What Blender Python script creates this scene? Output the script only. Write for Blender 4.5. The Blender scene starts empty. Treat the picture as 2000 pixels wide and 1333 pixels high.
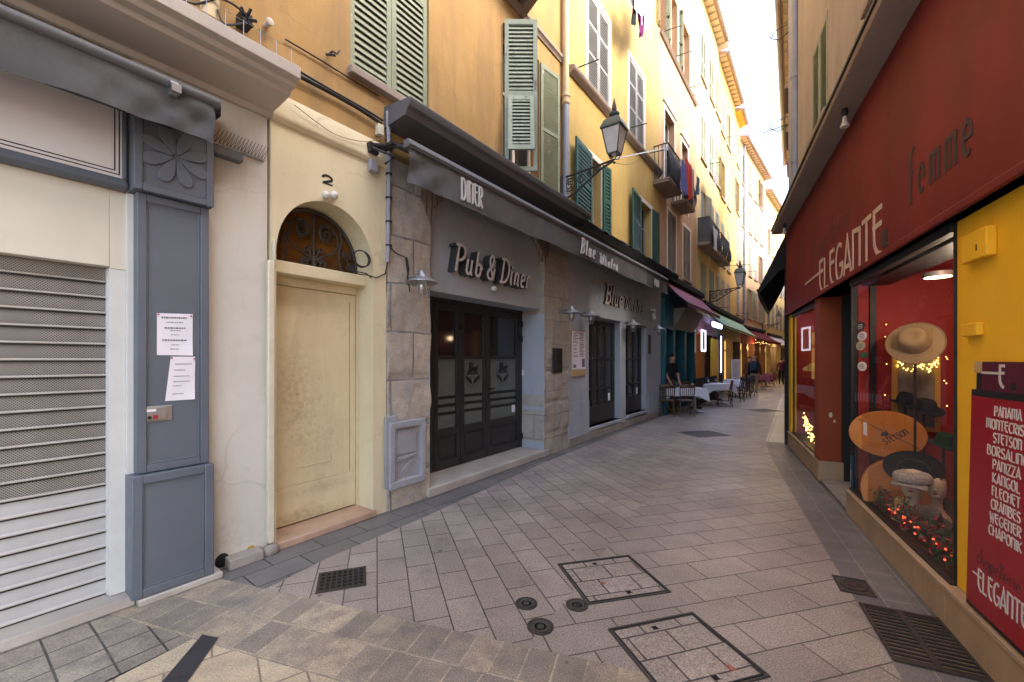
import bpy, bmesh, math, random
from mathutils import Vector, Matrix, Euler
random.seed(7)
PI = math.pi
R = math.radians
sc = bpy.context.scene
col = sc.collection

# ------------------------------------------------------------------ camera
F, HY, HC = 830.0, 703.0, 1.6            # focal length in photo pixels, horizon row, eye height
cam_d = bpy.data.cameras.new('camera')
cam = bpy.data.objects.new('camera', cam_d)
col.objects.link(cam)
cam.location = (0, 0, HC)
cam.rotation_euler = (R(90), 0, 0)
cam_d.sensor_width = 36.0
cam_d.lens = F * 36.0 / 2000.0
cam_d.shift_y = (HY - 666.5) / 2000.0
cam_d.clip_start = 0.05
cam_d.clip_end = 1000
sc.camera = cam

# ------------------------------------------------------------------ world and sun (bright, soft winter sky)
SUN_EL, SUN_AZ = 42.0, 112.0              # elevation; compass direction the light comes from, clockwise from +Y
w = bpy.data.worlds.new('World')
sc.world = w
w.use_nodes = True
nt = w.node_tree
bg = nt.nodes['Background']
sky = nt.nodes.new('ShaderNodeTexSky')
sky.sky_type = 'NISHITA'
sky.sun_disc = False
sky.sun_elevation = R(SUN_EL)
sky.sun_rotation = R(SUN_AZ)
sky.air_density = 1.0
sky.dust_density = 4.0
sky.ozone_density = 0.6
nt.links.new(sky.outputs['Color'], bg.inputs['Color'])
bg.inputs['Strength'].default_value = 0.15
sun_d = bpy.data.lights.new('sun', 'SUN')
sun = bpy.data.objects.new('sun', sun_d)
col.objects.link(sun)
sun_d.energy = 0.5
sun_d.angle = R(35)
sun_d.color = (1.0, 0.96, 0.89)
d = Vector((math.sin(R(SUN_AZ)) * math.cos(R(SUN_EL)), math.cos(R(SUN_AZ)) * math.cos(R(SUN_EL)), math.sin(R(SUN_EL))))
sun.rotation_euler = d.to_track_quat('Z', 'Y').to_euler()
sun.location = (0, 0, 60)
sc.view_settings.view_transform = 'Standard'
sc.view_settings.look = 'None'
sc.view_settings.gamma = 1.0
sc.view_settings.exposure = 2.85
sc.cycles.max_bounces = 8
sc.cycles.diffuse_bounces = 5
sc.cycles.transparent_max_bounces = 12
sc.cycles.use_denoising = True
sc.cycles.sample_clamp_indirect = 6.0

# ------------------------------------------------------------------ materials
def newmat(name):
    m = bpy.data.materials.new(name)
    m.use_nodes = True
    n = m.node_tree
    return m, n, n.nodes['Principled BSDF']

def nd(n, typ, **kw):
    o = n.nodes.new('ShaderNode' + typ)
    for k, v in kw.items():
        if k[0].isupper():
            k2 = k.replace('_', ' ')
            o.inputs[k2].default_value = v
        else:
            setattr(o, k, v)
    return o

def mixc(n, fac, a, b, mode='MIX'):
    o = n.nodes.new('ShaderNodeMix')
    o.data_type = 'RGBA'
    o.blend_type = mode
    for sock, val in ((o.inputs[0], fac), (o.inputs[6], a), (o.inputs[7], b)):
        if hasattr(val, 'is_output'):
            n.links.new(val, sock)
        elif isinstance(val, (int, float)):
            sock.default_value = val
        else:
            sock.default_value = (*val[:3], 1)
    return o.outputs[2]

def ramp(n, fac, lo, hi, a=(0, 0, 0), b=(1, 1, 1)):
    o = n.nodes.new('ShaderNodeValToRGB')
    e = o.color_ramp.elements
    e[0].position, e[1].position = lo, hi
    e[0].color, e[1].color = (*a, 1), (*b, 1)
    n.links.new(fac, o.inputs[0])
    return o.outputs[0]

def obco(n, scale=(1, 1, 1), rot=(0, 0, 0), loc=(0, 0, 0)):
    tc = n.nodes.new('ShaderNodeTexCoord')
    mp = n.nodes.new('ShaderNodeMapping')
    mp.inputs['Scale'].default_value = scale
    mp.inputs['Rotation'].default_value = rot
    mp.inputs['Location'].default_value = loc
    n.links.new(tc.outputs['Object'], mp.inputs[0])
    return mp.outputs[0]

def noise(n, vec, scale, detail=5, rough=.6, dist=0):
    o = nd(n, 'TexNoise', Scale=scale, Detail=detail, Roughness=rough, Distortion=dist)
    n.links.new(vec, o.inputs['Vector'])
    return o.outputs['Fac']

def bump(n, b, h, strength=.3, dist=.01):
    o = nd(n, 'Bump', Strength=strength, Distance=dist)
    n.links.new(h, o.inputs['Height'])
    n.links.new(o.outputs[0], b.inputs['Normal'])
    return o

def S(b, **kw):
    for k, v in kw.items():
        k = k.replace('_', ' ')
        if k in b.inputs:
            b.inputs[k].default_value = (*v, 1) if isinstance(v, tuple) and len(v) == 3 else v

def plaster(name, c1, c2, c3=None, rough=.85, scale=1.2, streak=.35, bmp=.25, stain=.45, spot=0.0, crack=0.0, blots=()):
    """rendered and painted wall: two paint tones, vertical rain streaks, worn patches, grain"""
    m, n, b = newmat(name)
    v = obco(n)
    base = mixc(n, ramp(n, noise(n, v, scale, 6), .35, .68), c1, c2)
    if c3:
        sv = obco(n, (2.4, 2.4, .3))
        f = ramp(n, noise(n, sv, 1.3, 8, .72, .8), .45, .78)
        mul = n.nodes.new('ShaderNodeMath'); mul.operation = 'MULTIPLY'; mul.inputs[1].default_value = streak
        n.links.new(f, mul.inputs[0])
        base = mixc(n, mul.outputs[0], base, c3)
        f2 = ramp(n, noise(n, v, scale * 2.3, 8, .75, .6), .56, .78)
        mul2 = n.nodes.new('ShaderNodeMath'); mul2.operation = 'MULTIPLY'; mul2.inputs[1].default_value = stain
        n.links.new(f2, mul2.inputs[0])
        base = mixc(n, mul2.outputs[0], base, c3)
    if spot:
        f3 = ramp(n, noise(n, v, 14, 3, .8), .68, .76)
        mul3 = n.nodes.new('ShaderNodeMath'); mul3.operation = 'MULTIPLY'; mul3.inputs[1].default_value = spot
        n.links.new(f3, mul3.inputs[0])
        base = mixc(n, mul3.outputs[0], base, (.09, .07, .05))
    if crack:
        dn = nd(n, 'TexNoise', Scale=3.0, Detail=4.0); n.links.new(v, dn.inputs['Vector'])
        cv = n.nodes.new('ShaderNodeVectorMath'); cv.operation = 'MULTIPLY_ADD'; cv.inputs[1].default_value = (.25, .25, .25)
        n.links.new(dn.outputs['Color'], cv.inputs[0]); n.links.new(v, cv.inputs[2])
        vo = nd(n, 'TexVoronoi', Scale=1.1, feature='DISTANCE_TO_EDGE'); n.links.new(cv.outputs[0], vo.inputs['Vector'])
        cf = ramp(n, vo.outputs['Distance'], .002, .010, (1, 1, 1), (0, 0, 0))
        ck = mixc(n, 1.0, cf, ramp(n, noise(n, v, .9, 3), .5, .6), 'MULTIPLY')
        mk = n.nodes.new('ShaderNodeMath'); mk.operation = 'MULTIPLY'; mk.inputs[1].default_value = crack; n.links.new(ck, mk.inputs[0])
        base = mixc(n, mk.outputs[0], base, (.13, .10, .075))
    for (bx, bz, rx, rz, st, bc) in blots:            # individual dirt patches with ragged edges
        vm = n.nodes.new('ShaderNodeVectorMath'); vm.operation = 'SUBTRACT'; vm.inputs[1].default_value = (bx, 0, bz); n.links.new(v, vm.inputs[0])
        vs = n.nodes.new('ShaderNodeVectorMath'); vs.operation = 'MULTIPLY'; vs.inputs[1].default_value = (1 / rx, 0, 1 / rz); n.links.new(vm.outputs[0], vs.inputs[0])
        vl = n.nodes.new('ShaderNodeVectorMath'); vl.operation = 'LENGTH'; n.links.new(vs.outputs[0], vl.inputs[0])
        ma_ = n.nodes.new('ShaderNodeMath'); ma_.operation = 'MULTIPLY_ADD'; ma_.inputs[1].default_value = -2.2
        n.links.new(noise(n, v, 8, 9, .8), ma_.inputs[0]); n.links.new(vl.outputs['Value'], ma_.inputs[2])
        mr_ = n.nodes.new('ShaderNodeMapRange'); mr_.inputs[1].default_value = -1.35; mr_.inputs[2].default_value = .15; mr_.inputs[3].default_value = 1; mr_.inputs[4].default_value = 0; n.links.new(ma_.outputs[0], mr_.inputs[0])
        f4 = mixc(n, 1.0, mr_.outputs[0], ramp(n, noise(n, v, 24, 6, .8), .35, .65), 'MULTIPLY')
        mu4 = n.nodes.new('ShaderNodeMath'); mu4.operation = 'MULTIPLY'; mu4.inputs[1].default_value = st; n.links.new(f4, mu4.inputs[0])
        base = mixc(n, mu4.outputs[0], base, bc)
    n.links.new(base, b.inputs['Base Color'])
    S(b, Roughness=rough, Specular_IOR_Level=.25)
    h = mixc(n, .4, noise(n, v, 35, 6, .75), noise(n, v, 4, 5, .65))
    bump(n, b, h, bmp * 1.5, .014)
    return m

def paint(name, c, c2=None, rough=.5, wear=.0, wearc=(.35, .3, .22), scale=4, metallic=0, spec=.4, bmp=.08, wscale=9):
    m, n, b = newmat(name)
    v = obco(n)
    c2 = c2 or tuple(x * .8 for x in c)
    base = mixc(n, ramp(n, noise(n, v, scale, 6), .3, .7), c, c2)
    if wear:
        wv = obco(n, (1, 1, .45))
        f = ramp(n, noise(n, wv, wscale, 8, .75), .74 - wear * .3, .78 - wear * .3 + .03)
        base = mixc(n, f, base, wearc)
    n.links.new(base, b.inputs['Base Color'])
    rr = n.nodes.new('ShaderNodeMapRange'); rr.inputs[3].default_value = rough * .75; rr.inputs[4].default_value = min(1, rough * 1.25)
    n.links.new(noise(n, v, scale * 3, 4), rr.inputs[0])
    n.links.new(rr.outputs[0], b.inputs['Roughness'])
    S(b, Metallic=metallic, Specular_IOR_Level=spec)
    bump(n, b, noise(n, v, 40, 4), bmp, .01)
    return m

def cloth(name, c, c2=None, scale=3, rough=.9, folds=.3):
    m, n, b = newmat(name)
    v = obco(n)
    c2 = c2 or tuple(x * .75 for x in c)
    n.links.new(mixc(n, ramp(n, noise(n, v, scale, 5), .35, .7), c, c2), b.inputs['Base Color'])
    S(b, Roughness=rough, Specular_IOR_Level=.2)
    wv = nd(n, 'TexNoise', Scale=2.2, Detail=3.0, Distortion=1.2)
    n.links.new(obco(n, (2.2, 2.2, 1.0), (0, .5, 0)), wv.inputs['Vector'])
    bump(n, b, mixc(n, .12, wv.outputs['Fac'], noise(n, v, 260, 2)), folds, .06)
    return m

def glow(name, c, s):
    m, n, b = newmat(name)
    S(b, Base_Color=(.02, .02, .02), Emission_Color=c, Emission_Strength=s)
    return m

def glass(name, tint=(1, 1, 1), refl=1.0, rough=.02, lo=.05, hi=.75):
    """window glass: see-through with a mirror coat that grows towards grazing angles"""
    m, n, b = newmat(name)
    out = n.nodes['Material Output']
    n.nodes.remove(b)
    tr = nd(n, 'BsdfTransparent'); tr.inputs[0].default_value = (*tint, 1)
    gl = nd(n, 'BsdfGlossy', Roughness=rough); gl.inputs[0].default_value = (refl, refl, refl, 1)
    fr = nd(n, 'Fresnel', IOR=1.5)
    mp = n.nodes.new('ShaderNodeMapRange'); mp.inputs[1].default_value = .0; mp.inputs[2].default_value = 1; mp.inputs[3].default_value = lo; mp.inputs[4].default_value = hi
    n.links.new(fr.outputs[0], mp.inputs[0])
    mx = nd(n, 'MixShader')
    n.links.new(mp.outputs[0], mx.inputs[0]); n.links.new(tr.outputs[0], mx.inputs[1]); n.links.new(gl.outputs[0], mx.inputs[2])
    n.links.new(mx.outputs[0], out.inputs[0])
    return m

def stone_blocks(name, cols, bw, bh, mortar, rough=.9, off=.5, ms=.012, loc=(0, 0, 0), bmp=.6):
    """ashlar on a wall (object X along the wall, Z up)"""
    m, n, b = newmat(name)
    tc = n.nodes.new('ShaderNodeTexCoord')
    sp = n.nodes.new('ShaderNodeSeparateXYZ'); n.links.new(tc.outputs['Object'], sp.inputs[0])
    ad = n.nodes.new('ShaderNodeMath'); ad.operation = 'SUBTRACT'
    n.links.new(sp.outputs[0], ad.inputs[0]); n.links.new(sp.outputs[1], ad.inputs[1])
    cb = n.nodes.new('ShaderNodeCombineXYZ'); n.links.new(ad.outputs[0], cb.inputs[0]); n.links.new(sp.outputs[2], cb.inputs[1])
    v = tc.outputs['Object']
    dn = nd(n, 'TexNoise', Scale=2.5, Detail=4.0); n.links.new(v, dn.inputs['Vector'])
    av = n.nodes.new('ShaderNodeVectorMath'); av.operation = 'MULTIPLY_ADD'
    av.inputs[1].default_value = (.06, .06, 0)
    n.links.new(dn.outputs['Color'], av.inputs[0]); n.links.new(cb.outputs[0], av.inputs[2])
    mp = n.nodes.new('ShaderNodeMapping'); mp.inputs['Location'].default_value = loc; n.links.new(av.outputs[0], mp.inputs[0])
    br = nd(n, 'TexBrick', Scale=1.0, Mortar_Size=ms, Mortar_Smooth=.3, Bias=0.0, Brick_Width=bw, Row_Height=bh)
    br.offset = off
    br.inputs['Color1'].default_value = (*cols[0], 1); br.inputs['Color2'].default_value = (*cols[1], 1); br.inputs['Mortar'].default_value = (*mortar, 1)
    n.links.new(mp.outputs[0], br.inputs['Vector'])
    base = mixc(n, ramp(n, noise(n, v, 6, 8, .75), .42, .7), br.outputs['Color'], cols[2])
    base = mixc(n, ramp(n, noise(n, v, 1.7, 5, .6), .55, .75), base, cols[3])
    sp2 = ramp(n, noise(n, v, 60, 4, .8), .3, .75, (.72, .72, .72), (1.15, 1.15, 1.15))
    base = mixc(n, 1.0, base, sp2, 'MULTIPLY')
    n.links.new(base, b.inputs['Base Color'])
    S(b, Roughness=rough, Specular_IOR_Level=.2)
    inv = n.nodes.new('ShaderNodeMath'); inv.operation = 'MULTIPLY_ADD'; inv.inputs[1].default_value = -1.0; inv.inputs[2].default_value = 1.0
    n.links.new(br.outputs['Fac'], inv.inputs[0])
    h = mixc(n, .45, inv.outputs[0], noise(n, v, 18, 8, .7))
    bump(n, b, h, bmp, .03)
    return m

def paving(name, c1, c2, mort, bw, bh, rot, off=.5, ms=.006, speck=.35, stain=.5, stc=(.08, .075, .075), loc=(0, 0, 0), rough=.46, worn=None, wornf=.5):
    m, n, b = newmat(name)
    tc = n.nodes.new('ShaderNodeTexCoord')
    v = tc.outputs['Object']
    mp = n.nodes.new('ShaderNodeMapping')
    mp.vector_type = 'POINT'
    mp.inputs['Rotation'].default_value = (0, 0, rot); mp.inputs['Location'].default_value = loc
    jn = nd(n, 'TexNoise', Scale=1.3, Detail=3.0); n.links.new(v, jn.inputs['Vector'])
    jv = n.nodes.new('ShaderNodeVectorMath'); jv.operation = 'MULTIPLY_ADD'; jv.inputs[1].default_value = (.014, .014, 0)
    n.links.new(jn.outputs['Color'], jv.inputs[0]); n.links.new(v, jv.inputs[2])
    n.links.new(jv.outputs[0], mp.inputs[0])
    br = nd(n, 'TexBrick', Scale=1.0, Mortar_Size=ms, Mortar_Smooth=.25, Bias=0.0, Brick_Width=bw, Row_Height=bh)
    br.offset = off
    br.inputs['Color1'].default_value = (*c1, 1); br.inputs['Color2'].default_value = (*c2, 1); br.inputs['Mortar'].default_value = (*mort, 1)
    n.links.new(mp.outputs[0], br.inputs['Vector'])
    base = br.outputs['Color']
    if worn:
        f = ramp(n, noise(n, v, 7, 8, .7), .42, .62)
        mu = n.nodes.new('ShaderNodeMath'); mu.operation = 'MULTIPLY'; mu.inputs[1].default_value = wornf
        n.links.new(f, mu.inputs[0])
        base = mixc(n, mu.outputs[0], base, worn)
    lo, hi = 1 - speck * 1.5, 1 + speck * 1.4
    s1 = ramp(n, noise(n, v, 105, 4, .85), .38, .62, (lo, lo, lo), (hi, hi, hi))
    base = mixc(n, 1.0, base, s1, 'MULTIPLY')
    s2 = ramp(n, noise(n, v, .9, 6, .65), .3, .75, (.66, .66, .67), (1.18, 1.17, 1.15))
    base = mixc(n, 1.0, base, s2, 'MULTIPLY')
    st = ramp(n, noise(n, v, 2.6, 9, .74, .4), .53, .76)
    mu = n.nodes.new('ShaderNodeMath'); mu.operation = 'MULTIPLY'; mu.inputs[1].default_value = stain
    n.links.new(st, mu.inputs[0])
    base = mixc(n, mu.outputs[0], base, stc)
    vo = nd(n, 'TexVoronoi', Scale=2.6, Randomness=1.0); n.links.new(v, vo.inputs['Vector'])
    gum = ramp(n, vo.outputs['Distance'], .030, .055, (1, 1, 1), (0, 0, 0))
    mu2 = n.nodes.new('ShaderNodeMath'); mu2.operation = 'MULTIPLY'; mu2.inputs[1].default_value = .65
    n.links.new(gum, mu2.inputs[0])
    base = mixc(n, mu2.outputs[0], base, (.05, .045, .045))
    n.links.new(base, b.inputs['Base Color'])
    rr = n.nodes.new('ShaderNodeMapRange'); rr.inputs[3].default_value = rough * .7; rr.inputs[4].default_value = rough * 1.35
    n.links.new(noise(n, v, 1.6, 6), rr.inputs[0]); n.links.new(rr.outputs[0], b.inputs['Roughness'])
    S(b, Specular_IOR_Level=.45)
    inv = n.nodes.new('ShaderNodeMath'); inv.operation = 'MULTIPLY_ADD'; inv.inputs[1].default_value = -1.0; inv.inputs[2].default_value = 1.0
    n.links.new(br.outputs['Fac'], inv.inputs[0])
    bump(n, b, mixc(n, .25, inv.outputs[0], noise(n, v, 25, 6, .7)), .4, .012)
    return m

M = {}
M['ochre'] = plaster('ochre render', (.43, .265, .10), (.35, .21, .075), (.22, .145, .085), streak=.75, stain=.65, spot=.4, crack=.35)
M['yellow'] = plaster('yellow render', (.52, .37, .125), (.45, .30, .09), (.33, .225, .11), streak=.5, stain=.35)
M['salmon'] = plaster('salmon render', (.50, .31, .175), (.43, .255, .14), (.30, .17, .10), streak=.5, stain=.4)
M['pale'] = plaster('pale yellow render', (.58, .46, .21), (.52, .40, .17), (.45, .31, .13), streak=.35, stain=.25)
M['gold'] = plaster('golden render', (.56, .37, .105), (.49, .31, .085), (.40, .24, .09), streak=.35, stain=.3)
M['peach'] = plaster('peach render', (.52, .36, .215), (.46, .31, .18), (.4, .25, .15), streak=.4, stain=.3)
M['beige'] = plaster('beige render', (.44, .375, .31), (.37, .31, .25), (.24, .20, .165), streak=.6, stain=.5)
M['cream'] = plaster('cream pink render', (.63, .60, .54), (.57, .54, .475), (.38, .30, .235), streak=.3, stain=.4, spot=.5, crack=.18, blots=((1.38, .55, .12, .55, .8, (.20, .12, .07)), (1.55, .75, .22, .30, .55, (.33, .29, .26)), (1.75, .2, .35, .18, .6, (.25, .2, .16)), (1.45, 2.0, .06, .6, .5, (.45, .28, .15))), bmp=.15)
M['doorcream'] = plaster('pale yellow door surround', (.72, .635, .43), (.66, .57, .37), (.46, .36, .22), streak=.3, stain=.25, spot=.3, crack=.2, bmp=.18)
M['doorpaint'] = plaster('old yellow door paint', (.70, .605, .39), (.635, .535, .325), (.25, .17, .08), rough=.6, scale=1.6, streak=.25, stain=.55, spot=.4, bmp=.1, blots=((-.1, 1.25, .22, .45, .7, (.22, .14, .06)), (.1, .8, .35, .3, .45, (.3, .2, .09)), (-.15, .12, .5, .07, .8, (.16, .10, .05)), (.12, .35, .4, .06, .55, (.25, .16, .08))))
M['greyplaster'] = plaster('grey plaster', (.39, .425, .47), (.335, .36, .40), (.22, .225, .24), streak=.3, stain=.4, bmp=.12)
M['white'] = plaster('white painted stone', (.72, .66, .58), (.66, .60, .52), (.4, .34, .27), streak=.3, stain=.2, bmp=.1)
M['pillar'] = stone_blocks('old pillar stone', [(.56, .48, .38), (.46, .40, .325), (.33, .315, .305), (.62, .51, .38)], .62, .52, (.22, .19, .16), loc=(.1, .15, 0))
M['palestone'] = stone_blocks('pale jamb stone', [(.46, .42, .36), (.41, .365, .30), (.32, .30, .275), (.46, .37, .26)], .55, .40, (.33, .295, .25), loc=(.2, .1, 0))
M['archbrick'] = stone_blocks('arch bricks', [(.40, .31, .23), (.30, .235, .175), (.19, .16, .14), (.42, .34, .25)], .08, .4, (.12, .10, .085), off=0)
M['marble'] = plaster('worn marble', (.44, .40, .35), (.35, .315, .275), (.22, .19, .17), rough=.5, scale=3, streak=.15, stain=.5, bmp=.1)
M['sill'] = plaster('terracotta sill stone', (.50, .34, .235), (.42, .28, .19), (.2, .14, .1), rough=.5, scale=3, stain=.4, bmp=.1)
M['kerb'] = plaster('dirty kerb stone', (.34, .30, .26), (.26, .23, .20), (.10, .09, .08), rough=.8, scale=5, stain=.7, bmp=.3)
M['travertine'] = plaster('travertine base', (.40, .29, .185), (.33, .235, .15), (.16, .11, .08), rough=.6, scale=2.5, streak=.4, stain=.4, bmp=.15)
M['nichestone'] = plaster('grey painted stone frame', (.36, .36, .38), (.30, .30, .32), (.14, .13, .13), rough=.8, scale=5, stain=.5, bmp=.4)
M['bluegrey'] = paint('blue grey shopfront paint', (.122, .138, .165), (.105, .118, .14), rough=.5, scale=2, wear=.12, wearc=(.19, .205, .23), wscale=6)
M['awninggrey'] = cloth('dark grey awning cloth', (.11, .108, .108), (.082, .08, .08))
M['barmetal'] = paint('grey awning metal', (.12, .122, .128), rough=.55, metallic=.0)
M['cornice'] = plaster('pinkish cornice stone', (.56, .495, .425), (.49, .43, .365), (.30, .25, .2), streak=.25, stain=.25, bmp=.1)
M['offwhite'] = paint('off white panel', (.70, .67, .66), (.64, .61, .60), rough=.4)
M['headcream'] = paint('cream header board', (.62, .575, .49), (.57, .53, .45), rough=.6)
M['jambwhite'] = paint('white painted jamb', (.60, .60, .57), (.53, .53, .5), rough=.6, wear=.12, wearc=(.4, .37, .33))
M['slat_grey'] = paint('perforated shutter steel', (.20, .19, .18), (.16, .152, .145), rough=.5, metallic=.35, scale=8)
M['slat_white'] = paint('white shutter steel', (.46, .46, .46), (.38, .38, .375), rough=.5, wear=.28, wearc=(.36, .33, .3), wscale=5)
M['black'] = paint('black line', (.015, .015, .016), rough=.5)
M['blackmetal'] = paint('black iron', (.03, .03, .032), rough=.5, metallic=.4)
M['iron'] = paint('wrought iron', (.075, .068, .062), (.045, .04, .038), rough=.6, metallic=.3)
M['paper'] = paint('paper', (.80, .76, .80), (.75, .71, .76), rough=.8)
M['ink'] = paint('grey ink', (.18, .17, .22), rough=.8)
M['steel'] = paint('brushed steel', (.42, .41, .40), rough=.35, metallic=.7)
M['galv'] = paint('bright galvanised lamp steel', (.42, .42, .43), rough=.42, metallic=.7)
M['red'] = paint('red plastic', (.45, .03, .03), rough=.4)
M['sagegreen'] = paint('sage green shutter paint', (.255, .285, .19), (.20, .225, .145), rough=.65, wear=.45, wearc=(.42, .38, .28))
M['lightsage'] = paint('flaking pale green shutter paint', (.31, .355, .27), (.24, .28, .205), rough=.65, wear=.6, wearc=(.12, .10, .07))
M['darkgreen'] = paint('dark green shutter paint', (.016, .085, .06), (.012, .062, .045), rough=.5, wear=.05)
M['greyshutter'] = paint('weathered grey shutter paint', (.30, .285, .265), (.23, .22, .205), rough=.7, wear=.2)
M['brownshutter'] = paint('brown grey shutter paint', (.27, .225, .17), (.2, .165, .13), rough=.7, wear=.2)
M['olive'] = paint('olive shutter paint', (.30, .30, .19), (.24, .24, .15), rough=.65, wear=.15)
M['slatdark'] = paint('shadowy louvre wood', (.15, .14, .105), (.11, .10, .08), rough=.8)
M['doordark'] = paint('anthracite door paint', (.030, .029, .030), (.022, .021, .022), rough=.4)
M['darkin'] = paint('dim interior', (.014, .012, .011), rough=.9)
M['pane'] = paint('dark window pane', (.02, .022, .025), rough=.06, spec=.7, bmp=.01)
M['doorpane'] = glass('door glass', (.30, .30, .31), .8, .03, .04, .6)
M['frosted'] = paint('frosted film', (.12, .14, .135), (.10, .115, .11), rough=.25, spec=.5, bmp=.01)
M['letterface'] = paint('pale letter face', (.62, .60, .58), rough=.5)
M['letterside'] = paint('dark letter side', (.045, .045, .05), rough=.4)
M['textwhite'] = paint('white lettering', (.62, .58, .54), rough=.7)
M['pipe_grey'] = paint('grey zinc pipe', (.28, .30, .34), rough=.5, metallic=.1)
M['pipe_cream'] = paint('cream painted pipe', (.62, .48, .27), rough=.6)
M['cable'] = paint('black cable', (.03, .027, .025), rough=.6)
M['cable_tan'] = paint('tan cable', (.45, .33, .18), rough=.6)
M['conduit'] = paint('grey conduit', (.36, .37, .42), (.26, .26, .3), rough=.5, wear=.15, wearc=(.1, .1, .1))
M['pvc'] = paint('cream conduit', (.72, .66, .50), rough=.4)
M['plasticwhite'] = paint('white plastic', (.74, .72, .66), rough=.35)
M['lampglass'] = paint('frosted lantern glass', (.62, .60, .58), rough=.3, spec=.6)
M['lampgreen'] = paint('verdigris lantern metal', (.09, .12, .105), (.06, .085, .075), rough=.5, metallic=.3)
M['clearglass'] = glass('clear lamp glass', (.85, .88, .9), 1.0, .02, .12, .8)
M['redwall'] = plaster('dark red fascia paint', (.225, .026, .023), (.155, .018, .017), (.09, .016, .014), rough=.6, scale=1.1, streak=.6, stain=.45, spot=.15, bmp=.06)
M['redpanel'] = paint('dark red sign board', (.30, .008, .018), (.27, .007, .016), rough=.35)
M['purple'] = paint('aubergine header', (.10, .012, .03), rough=.4)
M['signyellow'] = plaster('bright yellow paint', (.84, .49, .025), (.78, .43, .02), (.58, .32, .02), rough=.55, scale=3, streak=.15, stain=.15, bmp=.12)
M['rust'] = plaster('red brown pillar paint', (.27, .055, .02), (.23, .045, .017), (.15, .03, .015), rough=.55, streak=.2, stain=.2, bmp=.08)
M['soffit'] = plaster('grey brown soffit', (.34, .27, .225), (.29, .23, .19), (.19, .15, .13), stain=.35, bmp=.12)
M['shopglass'] = glass('shop window glass', (.95, .95, .95), 1.0, .01, .015, .45)
M['gold_frame'] = paint('gilt frame', (.62, .36, .06), rough=.4, metallic=.05)
M['mirror'] = None
M['felt'] = cloth('beige felt', (.27, .195, .115), (.22, .155, .09), folds=.05)
M['feltblack'] = cloth('black felt', (.02, .02, .025), folds=.05)
M['feltgrey'] = cloth('grey felt', (.10, .09, .085), folds=.05)
M['tweed'] = cloth('pale tweed', (.42, .40, .36), (.20, .19, .18), scale=60, folds=.2)
M['straw'] = cloth('straw', (.62, .46, .18), (.5, .36, .13), scale=30, folds=.05)
M['orangebox'] = paint('orange hat box card', (.50, .19, .03), (.44, .16, .025), rough=.5)
M['tanbox'] = paint('tan hat box card', (.50, .20, .06), rough=.5)
M['bust'] = paint('pale mannequin', (.66, .58, .42), rough=.35)
M['shopred'] = plaster('red display wall', (.33, .028, .025), (.28, .024, .022), rough=.6, bmp=.05)
M['shopfloor'] = cloth('dark display floor', (.10, .07, .06))
M['garland'] = paint('dark tinsel green', (.035, .11, .045), (.02, .07, .03), rough=.5)
M['redbaubles'] = paint('red tinsel', (.4, .02, .03), rough=.25)
M['led_red'] = glow('red fairy light', (1, .08, .03), .6)
M['led_gold'] = glow('gold fairy light', (1, .62, .15), .8)
M['neon'] = glow('cold white neon', (.85, .85, 1), .5)
M['warmlamp'] = glow('warm lamp', (1, .72, .38), 3)
M['shopglow'] = glow('lit shop interior', (1, .55, .15), .16)
M['tealpaint'] = paint('teal shopfront paint', (.012, .115, .15), (.010, .09, .12), rough=.45)
M['darkteal'] = paint('dark teal boards', (.007, .035, .05), rough=.5)
M['maroon'] = cloth('maroon awning cloth', (.40, .17, .23), (.33, .13, .18))
M['greenawn'] = cloth('mint awning cloth', (.44, .66, .48), (.38, .58, .42))
M['darkred'] = cloth('wine awning cloth', (.20, .02, .03), (.15, .015, .02))
M['blackcloth'] = cloth('black awning cloth', (.02, .02, .022))
M['woodchair'] = paint('brown chair wood', (.13, .055, .025), (.09, .04, .018), rough=.4)
M['blackchair'] = paint('black chair', (.018, .018, .02), rough=.45)
M['tablewhite'] = cloth('white table linen', (.74, .72, .76), (.68, .66, .72), folds=.15)
M['tablepurple'] = cloth('mauve table linen', (.28, .10, .18), folds=.15)
M['skin'] = paint('skin', (.48, .27, .18), rough=.5)
M['rafter'] = paint('yellow eave boards', (.70, .62, .40), (.62, .54, .33), rough=.7)
M['rafterdark'] = paint('dark rafters', (.44, .39, .26), rough=.8)
M['rooftile'] = paint('pink roof tiles', (.48, .30, .22), (.40, .24, .17), rough=.8)
M['grate'] = paint('rusty cast iron', (.07, .055, .045), (.045, .036, .03), rough=.65, metallic=.4, scale=12)
M['hole'] = paint('dark pit', (.008, .007, .007), rough=.9)
M['woodlight'] = paint('light wood', (.52, .36, .18), (.45, .3, .15), rough=.5)
m_, n_, b_ = newmat('mirror glass'); S(b_, Base_Color=(.75, .72, .66), Metallic=1.0, Roughness=.06); M['mirror'] = m_

# ------------------------------------------------------------------ frames: a facade line in plan, s along it, o out to the street, z up
class Fr:
    def __init__(s, ox, oy, ux, uy, nx=None, ny=None):
        l = math.hypot(ux, uy)
        s.ox, s.oy, s.ux, s.uy = ox, oy, ux / l, uy / l
        s.nx, s.ny = (s.uy, -s.ux)                    # street side; local +Y points into the wall
        s.rot = math.atan2(s.uy, s.ux)
    def W(s, a, o, z):
        return Vector((s.ox + s.ux * a + s.nx * o, s.oy + s.uy * a + s.ny * o, z))
    def s(s_, px, o=0.0):                             # survey: distance along the facade seen in photo column px
        r = (px - 1000) / F
        return (r * (s_.oy + s_.ny * o) - s_.ox - s_.nx * o) / (s_.ux - r * s_.uy)
    def Y(s_, px, o=0.0):
        return s_.oy + s_.uy * s_.s(px, o) + s_.ny * o
    def z(s_, px, py, o=0.0):                         # survey: height seen at photo point (px, py)
        return HC + (HY - py) / F * s_.Y(px, o)

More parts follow.
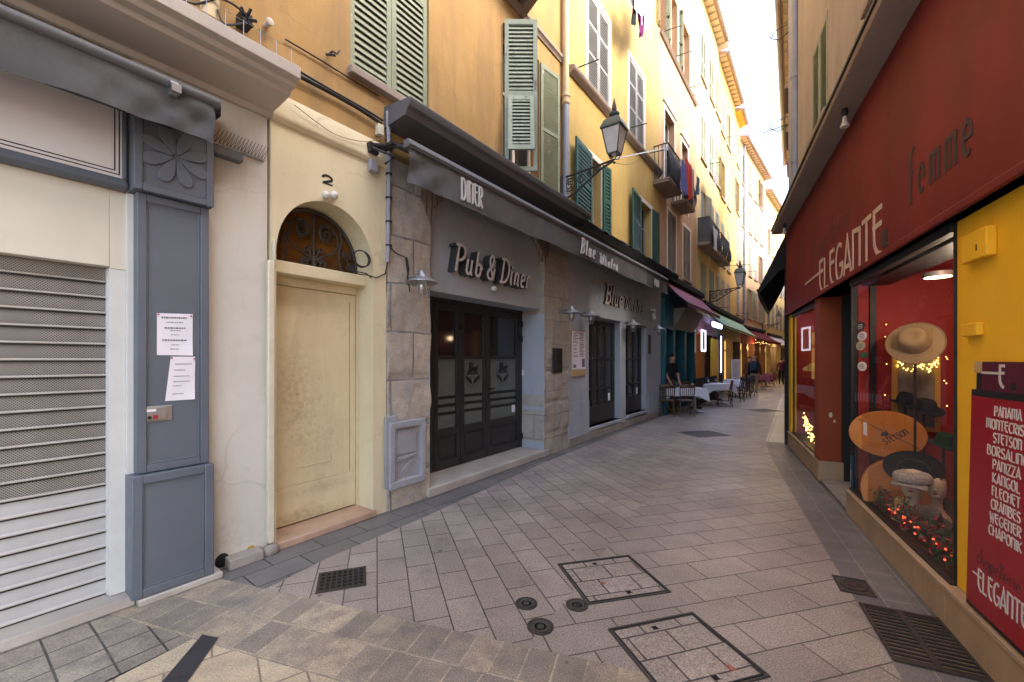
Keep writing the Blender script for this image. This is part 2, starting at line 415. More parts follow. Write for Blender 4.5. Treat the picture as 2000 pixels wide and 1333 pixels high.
LW = Fr(-4.57, 0, .72, 1)                             # left side of the street
LB = Fr(13.43, 25, .85, 1)                            # left side beyond the bend
RW = Fr(.473 * 7.9 + 1.39, 7.9, -.473, -1)            # hat shop; s grows towards the camera
RF = Fr(13.12, 20, -.66, -1)                          # right side beyond the hat shop
RB = Fr(13.12 + .8 * 30, 50, -.8, -1)                 # right side beyond the bend
BASE = {}

def place_root(o, fr, s, out, z, yaw=0):
    o.location = fr.W(s, out, z)
    o.rotation_euler = (0, 0, fr.rot + yaw)

def tag(o, label, cat, group=None, kind='thing'):
    if label: o['label'] = label
    if cat: o['category'] = cat
    if group: o['group'] = group
    if kind: o['kind'] = kind
    return o

def thing(name, label, cat, fr, s, out=0, z=0, group=None):
    o = bpy.data.objects.new(name, None)
    o.empty_display_size = .2
    col.objects.link(o)
    place_root(o, fr, s, out, z)
    BASE[o] = (s, out, z, fr)
    return tag(o, label, cat, group)

class MB:
    def __init__(s):
        s.v, s.f, s.m, s.X, s.mi = [], [], [], None, 0
    def add(s, pts, faces):
        b = len(s.v)
        for p in pts:
            p = Vector((p[0], -p[1], p[2]))           # s, out, z  ->  local x, y, z
            s.v.append(s.X @ p if s.X else p)
        for f in faces:
            s.f.append(tuple(b + i for i in f)); s.m.append(s.mi)
        return s
    def box(s, a0, a1, o0, o1, z0, z1):
        p = [(a0, o0, z0), (a1, o0, z0), (a1, o1, z0), (a0, o1, z0), (a0, o0, z1), (a1, o0, z1), (a1, o1, z1), (a0, o1, z1)]
        return s.add(p, [(0, 1, 2, 3), (4, 5, 6, 7), (0, 1, 5, 4), (1, 2, 6, 5), (2, 3, 7, 6), (3, 0, 4, 7)])
    def quad(s, *p):
        return s.add(p, [tuple(range(len(p)))])
    def prism(s, poly, o0, o1):                       # outline in (s, z)
        n = len(poly)
        p = [(a, o0, z) for a, z in poly] + [(a, o1, z) for a, z in poly]
        return s.add(p, [tuple(range(n)), tuple(range(n, 2 * n))] + [(i, (i + 1) % n, n + (i + 1) % n, n + i) for i in range(n)])
    def profile(s, poly, a0, a1):                     # outline in (out, z) run along s
        n = len(poly)
        p = [(a0, o, z) for o, z in poly] + [(a1, o, z) for o, z in poly]
        return s.add(p, [tuple(range(n)), tuple(range(n, 2 * n))] + [(i, (i + 1) % n, n + (i + 1) % n, n + i) for i in range(n)])
    def slab(s, poly, z0, z1):                        # outline in (s, out)
        n = len(poly)
        p = [(a, o, z0) for a, o in poly] + [(a, o, z1) for a, o in poly]
        return s.add(p, [tuple(range(n)), tuple(range(n, 2 * n))] + [(i, (i + 1) % n, n + (i + 1) % n, n + i) for i in range(n)])
    def tube(s, pts, r, n=8, closed=False, r2=None):
        P = [Vector(p) for p in pts]
        k = len(P)
        rings, up = [], None
        for i in range(k):
            a = P[(i - 1) % k] if (closed or i) else P[0]
            b = P[(i + 1) % k] if (closed or i < k - 1) else P[-1]
            t = (b - a)
            t = t.normalized() if t.length > 1e-9 else Vector((0, 0, 1))
            if up is None:
                up = Vector((0, 0, 1)) if abs(t.z) < .9 else Vector((1, 0, 0))
            x = up.cross(t)
            if x.length < 1e-6:
                x = Vector((1, .3, 0)).cross(t)
            x.normalize()
            y = t.cross(x); up = y
            rr = r if r2 is None else r + (r2 - r) * i / max(1, k - 1)
            rings.append([P[i] + x * rr * math.cos(2 * PI * j / n) + y * rr * math.sin(2 * PI * j / n) for j in range(n)])
        pts2 = [q for g in rings for q in g]
        fs = []
        for i in range(k if closed else k - 1):
            for j in range(n):
                a, b2 = i * n, ((i + 1) % k) * n
                fs.append((a + j, a + (j + 1) % n, b2 + (j + 1) % n, b2 + j))
        if not closed:
            fs += [tuple(range(n)), tuple(range((k - 1) * n, k * n))]
        return s.add(pts2, fs)
    def lathe(s, prof, cs, co, n=20, z0=0, sx=1, so=1, a0=0, tilt=None):
        b = [(r, z) for r, z in prof]
        pts, fs = [], []
        T = tilt
        for r, z in b:
            for j in range(n):
                a = 2 * PI * j / n + a0
                q = Vector((r * sx * math.cos(a), r * so * math.sin(a), z))
                if T: q = T @ q
                pts.append((cs + q.x, co + q.y, z0 + q.z))
        k = len(b)
        for i in range(k - 1):
            for j in range(n):
                fs.append((i * n + j, i * n + (j + 1) % n, (i + 1) * n + (j + 1) % n, (i + 1) * n + j))
        fs += [tuple(range(n)), tuple(range((k - 1) * n, k * n))]
        return s.add(pts, fs)
    def ball(s, c, r, n=12, k=8, sc_=(1, 1, 1)):
        prof = [(max(1e-4, math.sin(PI * i / k)), -math.cos(PI * i / k)) for i in range(k + 1)]
        pts, fs = [], []
        for rr, z in prof:
            for j in range(n):
                a = 2 * PI * j / n
                pts.append((c[0] + r * sc_[0] * rr * math.cos(a), c[1] + r * sc_[1] * rr * math.sin(a), c[2] + r * sc_[2] * z))
        for i in range(k):
            for j in range(n):
                fs.append((i * n + j, i * n + (j + 1) % n, (i + 1) * n + (j + 1) % n, (i + 1) * n + j))
        return s.add(pts, fs)
    def grid(s, fn, nu, nv):
        pts = [fn(i / nu, j / nv) for i in range(nu + 1) for j in range(nv + 1)]
        fs = [(i * (nv + 1) + j, (i + 1) * (nv + 1) + j, (i + 1) * (nv + 1) + j + 1, i * (nv + 1) + j + 1) for i in range(nu) for j in range(nv)]
        return s.add(pts, fs)
    def ribbon(s, pts, wd, o0, o1, closed=False):     # a stroke of lettering or flat ironwork in the (s, z) plane
        P = [Vector((p[0], p[1])) for p in pts]
        k = len(P)
        L_, R_ = [], []
        for i in range(k):
            a = P[(i - 1) % k] if (closed or i) else None
            b = P[(i + 1) % k] if (closed or i < k - 1) else None
            d1 = (P[i] - a).normalized() if a is not None else (b - P[i]).normalized()
            d2 = (b - P[i]).normalized() if b is not None else d1
            n1, n2 = Vector((-d1.y, d1.x)), Vector((-d2.y, d2.x))
            m = n1 + n2
            m = m.normalized() if m.length > 1e-4 else n1
            sc2 = 1 / max(.45, m.dot(n1))
            L_.append(P[i] + m * wd / 2 * sc2); R_.append(P[i] - m * wd / 2 * sc2)
        pts2 = []
        for o in (o0, o1):
            pts2 += [(q.x, o, q.y) for q in L_] + [(q.x, o, q.y) for q in R_]
        fs, h = [], 2 * k
        for i in range(k if closed else k - 1):
            j = (i + 1) % k
            fs += [(i, j, k + j, k + i), (h + i, h + j, h + k + j, h + k + i), (i, j, h + j, h + i), (k + i, k + j, h + k + j, h + k + i)]
        if not closed:
            fs += [(0, k, h + k, h), (k - 1, 2 * k - 1, h + 2 * k - 1, h + k - 1)]
        return s.add(pts2, fs)
    def build(s, name, mat, parent=None, fr=None, at=None, bev=0, smooth=40, recalc=True):
        me = bpy.data.meshes.new(name)
        if parent is not None:
            base = BASE[parent]
        else:
            base = (*at, fr)
        off = Vector((base[0], -base[1], base[2]))
        me.from_pydata([tuple(v - off) for v in s.v], [], s.f)
        mats = mat if isinstance(mat, (list, tuple)) else [mat]
        for x in mats: me.materials.append(x)
        if len(mats) > 1:
            me.polygons.foreach_set('material_index', s.m)
        if recalc:
            bm = bmesh.new(); bm.from_mesh(me)
            bmesh.ops.recalc_face_normals(bm, faces=bm.faces)
            bm.to_mesh(me); bm.free()
        me.update()
        me.polygons.foreach_set('use_smooth', [True] * len(me.polygons))
        me.set_sharp_from_angle(angle=R(smooth))
        o = bpy.data.objects.new(name, me)
        col.objects.link(o)
        BASE[o] = base
        if parent is not None:
            o.parent = parent
        else:
            place_root(o, base[3], *base[:3])
        if bev:
            b = o.modifiers.new('edge', 'BEVEL'); b.width = bev; b.segments = 2; b.limit_method = 'ANGLE'; b.angle_limit = R(50)
        return o

def hinge(s, o, ang, z=0):                            # turn later points about a vertical axis at (s, out); positive swings out from a left hinge
    c = Vector((s, -o, z))
    return Matrix.Translation(c) @ Matrix.Rotation(-ang, 4, 'Z') @ Matrix.Translation(-c)

def copy_thing(src, fr, s, out, z, label, yaw=0):
    c = src.copy(); col.objects.link(c)
    place_root(c, fr, s, out, z, yaw)
    c['label'] = label
    for ch in list(src.children):
        k = ch.copy(); col.objects.link(k); k.parent = c
        for g in list(ch.children):
            q = g.copy(); col.objects.link(q); q.parent = k
    return c

# ------------------------------------------------------------------ stroke lettering
def arc(cx, cy, rx, ry, a0, a1, n=9):
    return [(cx + rx * math.cos(R(a0 + (a1 - a0) * i / n)), cy + ry * math.sin(R(a0 + (a1 - a0) * i / n))) for i in range(n + 1)]
O = 'closed'
G = {   # art deco capitals, unit height: (advance width, strokes)
 'A': (.52, [[(0, 0), (.26, 1), (.52, 0)], [(.09, .24), (.43, .24)]]),
 'B': (.44, [[(0, 0), (0, 1)] + arc(.16, .82, .22, .18, 90, -90) + [(.03, .64)], [(.05, .60)] + arc(.2, .3, .24, .3, 90, -90) + [(.03, 0)]]),
 'C': (.48, [arc(.28, .5, .28, .5, 50, 310, 16)]),
 'D': (.46, [[(0, 0), (0, 1)] + arc(.14, .5, .32, .5, 90, -90, 12) + [(.03, 0)]]),
 'E': (.42, [[(.40, 1), (.03, 1), (.03, .45)] + arc(.42, .42, .39, .42, 180, 265, 6), [(-.04, .66), (.38, .66)]]),
 'F': (.42, [[(.40, 1), (.03, 1), (.03, 0)], [(-.04, .62), (.34, .62)]]),
 'G': (.50, [arc(.28, .5, .28, .5, 55, 330, 16) + [(.53, .42), (.30, .42)]]),
 'H': (.46, [[(0, 0), (0, 1)], [(.44, 0), (.44, 1)], [(.03, .62), (.41, .62)]]),
 'I': (.06, [[(.03, 0), (.03, 1)]]),
 'K': (.44, [[(0, 0), (0, 1)], [(.42, 1), (.04, .52), (.44, 0)]]),
 'L': (.40, [[(0, 1), (0, .02), (.38, .02)]]),
 'M': (.60, [[(0, 0), (0, 1), (.60, 1), (.60, 0)], [(.30, .96), (.30, .1)]]),
 'N': (.44, [[(0, 0), (0, 1), (.42, .94), (.42, 0)]]),
 'O': (.54, [(O, arc(.27, .5, .27, .5, 0, 342, 19))]),
 'P': (.42, [[(0, 0), (0, 1)] + arc(.18, .74, .24, .26, 90, -90) + [(.03, .48)]]),
 'R': (.44, [[(0, 0), (0, 1)] + arc(.18, .76, .22, .24, 90, -90) + [(.05, .52), (.42, 0)]]),
 'S': (.42, [arc(.22, .76, .2, .24, 30, 250, 9) + arc(.2, .26, .22, .26, 80, -150, 9)]),
 'T': (.48, [[(0, 1), (.48, 1)], [(.24, .96), (.24, 0)]]),
 'U': (.44, [[(0, 1), (0, .25)] + arc(.22, .25, .22, .25, 180, 360) + [(.44, 1)]]),
 'W': (.66, [[(0, 1), (.17, 0), (.33, .8), (.49, 0), (.66, 1)]]),
 'Z': (.44, [[(0, 1), (.44, 1), (0, 0), (.44, 0)]]),
 'a': (.34, [(O, arc(.17, .25, .17, .25, 0, 330, 11)), [(.36, .5), (.36, 0)]]),
 'c': (.32, [arc(.18, .25, .18, .25, 50, 310, 10)]),
 'e': (.36, [[(.02, .27), (.34, .27)] + arc(.18, .26, .17, .25, 10, 310, 12)]),
 'f': (.24, [arc(.2, .75, .12, .2, 60, 180, 5) + [(.08, -.1)], [(0, .5), (.22, .5)]]),
 'h': (.34, [[(0, 1), (0, 0)], [(.03, .3)] + arc(.17, .32, .15, .18, 170, 0) + [(.32, 0)]]),
 'i': (.05, [[(.02, 0), (.02, .5)], [(.02, .62), (.02, .7)]]),
 'l': (.05, [[(.02, 0), (.02, 1)]]),
 'm': (.48, [[(0, 0), (0, .5), (.48, .5), (.48, 0)], [(.24, .46), (.24, 0)]]),
 'p': (.36, [[(0, .5), (0, -.4)], (O, arc(.2, .25, .17, .25, 0, 330, 11))]),
 'r': (.22, [[(0, 0), (0, .5)], [(.03, .3)] + arc(.15, .32, .12, .18, 170, 60, 5)]),
}
SG = {  # round monoline sign script
 'P': (.55, [[(.12, 0), (.12, .95)], [(-.05, .98), (.2, 1)] + arc(.25, .72, .25, .28, 90, -90) + [(.15, .44)]]),
 'D': (.60, [[(.12, .03), (.12, .95)], [(-.05, .98), (.18, 1)] + arc(.22, .5, .33, .5, 90, -90, 12) + [(.0, 0)]]),
 'B': (.55, [[(.12, .03), (.12, .95)], [(-.02, .98), (.2, 1)] + arc(.25, .77, .22, .23, 90, -90) + [(.18, .54)], [(.24, .53)] + arc(.24, .27, .27, .26, 90, -90) + [(.02, .0)]]),
 'W': (.80, [[(-.05, .9)] + arc(.08, .8, .1, .18, 110, 0, 4) + [(.18, .2)] + arc(.3, .18, .12, .18, 180, 350, 6) + [(.45, .75)], [(.46, .7), (.46, .2)] + arc(.58, .18, .12, .18, 180, 350, 6) + [(.72, .6)] + arc(.66, .8, .1, .16, 0, 140, 5)]),
 'u': (.42, [[(.04, .55), (.04, .14)] + arc(.16, .13, .12, .13, 180, 360, 6) + [(.28, .55)], [(.29, .52), (.29, .1)] + arc(.36, .1, .07, .1, 180, 290, 4)]),
 'b': (.42, [[(.06, .95), (.06, .12)] + arc(.19, .14, .13, .14, 190, 360, 7) + arc(.2, .34, .12, .12, 0, 140, 5), [(.31, .3), (.42, .34)]]),
 'i': (.20, [[(.06, .55), (.06, .1)] + arc(.13, .1, .07, .1, 180, 290, 4), [(.06, .68), (.06, .78)]]),
 'n': (.40, [[(.04, 0), (.04, .55)], [(.05, .36)] + arc(.17, .42, .11, .13, 160, 0, 6) + [(.28, .1)] + arc(.35, .1, .07, .1, 180, 290, 4)]),
 'e': (.36, [[(.05, .25), (.27, .32)] + arc(.16, .42, .12, .14, -10, 180, 7) + [(.04, .15)] + arc(.17, .14, .13, .14, 180, 320, 5)]),
 'r': (.36, [[(.04, 0), (.04, .55)], [(.05, .34)] + arc(.17, .42, .12, .12, 170, 20, 5), ]),
 'l': (.20, [[(.06, 1), (.06, .1)] + arc(.13, .1, .07, .1, 180, 290, 4)]),
 'h': (.40, [[(.04, 0), (.04, .95)], [(.05, .36)] + arc(.17, .42, .11, .13, 160, 0, 6) + [(.28, .1)] + arc(.35, .1, .07, .1, 180, 290, 4)]),
 'a': (.40, [(O, arc(.16, .26, .13, .26, 0, 325, 12)), [(.30, .54), (.30, .1)] + arc(.37, .1, .07, .1, 180, 290, 4)]),
 's': (.36, [[(.0, .1), (.16, .55)] + arc(.14, .2, .16, .2, 60, -140, 8)]),
 '&': (.50, [[(.42, .45)] + arc(.2, .22, .2, .22, 20, -190, 9) + [(.28, .62)] + arc(.18, .78, .12, .18, -30, 200, 8) + [(.14, .5), (.4, .0)]]),
}

def lettering(mb, text, s0, z0, h, wx, stroke, o0, o1, font=G, gap=.16, space=.35, slant=0.0, width=None, zslope=0.0, mi=None):
    """text from s0 along the facade, h tall; width fits it to a length"""
    adv = []
    x = 0
    for ch in text:
        if ch == ' ':
            adv.append(x); x += space; continue
        adv.append(x); x += font[ch][0] + gap
    total = (x - gap) * h * wx
    k = wx * (width / total) if width else wx
    for ch, ax in zip(text, adv):
        if ch == ' ': continue
        for q, st in enumerate(font[ch][1]):
            closed = isinstance(st, tuple) and st[0] == O
            pts = st[1] if closed else st
            P = [(s0 + (ax + px + slant * py) * h * k, z0 + py * h + zslope * (ax + px) * h * k) for px, py in pts]
            mb.ribbon(P, stroke, o0, o1 - q * .0006, closed)
    return (x - gap) * h * k

# ------------------------------------------------------------------ walls with openings
def holed(mb, s0, s1, z0, z1, holes, o=0.0, reveal=.2):
    """front face with rectangular openings and their reveals"""
    xs = sorted({s0, s1, *[h[0] for h in holes], *[h[1] for h in holes]})
    zs = sorted({z0, z1, *[h[2] for h in holes], *[h[3] for h in holes]})
    xs = [x for x in xs if s0 <= x <= s1]; zs = [z for z in zs if z0 <= z <= z1]
    for a, b in zip(xs, xs[1:]):
        for c, d_ in zip(zs, zs[1:]):
            mx, mz = (a + b) / 2, (c + d_) / 2
            if any(h[0] < mx < h[1] and h[2] < mz < h[3] for h in holes): continue
            mb.quad((a, o, c), (b, o, c), (b, o, d_), (a, o, d_))
    for h in holes:
        a, b, c, d_ = h[:4]; r = h[4] if len(h) > 4 else reveal
        i = o - r
        mb.quad((a, o, c), (a, i, c), (a, i, d_), (a, o, d_)).quad((b, o, c), (b, i, c), (b, i, d_), (b, o, d_))
        mb.quad((a, o, d_), (b, o, d_), (b, i, d_), (a, i, d_)).quad((a, o, c), (b, o, c), (b, i, c), (a, i, c))

def shutter_leaf(mb, s0, s1, z0, z1, o, pitch=.055, th=.035, rails=(.42,), st=.06, X=None, backing=True):
    """louvred leaf: stiles and rails (material 0), tilted slats (1), dark backing (1)"""
    mb.X = X
    mb.mi = 0
    mb.box(s0, s0 + st, o, o + th, z0, z1).box(s1 - st, s1, o, o + th, z0, z1)
    lv = [z0] + [z0 + (z1 - z0) * r for r in rails] + [z1]
    for i, z in enumerate(lv):
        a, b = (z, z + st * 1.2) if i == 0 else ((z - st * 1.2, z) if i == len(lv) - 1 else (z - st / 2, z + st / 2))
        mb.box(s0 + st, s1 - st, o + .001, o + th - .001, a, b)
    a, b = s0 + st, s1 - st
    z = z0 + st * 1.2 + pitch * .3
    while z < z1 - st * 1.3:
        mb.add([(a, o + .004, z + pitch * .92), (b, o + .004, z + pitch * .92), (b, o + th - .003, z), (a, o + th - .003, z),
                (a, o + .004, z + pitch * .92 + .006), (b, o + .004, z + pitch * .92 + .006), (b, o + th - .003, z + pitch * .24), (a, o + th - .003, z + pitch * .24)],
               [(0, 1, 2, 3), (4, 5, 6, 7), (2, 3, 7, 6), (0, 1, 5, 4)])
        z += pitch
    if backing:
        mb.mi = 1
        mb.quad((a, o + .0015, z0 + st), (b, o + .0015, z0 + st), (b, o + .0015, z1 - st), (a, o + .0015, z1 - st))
    mb.X = None; mb.mi = 0

def window(parent, s0, s1, z0, z1, shut='closed', smat='olive', surround=None, sillm=None, pitch=.055, rails=(.42,), rec=.06, open_ang=170, sillw=.1, bars=True, angs=None):
    """a window part: frame, with pane, shutters, surround and sill beneath it in the tree"""
    f = MB()
    i = -.17
    f.box(s0, s0 + .05, i - .05, i, z0, z1).box(s1 - .05, s1, i - .05, i, z0, z1).box(s0 + .05, s1 - .05, i - .05, i, z1 - .05, z1).box(s0 + .05, s1 - .05, i - .05, i, z0, z0 + .06)
    mid = (s0 + s1) / 2
    f.box(mid - .035, mid + .035, i - .049, i + .004, z0 + .06, z1 - .05)
    if bars:
        f.box(s0 + .05, mid - .035, i - .045, i - .005, z0 + (z1 - z0) * .6, z0 + (z1 - z0) * .6 + .03).box(mid + .035, s1 - .05, i - .045, i - .005, z0 + (z1 - z0) * .6, z0 + (z1 - z0) * .6 + .03)
    win = f.build('window', M['white'] if smat != 'darkgreen' else M['greyshutter'], parent)
    p = MB().quad((s0 + .03, i - .03, z0 + .03), (s1 - .03, i - .03, z0 + .03), (s1 - .03, i - .03, z1 - .03), (s0 + .03, i - .03, z1 - .03))
    p.build('pane', M['pane'], win, recalc=False)
    if surround:
        b = .11
        t = MB()
        t.prism([(s0 - b, z0), (s0, z0), (s0, z1), (s1, z1), (s1, z0), (s1 + b, z0), (s1 + b, z1 + b), (s0 - b, z1 + b)], -.01, .015)
        t.build('surround', M[surround], win, bev=.004)
    if sillm:
        t = MB().box(s0 - sillw, s1 + sillw, -.15, .07, z0 - .07, z0 + .004)
        t.build('sill', M[sillm], win, bev=.008)
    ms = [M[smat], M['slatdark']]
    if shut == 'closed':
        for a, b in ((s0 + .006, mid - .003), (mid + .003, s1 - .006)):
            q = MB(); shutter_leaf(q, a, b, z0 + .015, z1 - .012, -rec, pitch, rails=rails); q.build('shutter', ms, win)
    elif shut == 'open':
        wl = mid - s0
        a1, a2 = angs or (open_ang, open_ang)
        q = MB(); shutter_leaf(q, s0, mid - .005, z0 + .01, z1 - .01, .02, pitch, rails=rails, X=hinge(s0, .02, R(a1)), backing=False); q.build('shutter', ms, win)
        q = MB(); shutter_leaf(q, mid + .005, s1, z0 + .01, z1 - .01, .02, pitch, rails=rails, X=hinge(s1, .02, -R(a2)), backing=False); q.build('shutter', ms, win)
    elif shut == 'half':
        q = MB(); shutter_leaf(q, s0 + .006, mid - .003, z0 + .015, z1 - .012, -rec, pitch, rails=rails); q.build('shutter', ms, win)
        q = MB(); shutter_leaf(q, mid + .005, s1, z0 + .01, z1 - .01, .02, pitch, rails=rails, X=hinge(s1, .02, -R(open_ang)), backing=False); q.build('shutter', ms, win)
    return win

def body(mb, s0, s1, z0, z1, depth=7.0, o=0.0):
    """sides, top and back of a house behind its street front"""
    i = o - depth
    mb.quad((s0, o, z0), (s0, i, z0), (s0, i, z1), (s0, o, z1)).quad((s1, o, z0), (s1, i, z0), (s1, i, z1), (s1, o, z1))
    mb.quad((s0, i, z0), (s1, i, z0), (s1, i, z1), (s0, i, z1)).quad((s0, o, z1), (s1, o, z1), (s1, i, z1), (s0, i, z1))

def wall_part(parent, name, mat, s0, s1, z0, z1, holes=(), o=0.0, depth=7.0, reveal=.22, solid=True):
    b = MB(); holed(b, s0, s1, z0, z1, list(holes), o, reveal)
    if solid: body(b, s0, s1, z0, z1, depth, o)
    return b.build(name, mat, parent, recalc=False)

# ------------------------------------------------------------------ ground
def ground(name, pts, z, mat, label=None):
    me = bpy.data.meshes.new(name)
    bm = bmesh.new()
    bm.faces.new([bm.verts.new((x, y, z)) for x, y in pts])
    bmesh.ops.triangulate(bm, faces=bm.faces)
    bmesh.ops.recalc_face_normals(bm, faces=bm.faces)
    bm.to_mesh(me); bm.free()
    me.materials.append(mat)
    o = bpy.data.objects.new(name, me); col.objects.link(o)
    return tag(o, label, None, None, 'structure')

M['pave_left'] = paving('granite paving', (.375, .315, .26), (.305, .255, .215), (.085, .072, .063), .36, .215, -R(107.8), ms=.005, speck=.38, loc=(.05, .02, 0))
M['pave_right'] = paving('granite paving cross laid', (.365, .315, .262), (.305, .26, .22), (.085, .073, .064), .46, .245, -R(15), ms=.005, speck=.38, loc=(.1, .06, 0))
M['pave_dark'] = paving('dark gutter slabs', (.185, .175, .163), (.145, .139, .132), (.035, .033, .033), .42, .25, -R(52), speck=.3, stain=.4, ms=.006)
M['pave_gutter'] = paving('dark gutter slabs by the hat shop', (.20, .19, .184), (.155, .151, .151), (.40, .35, .28), .42, .2, -R(64.7), speck=.3, stain=.3, off=.35, ms=.0035, loc=(0, .03, 0), worn=(.15, .135, .12), wornf=.5)
M['pave_tan'] = paving('dirty tan slabs', (.50, .40, .275), (.25, .215, .17), (.50, .41, .28), .16, .27, R(18.3), off=.4, speck=.3, stain=.6, worn=(.20, .175, .155), wornf=.7, ms=.006, loc=(0, -.14, 0))
M['pave_yellow'] = paving('yellow sandstone slabs', (.66, .54, .35), (.57, .45, .29), (.24, .18, .12), .40, .40, -R(35), off=.5, speck=.22, stain=.3, worn=(.38, .31, .22), wornf=.55)
M['pave_dirty'] = paving('grimy square slabs', (.42, .355, .265), (.32, .27, .21), (.05, .045, .042), .2, .2, -R(54.2), off=0, speck=.28, stain=.6, worn=(.17, .15, .13), wornf=.7)
M['pave_kerb'] = paving('worn pale kerb strip', (.38, .385, .40), (.31, .315, .33), (.10, .10, .10), .9, .5, -R(56), speck=.2, stain=.5, rough=.35)
M['stripe'] = paving('dark basalt strip', (.055, .05, .055), (.045, .042, .045), (.03, .03, .03), .5, .4, R(75), speck=.2, stain=.2)

BD = lambda x: 2.9 - .331 * (x + 1.516)
seam = [(.08, BD(.08)), (.42, 2.94), (1.42, 4.69), (5.5, 10.9), (12.0, 20.2), (26.5, 37), (40, 53)]
lb = [(-1.72, BD(-1.72)), (-1.488, 3.43), (-.886, 4.33), (.475, 6.57), (3.75, 11.3), (10.05, 20), (13.68, 25), (22.2, 35), (37.2, 53)]
lw = [(-2.36, BD(-2.36)), (-.04, 6.3), (4.0, 12.0), (9.78, 20), (13.38, 25), (21.9, 35), (37, 53)]
rb = [(1.80, BD(1.80)), (4.2, 6.88), (4.95, 8.3), (11.85, 18.7), (12.8, 20.1), (39.0, 53)]
ground('ground', [(-200, -200), (300, -200), (300, 300), (-200, 300)], -.012, M['pave_dark'])
ground('paving', lb + seam[::-1], 0, M['pave_left'])
ground('paving', seam + rb[::-1], 0, M['pave_right'])
ground('gutter', lw + lb[::-1], 0, M['pave_dark'])
ground('gutter', [rb[0], rb[1], rb[2], (5.3, 8.2), (5.0, 7.75), (1.39 + .473 * 1.7 + .05, 1.7), (2.0, 1.2), (1.95, BD(1.95))], 0, M['pave_gutter'])
ground('kerb_strip', rb[2:] + [(39.5, 53), (13.2, 20.0), (5.3, 8.2)], 0, M['pave_kerb'])
def shift(p, k): return (p[0] - .085 * k, p[1] - .256 * k)
e0, e1 = (-2.36, BD(-2.36)), (2.5, BD(2.5))
ground('crossing_paving', [e0, e1, shift(e1, 1), shift(e0, 1)], 0, M['pave_tan'])
M['pave_tan2'] = paving('dirty tan slabs second course', (.50, .40, .27), (.26, .22, .175), (.50, .41, .28), .175, .27, R(18.3), off=.4, speck=.3, stain=.5, worn=(.21, .18, .155), wornf=.65, ms=.006, loc=(.05, -.14, 0))
ground('crossing_paving', [shift(e0, 1), shift(e1, 1), shift(e1, 2), shift(e0, 2)], 0, M['pave_tan2'])
q0 = shift((-1.66, BD(-1.66)), 2)
ground('dirty_paving', [shift(e0, 2), q0, (-2.95, .6), (-4.6, .6)], 0, M['pave_dirty'])
ground('sandstone_paving', [q0, shift(e1, 2), (3.4, .3), (-3.0, .3)], 0, M['pave_yellow'])
ground('dark_strip', [(-1.80, 2.47), (-1.685, 2.44), (-1.56, 1.9), (-1.70, 1.9)], .004, M['stripe'])

def flat_frame(cx, cy, deg):
    return Fr(cx, cy, math.cos(R(deg)), math.sin(R(deg)))

def slab_cover(cx, cy, deg, w_, d_, label, marks):
    fr = flat_frame(cx, cy, deg)
    t = thing('manhole_cover', label, 'manhole cover', fr, 0, 0, 0, 'slab-filled manhole covers')
    b = MB()
    for k, m in ((0, 'iron'), (.022, 'steel')):
        pass
    a, c = w_ / 2, d_ / 2
    b.box(-a, a, -c, -c + .012, .0, .0075).box(-a, a, c - .012, c, .0, .0075).box(-a, -a + .012, -c + .012, c - .012, .0, .0075).box(a - .012, a, -c + .012, c - .012, .0, .0075)
    b.build('frame', M['iron'], t)
    b = MB(); a -= .02; c -= .02
    b.box(-a, a, -c, -c + .008, .0, .007).box(-a, a, c - .008, c, .0, .007).box(-a, -a + .008, -c + .008, c - .008, .0, .007).box(a - .008, a, -c + .008, c - .008, .0, .007)
    b.build('lid_rim', M['blackmetal'], t)
    b = MB().box(-a + .008, a - .008, -c + .008, c - .008, .0, .0045)
    b.build('lid', M['pave_lid'], t)
    for sx, so in ((-.02, -c + .05), (.03, c - .05)):
        b = MB().box(sx - .022, sx + .022, so - .016, so + .016, .0, .0052)
        h = b.build('lifting_slot', M['hole'], t)
        MB().box(sx + .012, sx + .022, so - .014, so + .014, .0, .0085).build('handle', M['steel'], h)
    b = MB()
    for pts in marks: b.add([(x, y, .0056) for x, y in pts], [tuple(range(len(pts)))])
    b.build('spray_mark', M['spray'], t, recalc=False)
    return t
M['spray'] = paint('faded red spray paint', (.42, .11, .08), rough=.8)
M['pave_lid'] = paving('inlaid lid slabs', (.365, .315, .262), (.305, .26, .22), (.05, .042, .04), .25, .19, 0, speck=.38, loc=(.1, .0, 0))
def zig(x, y, k): return [[(x + i * .014 * k, y), (x + i * .014 * k + .008, y), (x + i * .014 * k + .02, y + .05 * k), (x + i * .014 * k + .012, y + .05 * k)] for i in range(3)]
slab_cover(.724, 3.12, 14.2, .62, .57, 'square slab filled manhole cover beside two small round valve lids', zig(-.11, .05, .6))
slab_cover(.935, 2.33, 16.5, .60, .57, 'square slab filled manhole cover cut by the bottom edge of the photo', zig(.13, .16, .9))

def round_lid(cx, cy, r, label, hole=False):
    t = thing('valve_cover', label, 'valve cover', flat_frame(cx, cy, 10), 0, 0, 0, 'round cast iron valve lids')
    MB().lathe([(r, 0), (r, .007), (r * .8, .007), (r * .78, .0045)], 0, 0, 28).build('rim', M['grate'], t)
    b = MB().lathe([(r * .76, 0), (r * .76, .0062), (r * .45, .0062), (r * .43, .0045), (r * .3, .0045), (r * .28, .0062), (.005, .0062)], 0, 0, 28)
    b.build('lid', M['iron'], t)
    if hole: MB().lathe([(r * .2, .0), (r * .2, .0075)], 0, 0, 14).build('key_hole', M['hole'], t)
round_lid(.094, 2.784, .072, 'round iron valve lid nearest the square metal drain grating, plain face')
round_lid(.423, 2.767, .072, 'round iron valve lid touching the corner of the square cover, dark centre hole', True)
round_lid(.170, 2.544, .080, 'round iron valve lid closest to the yellow slabs, ringed face')

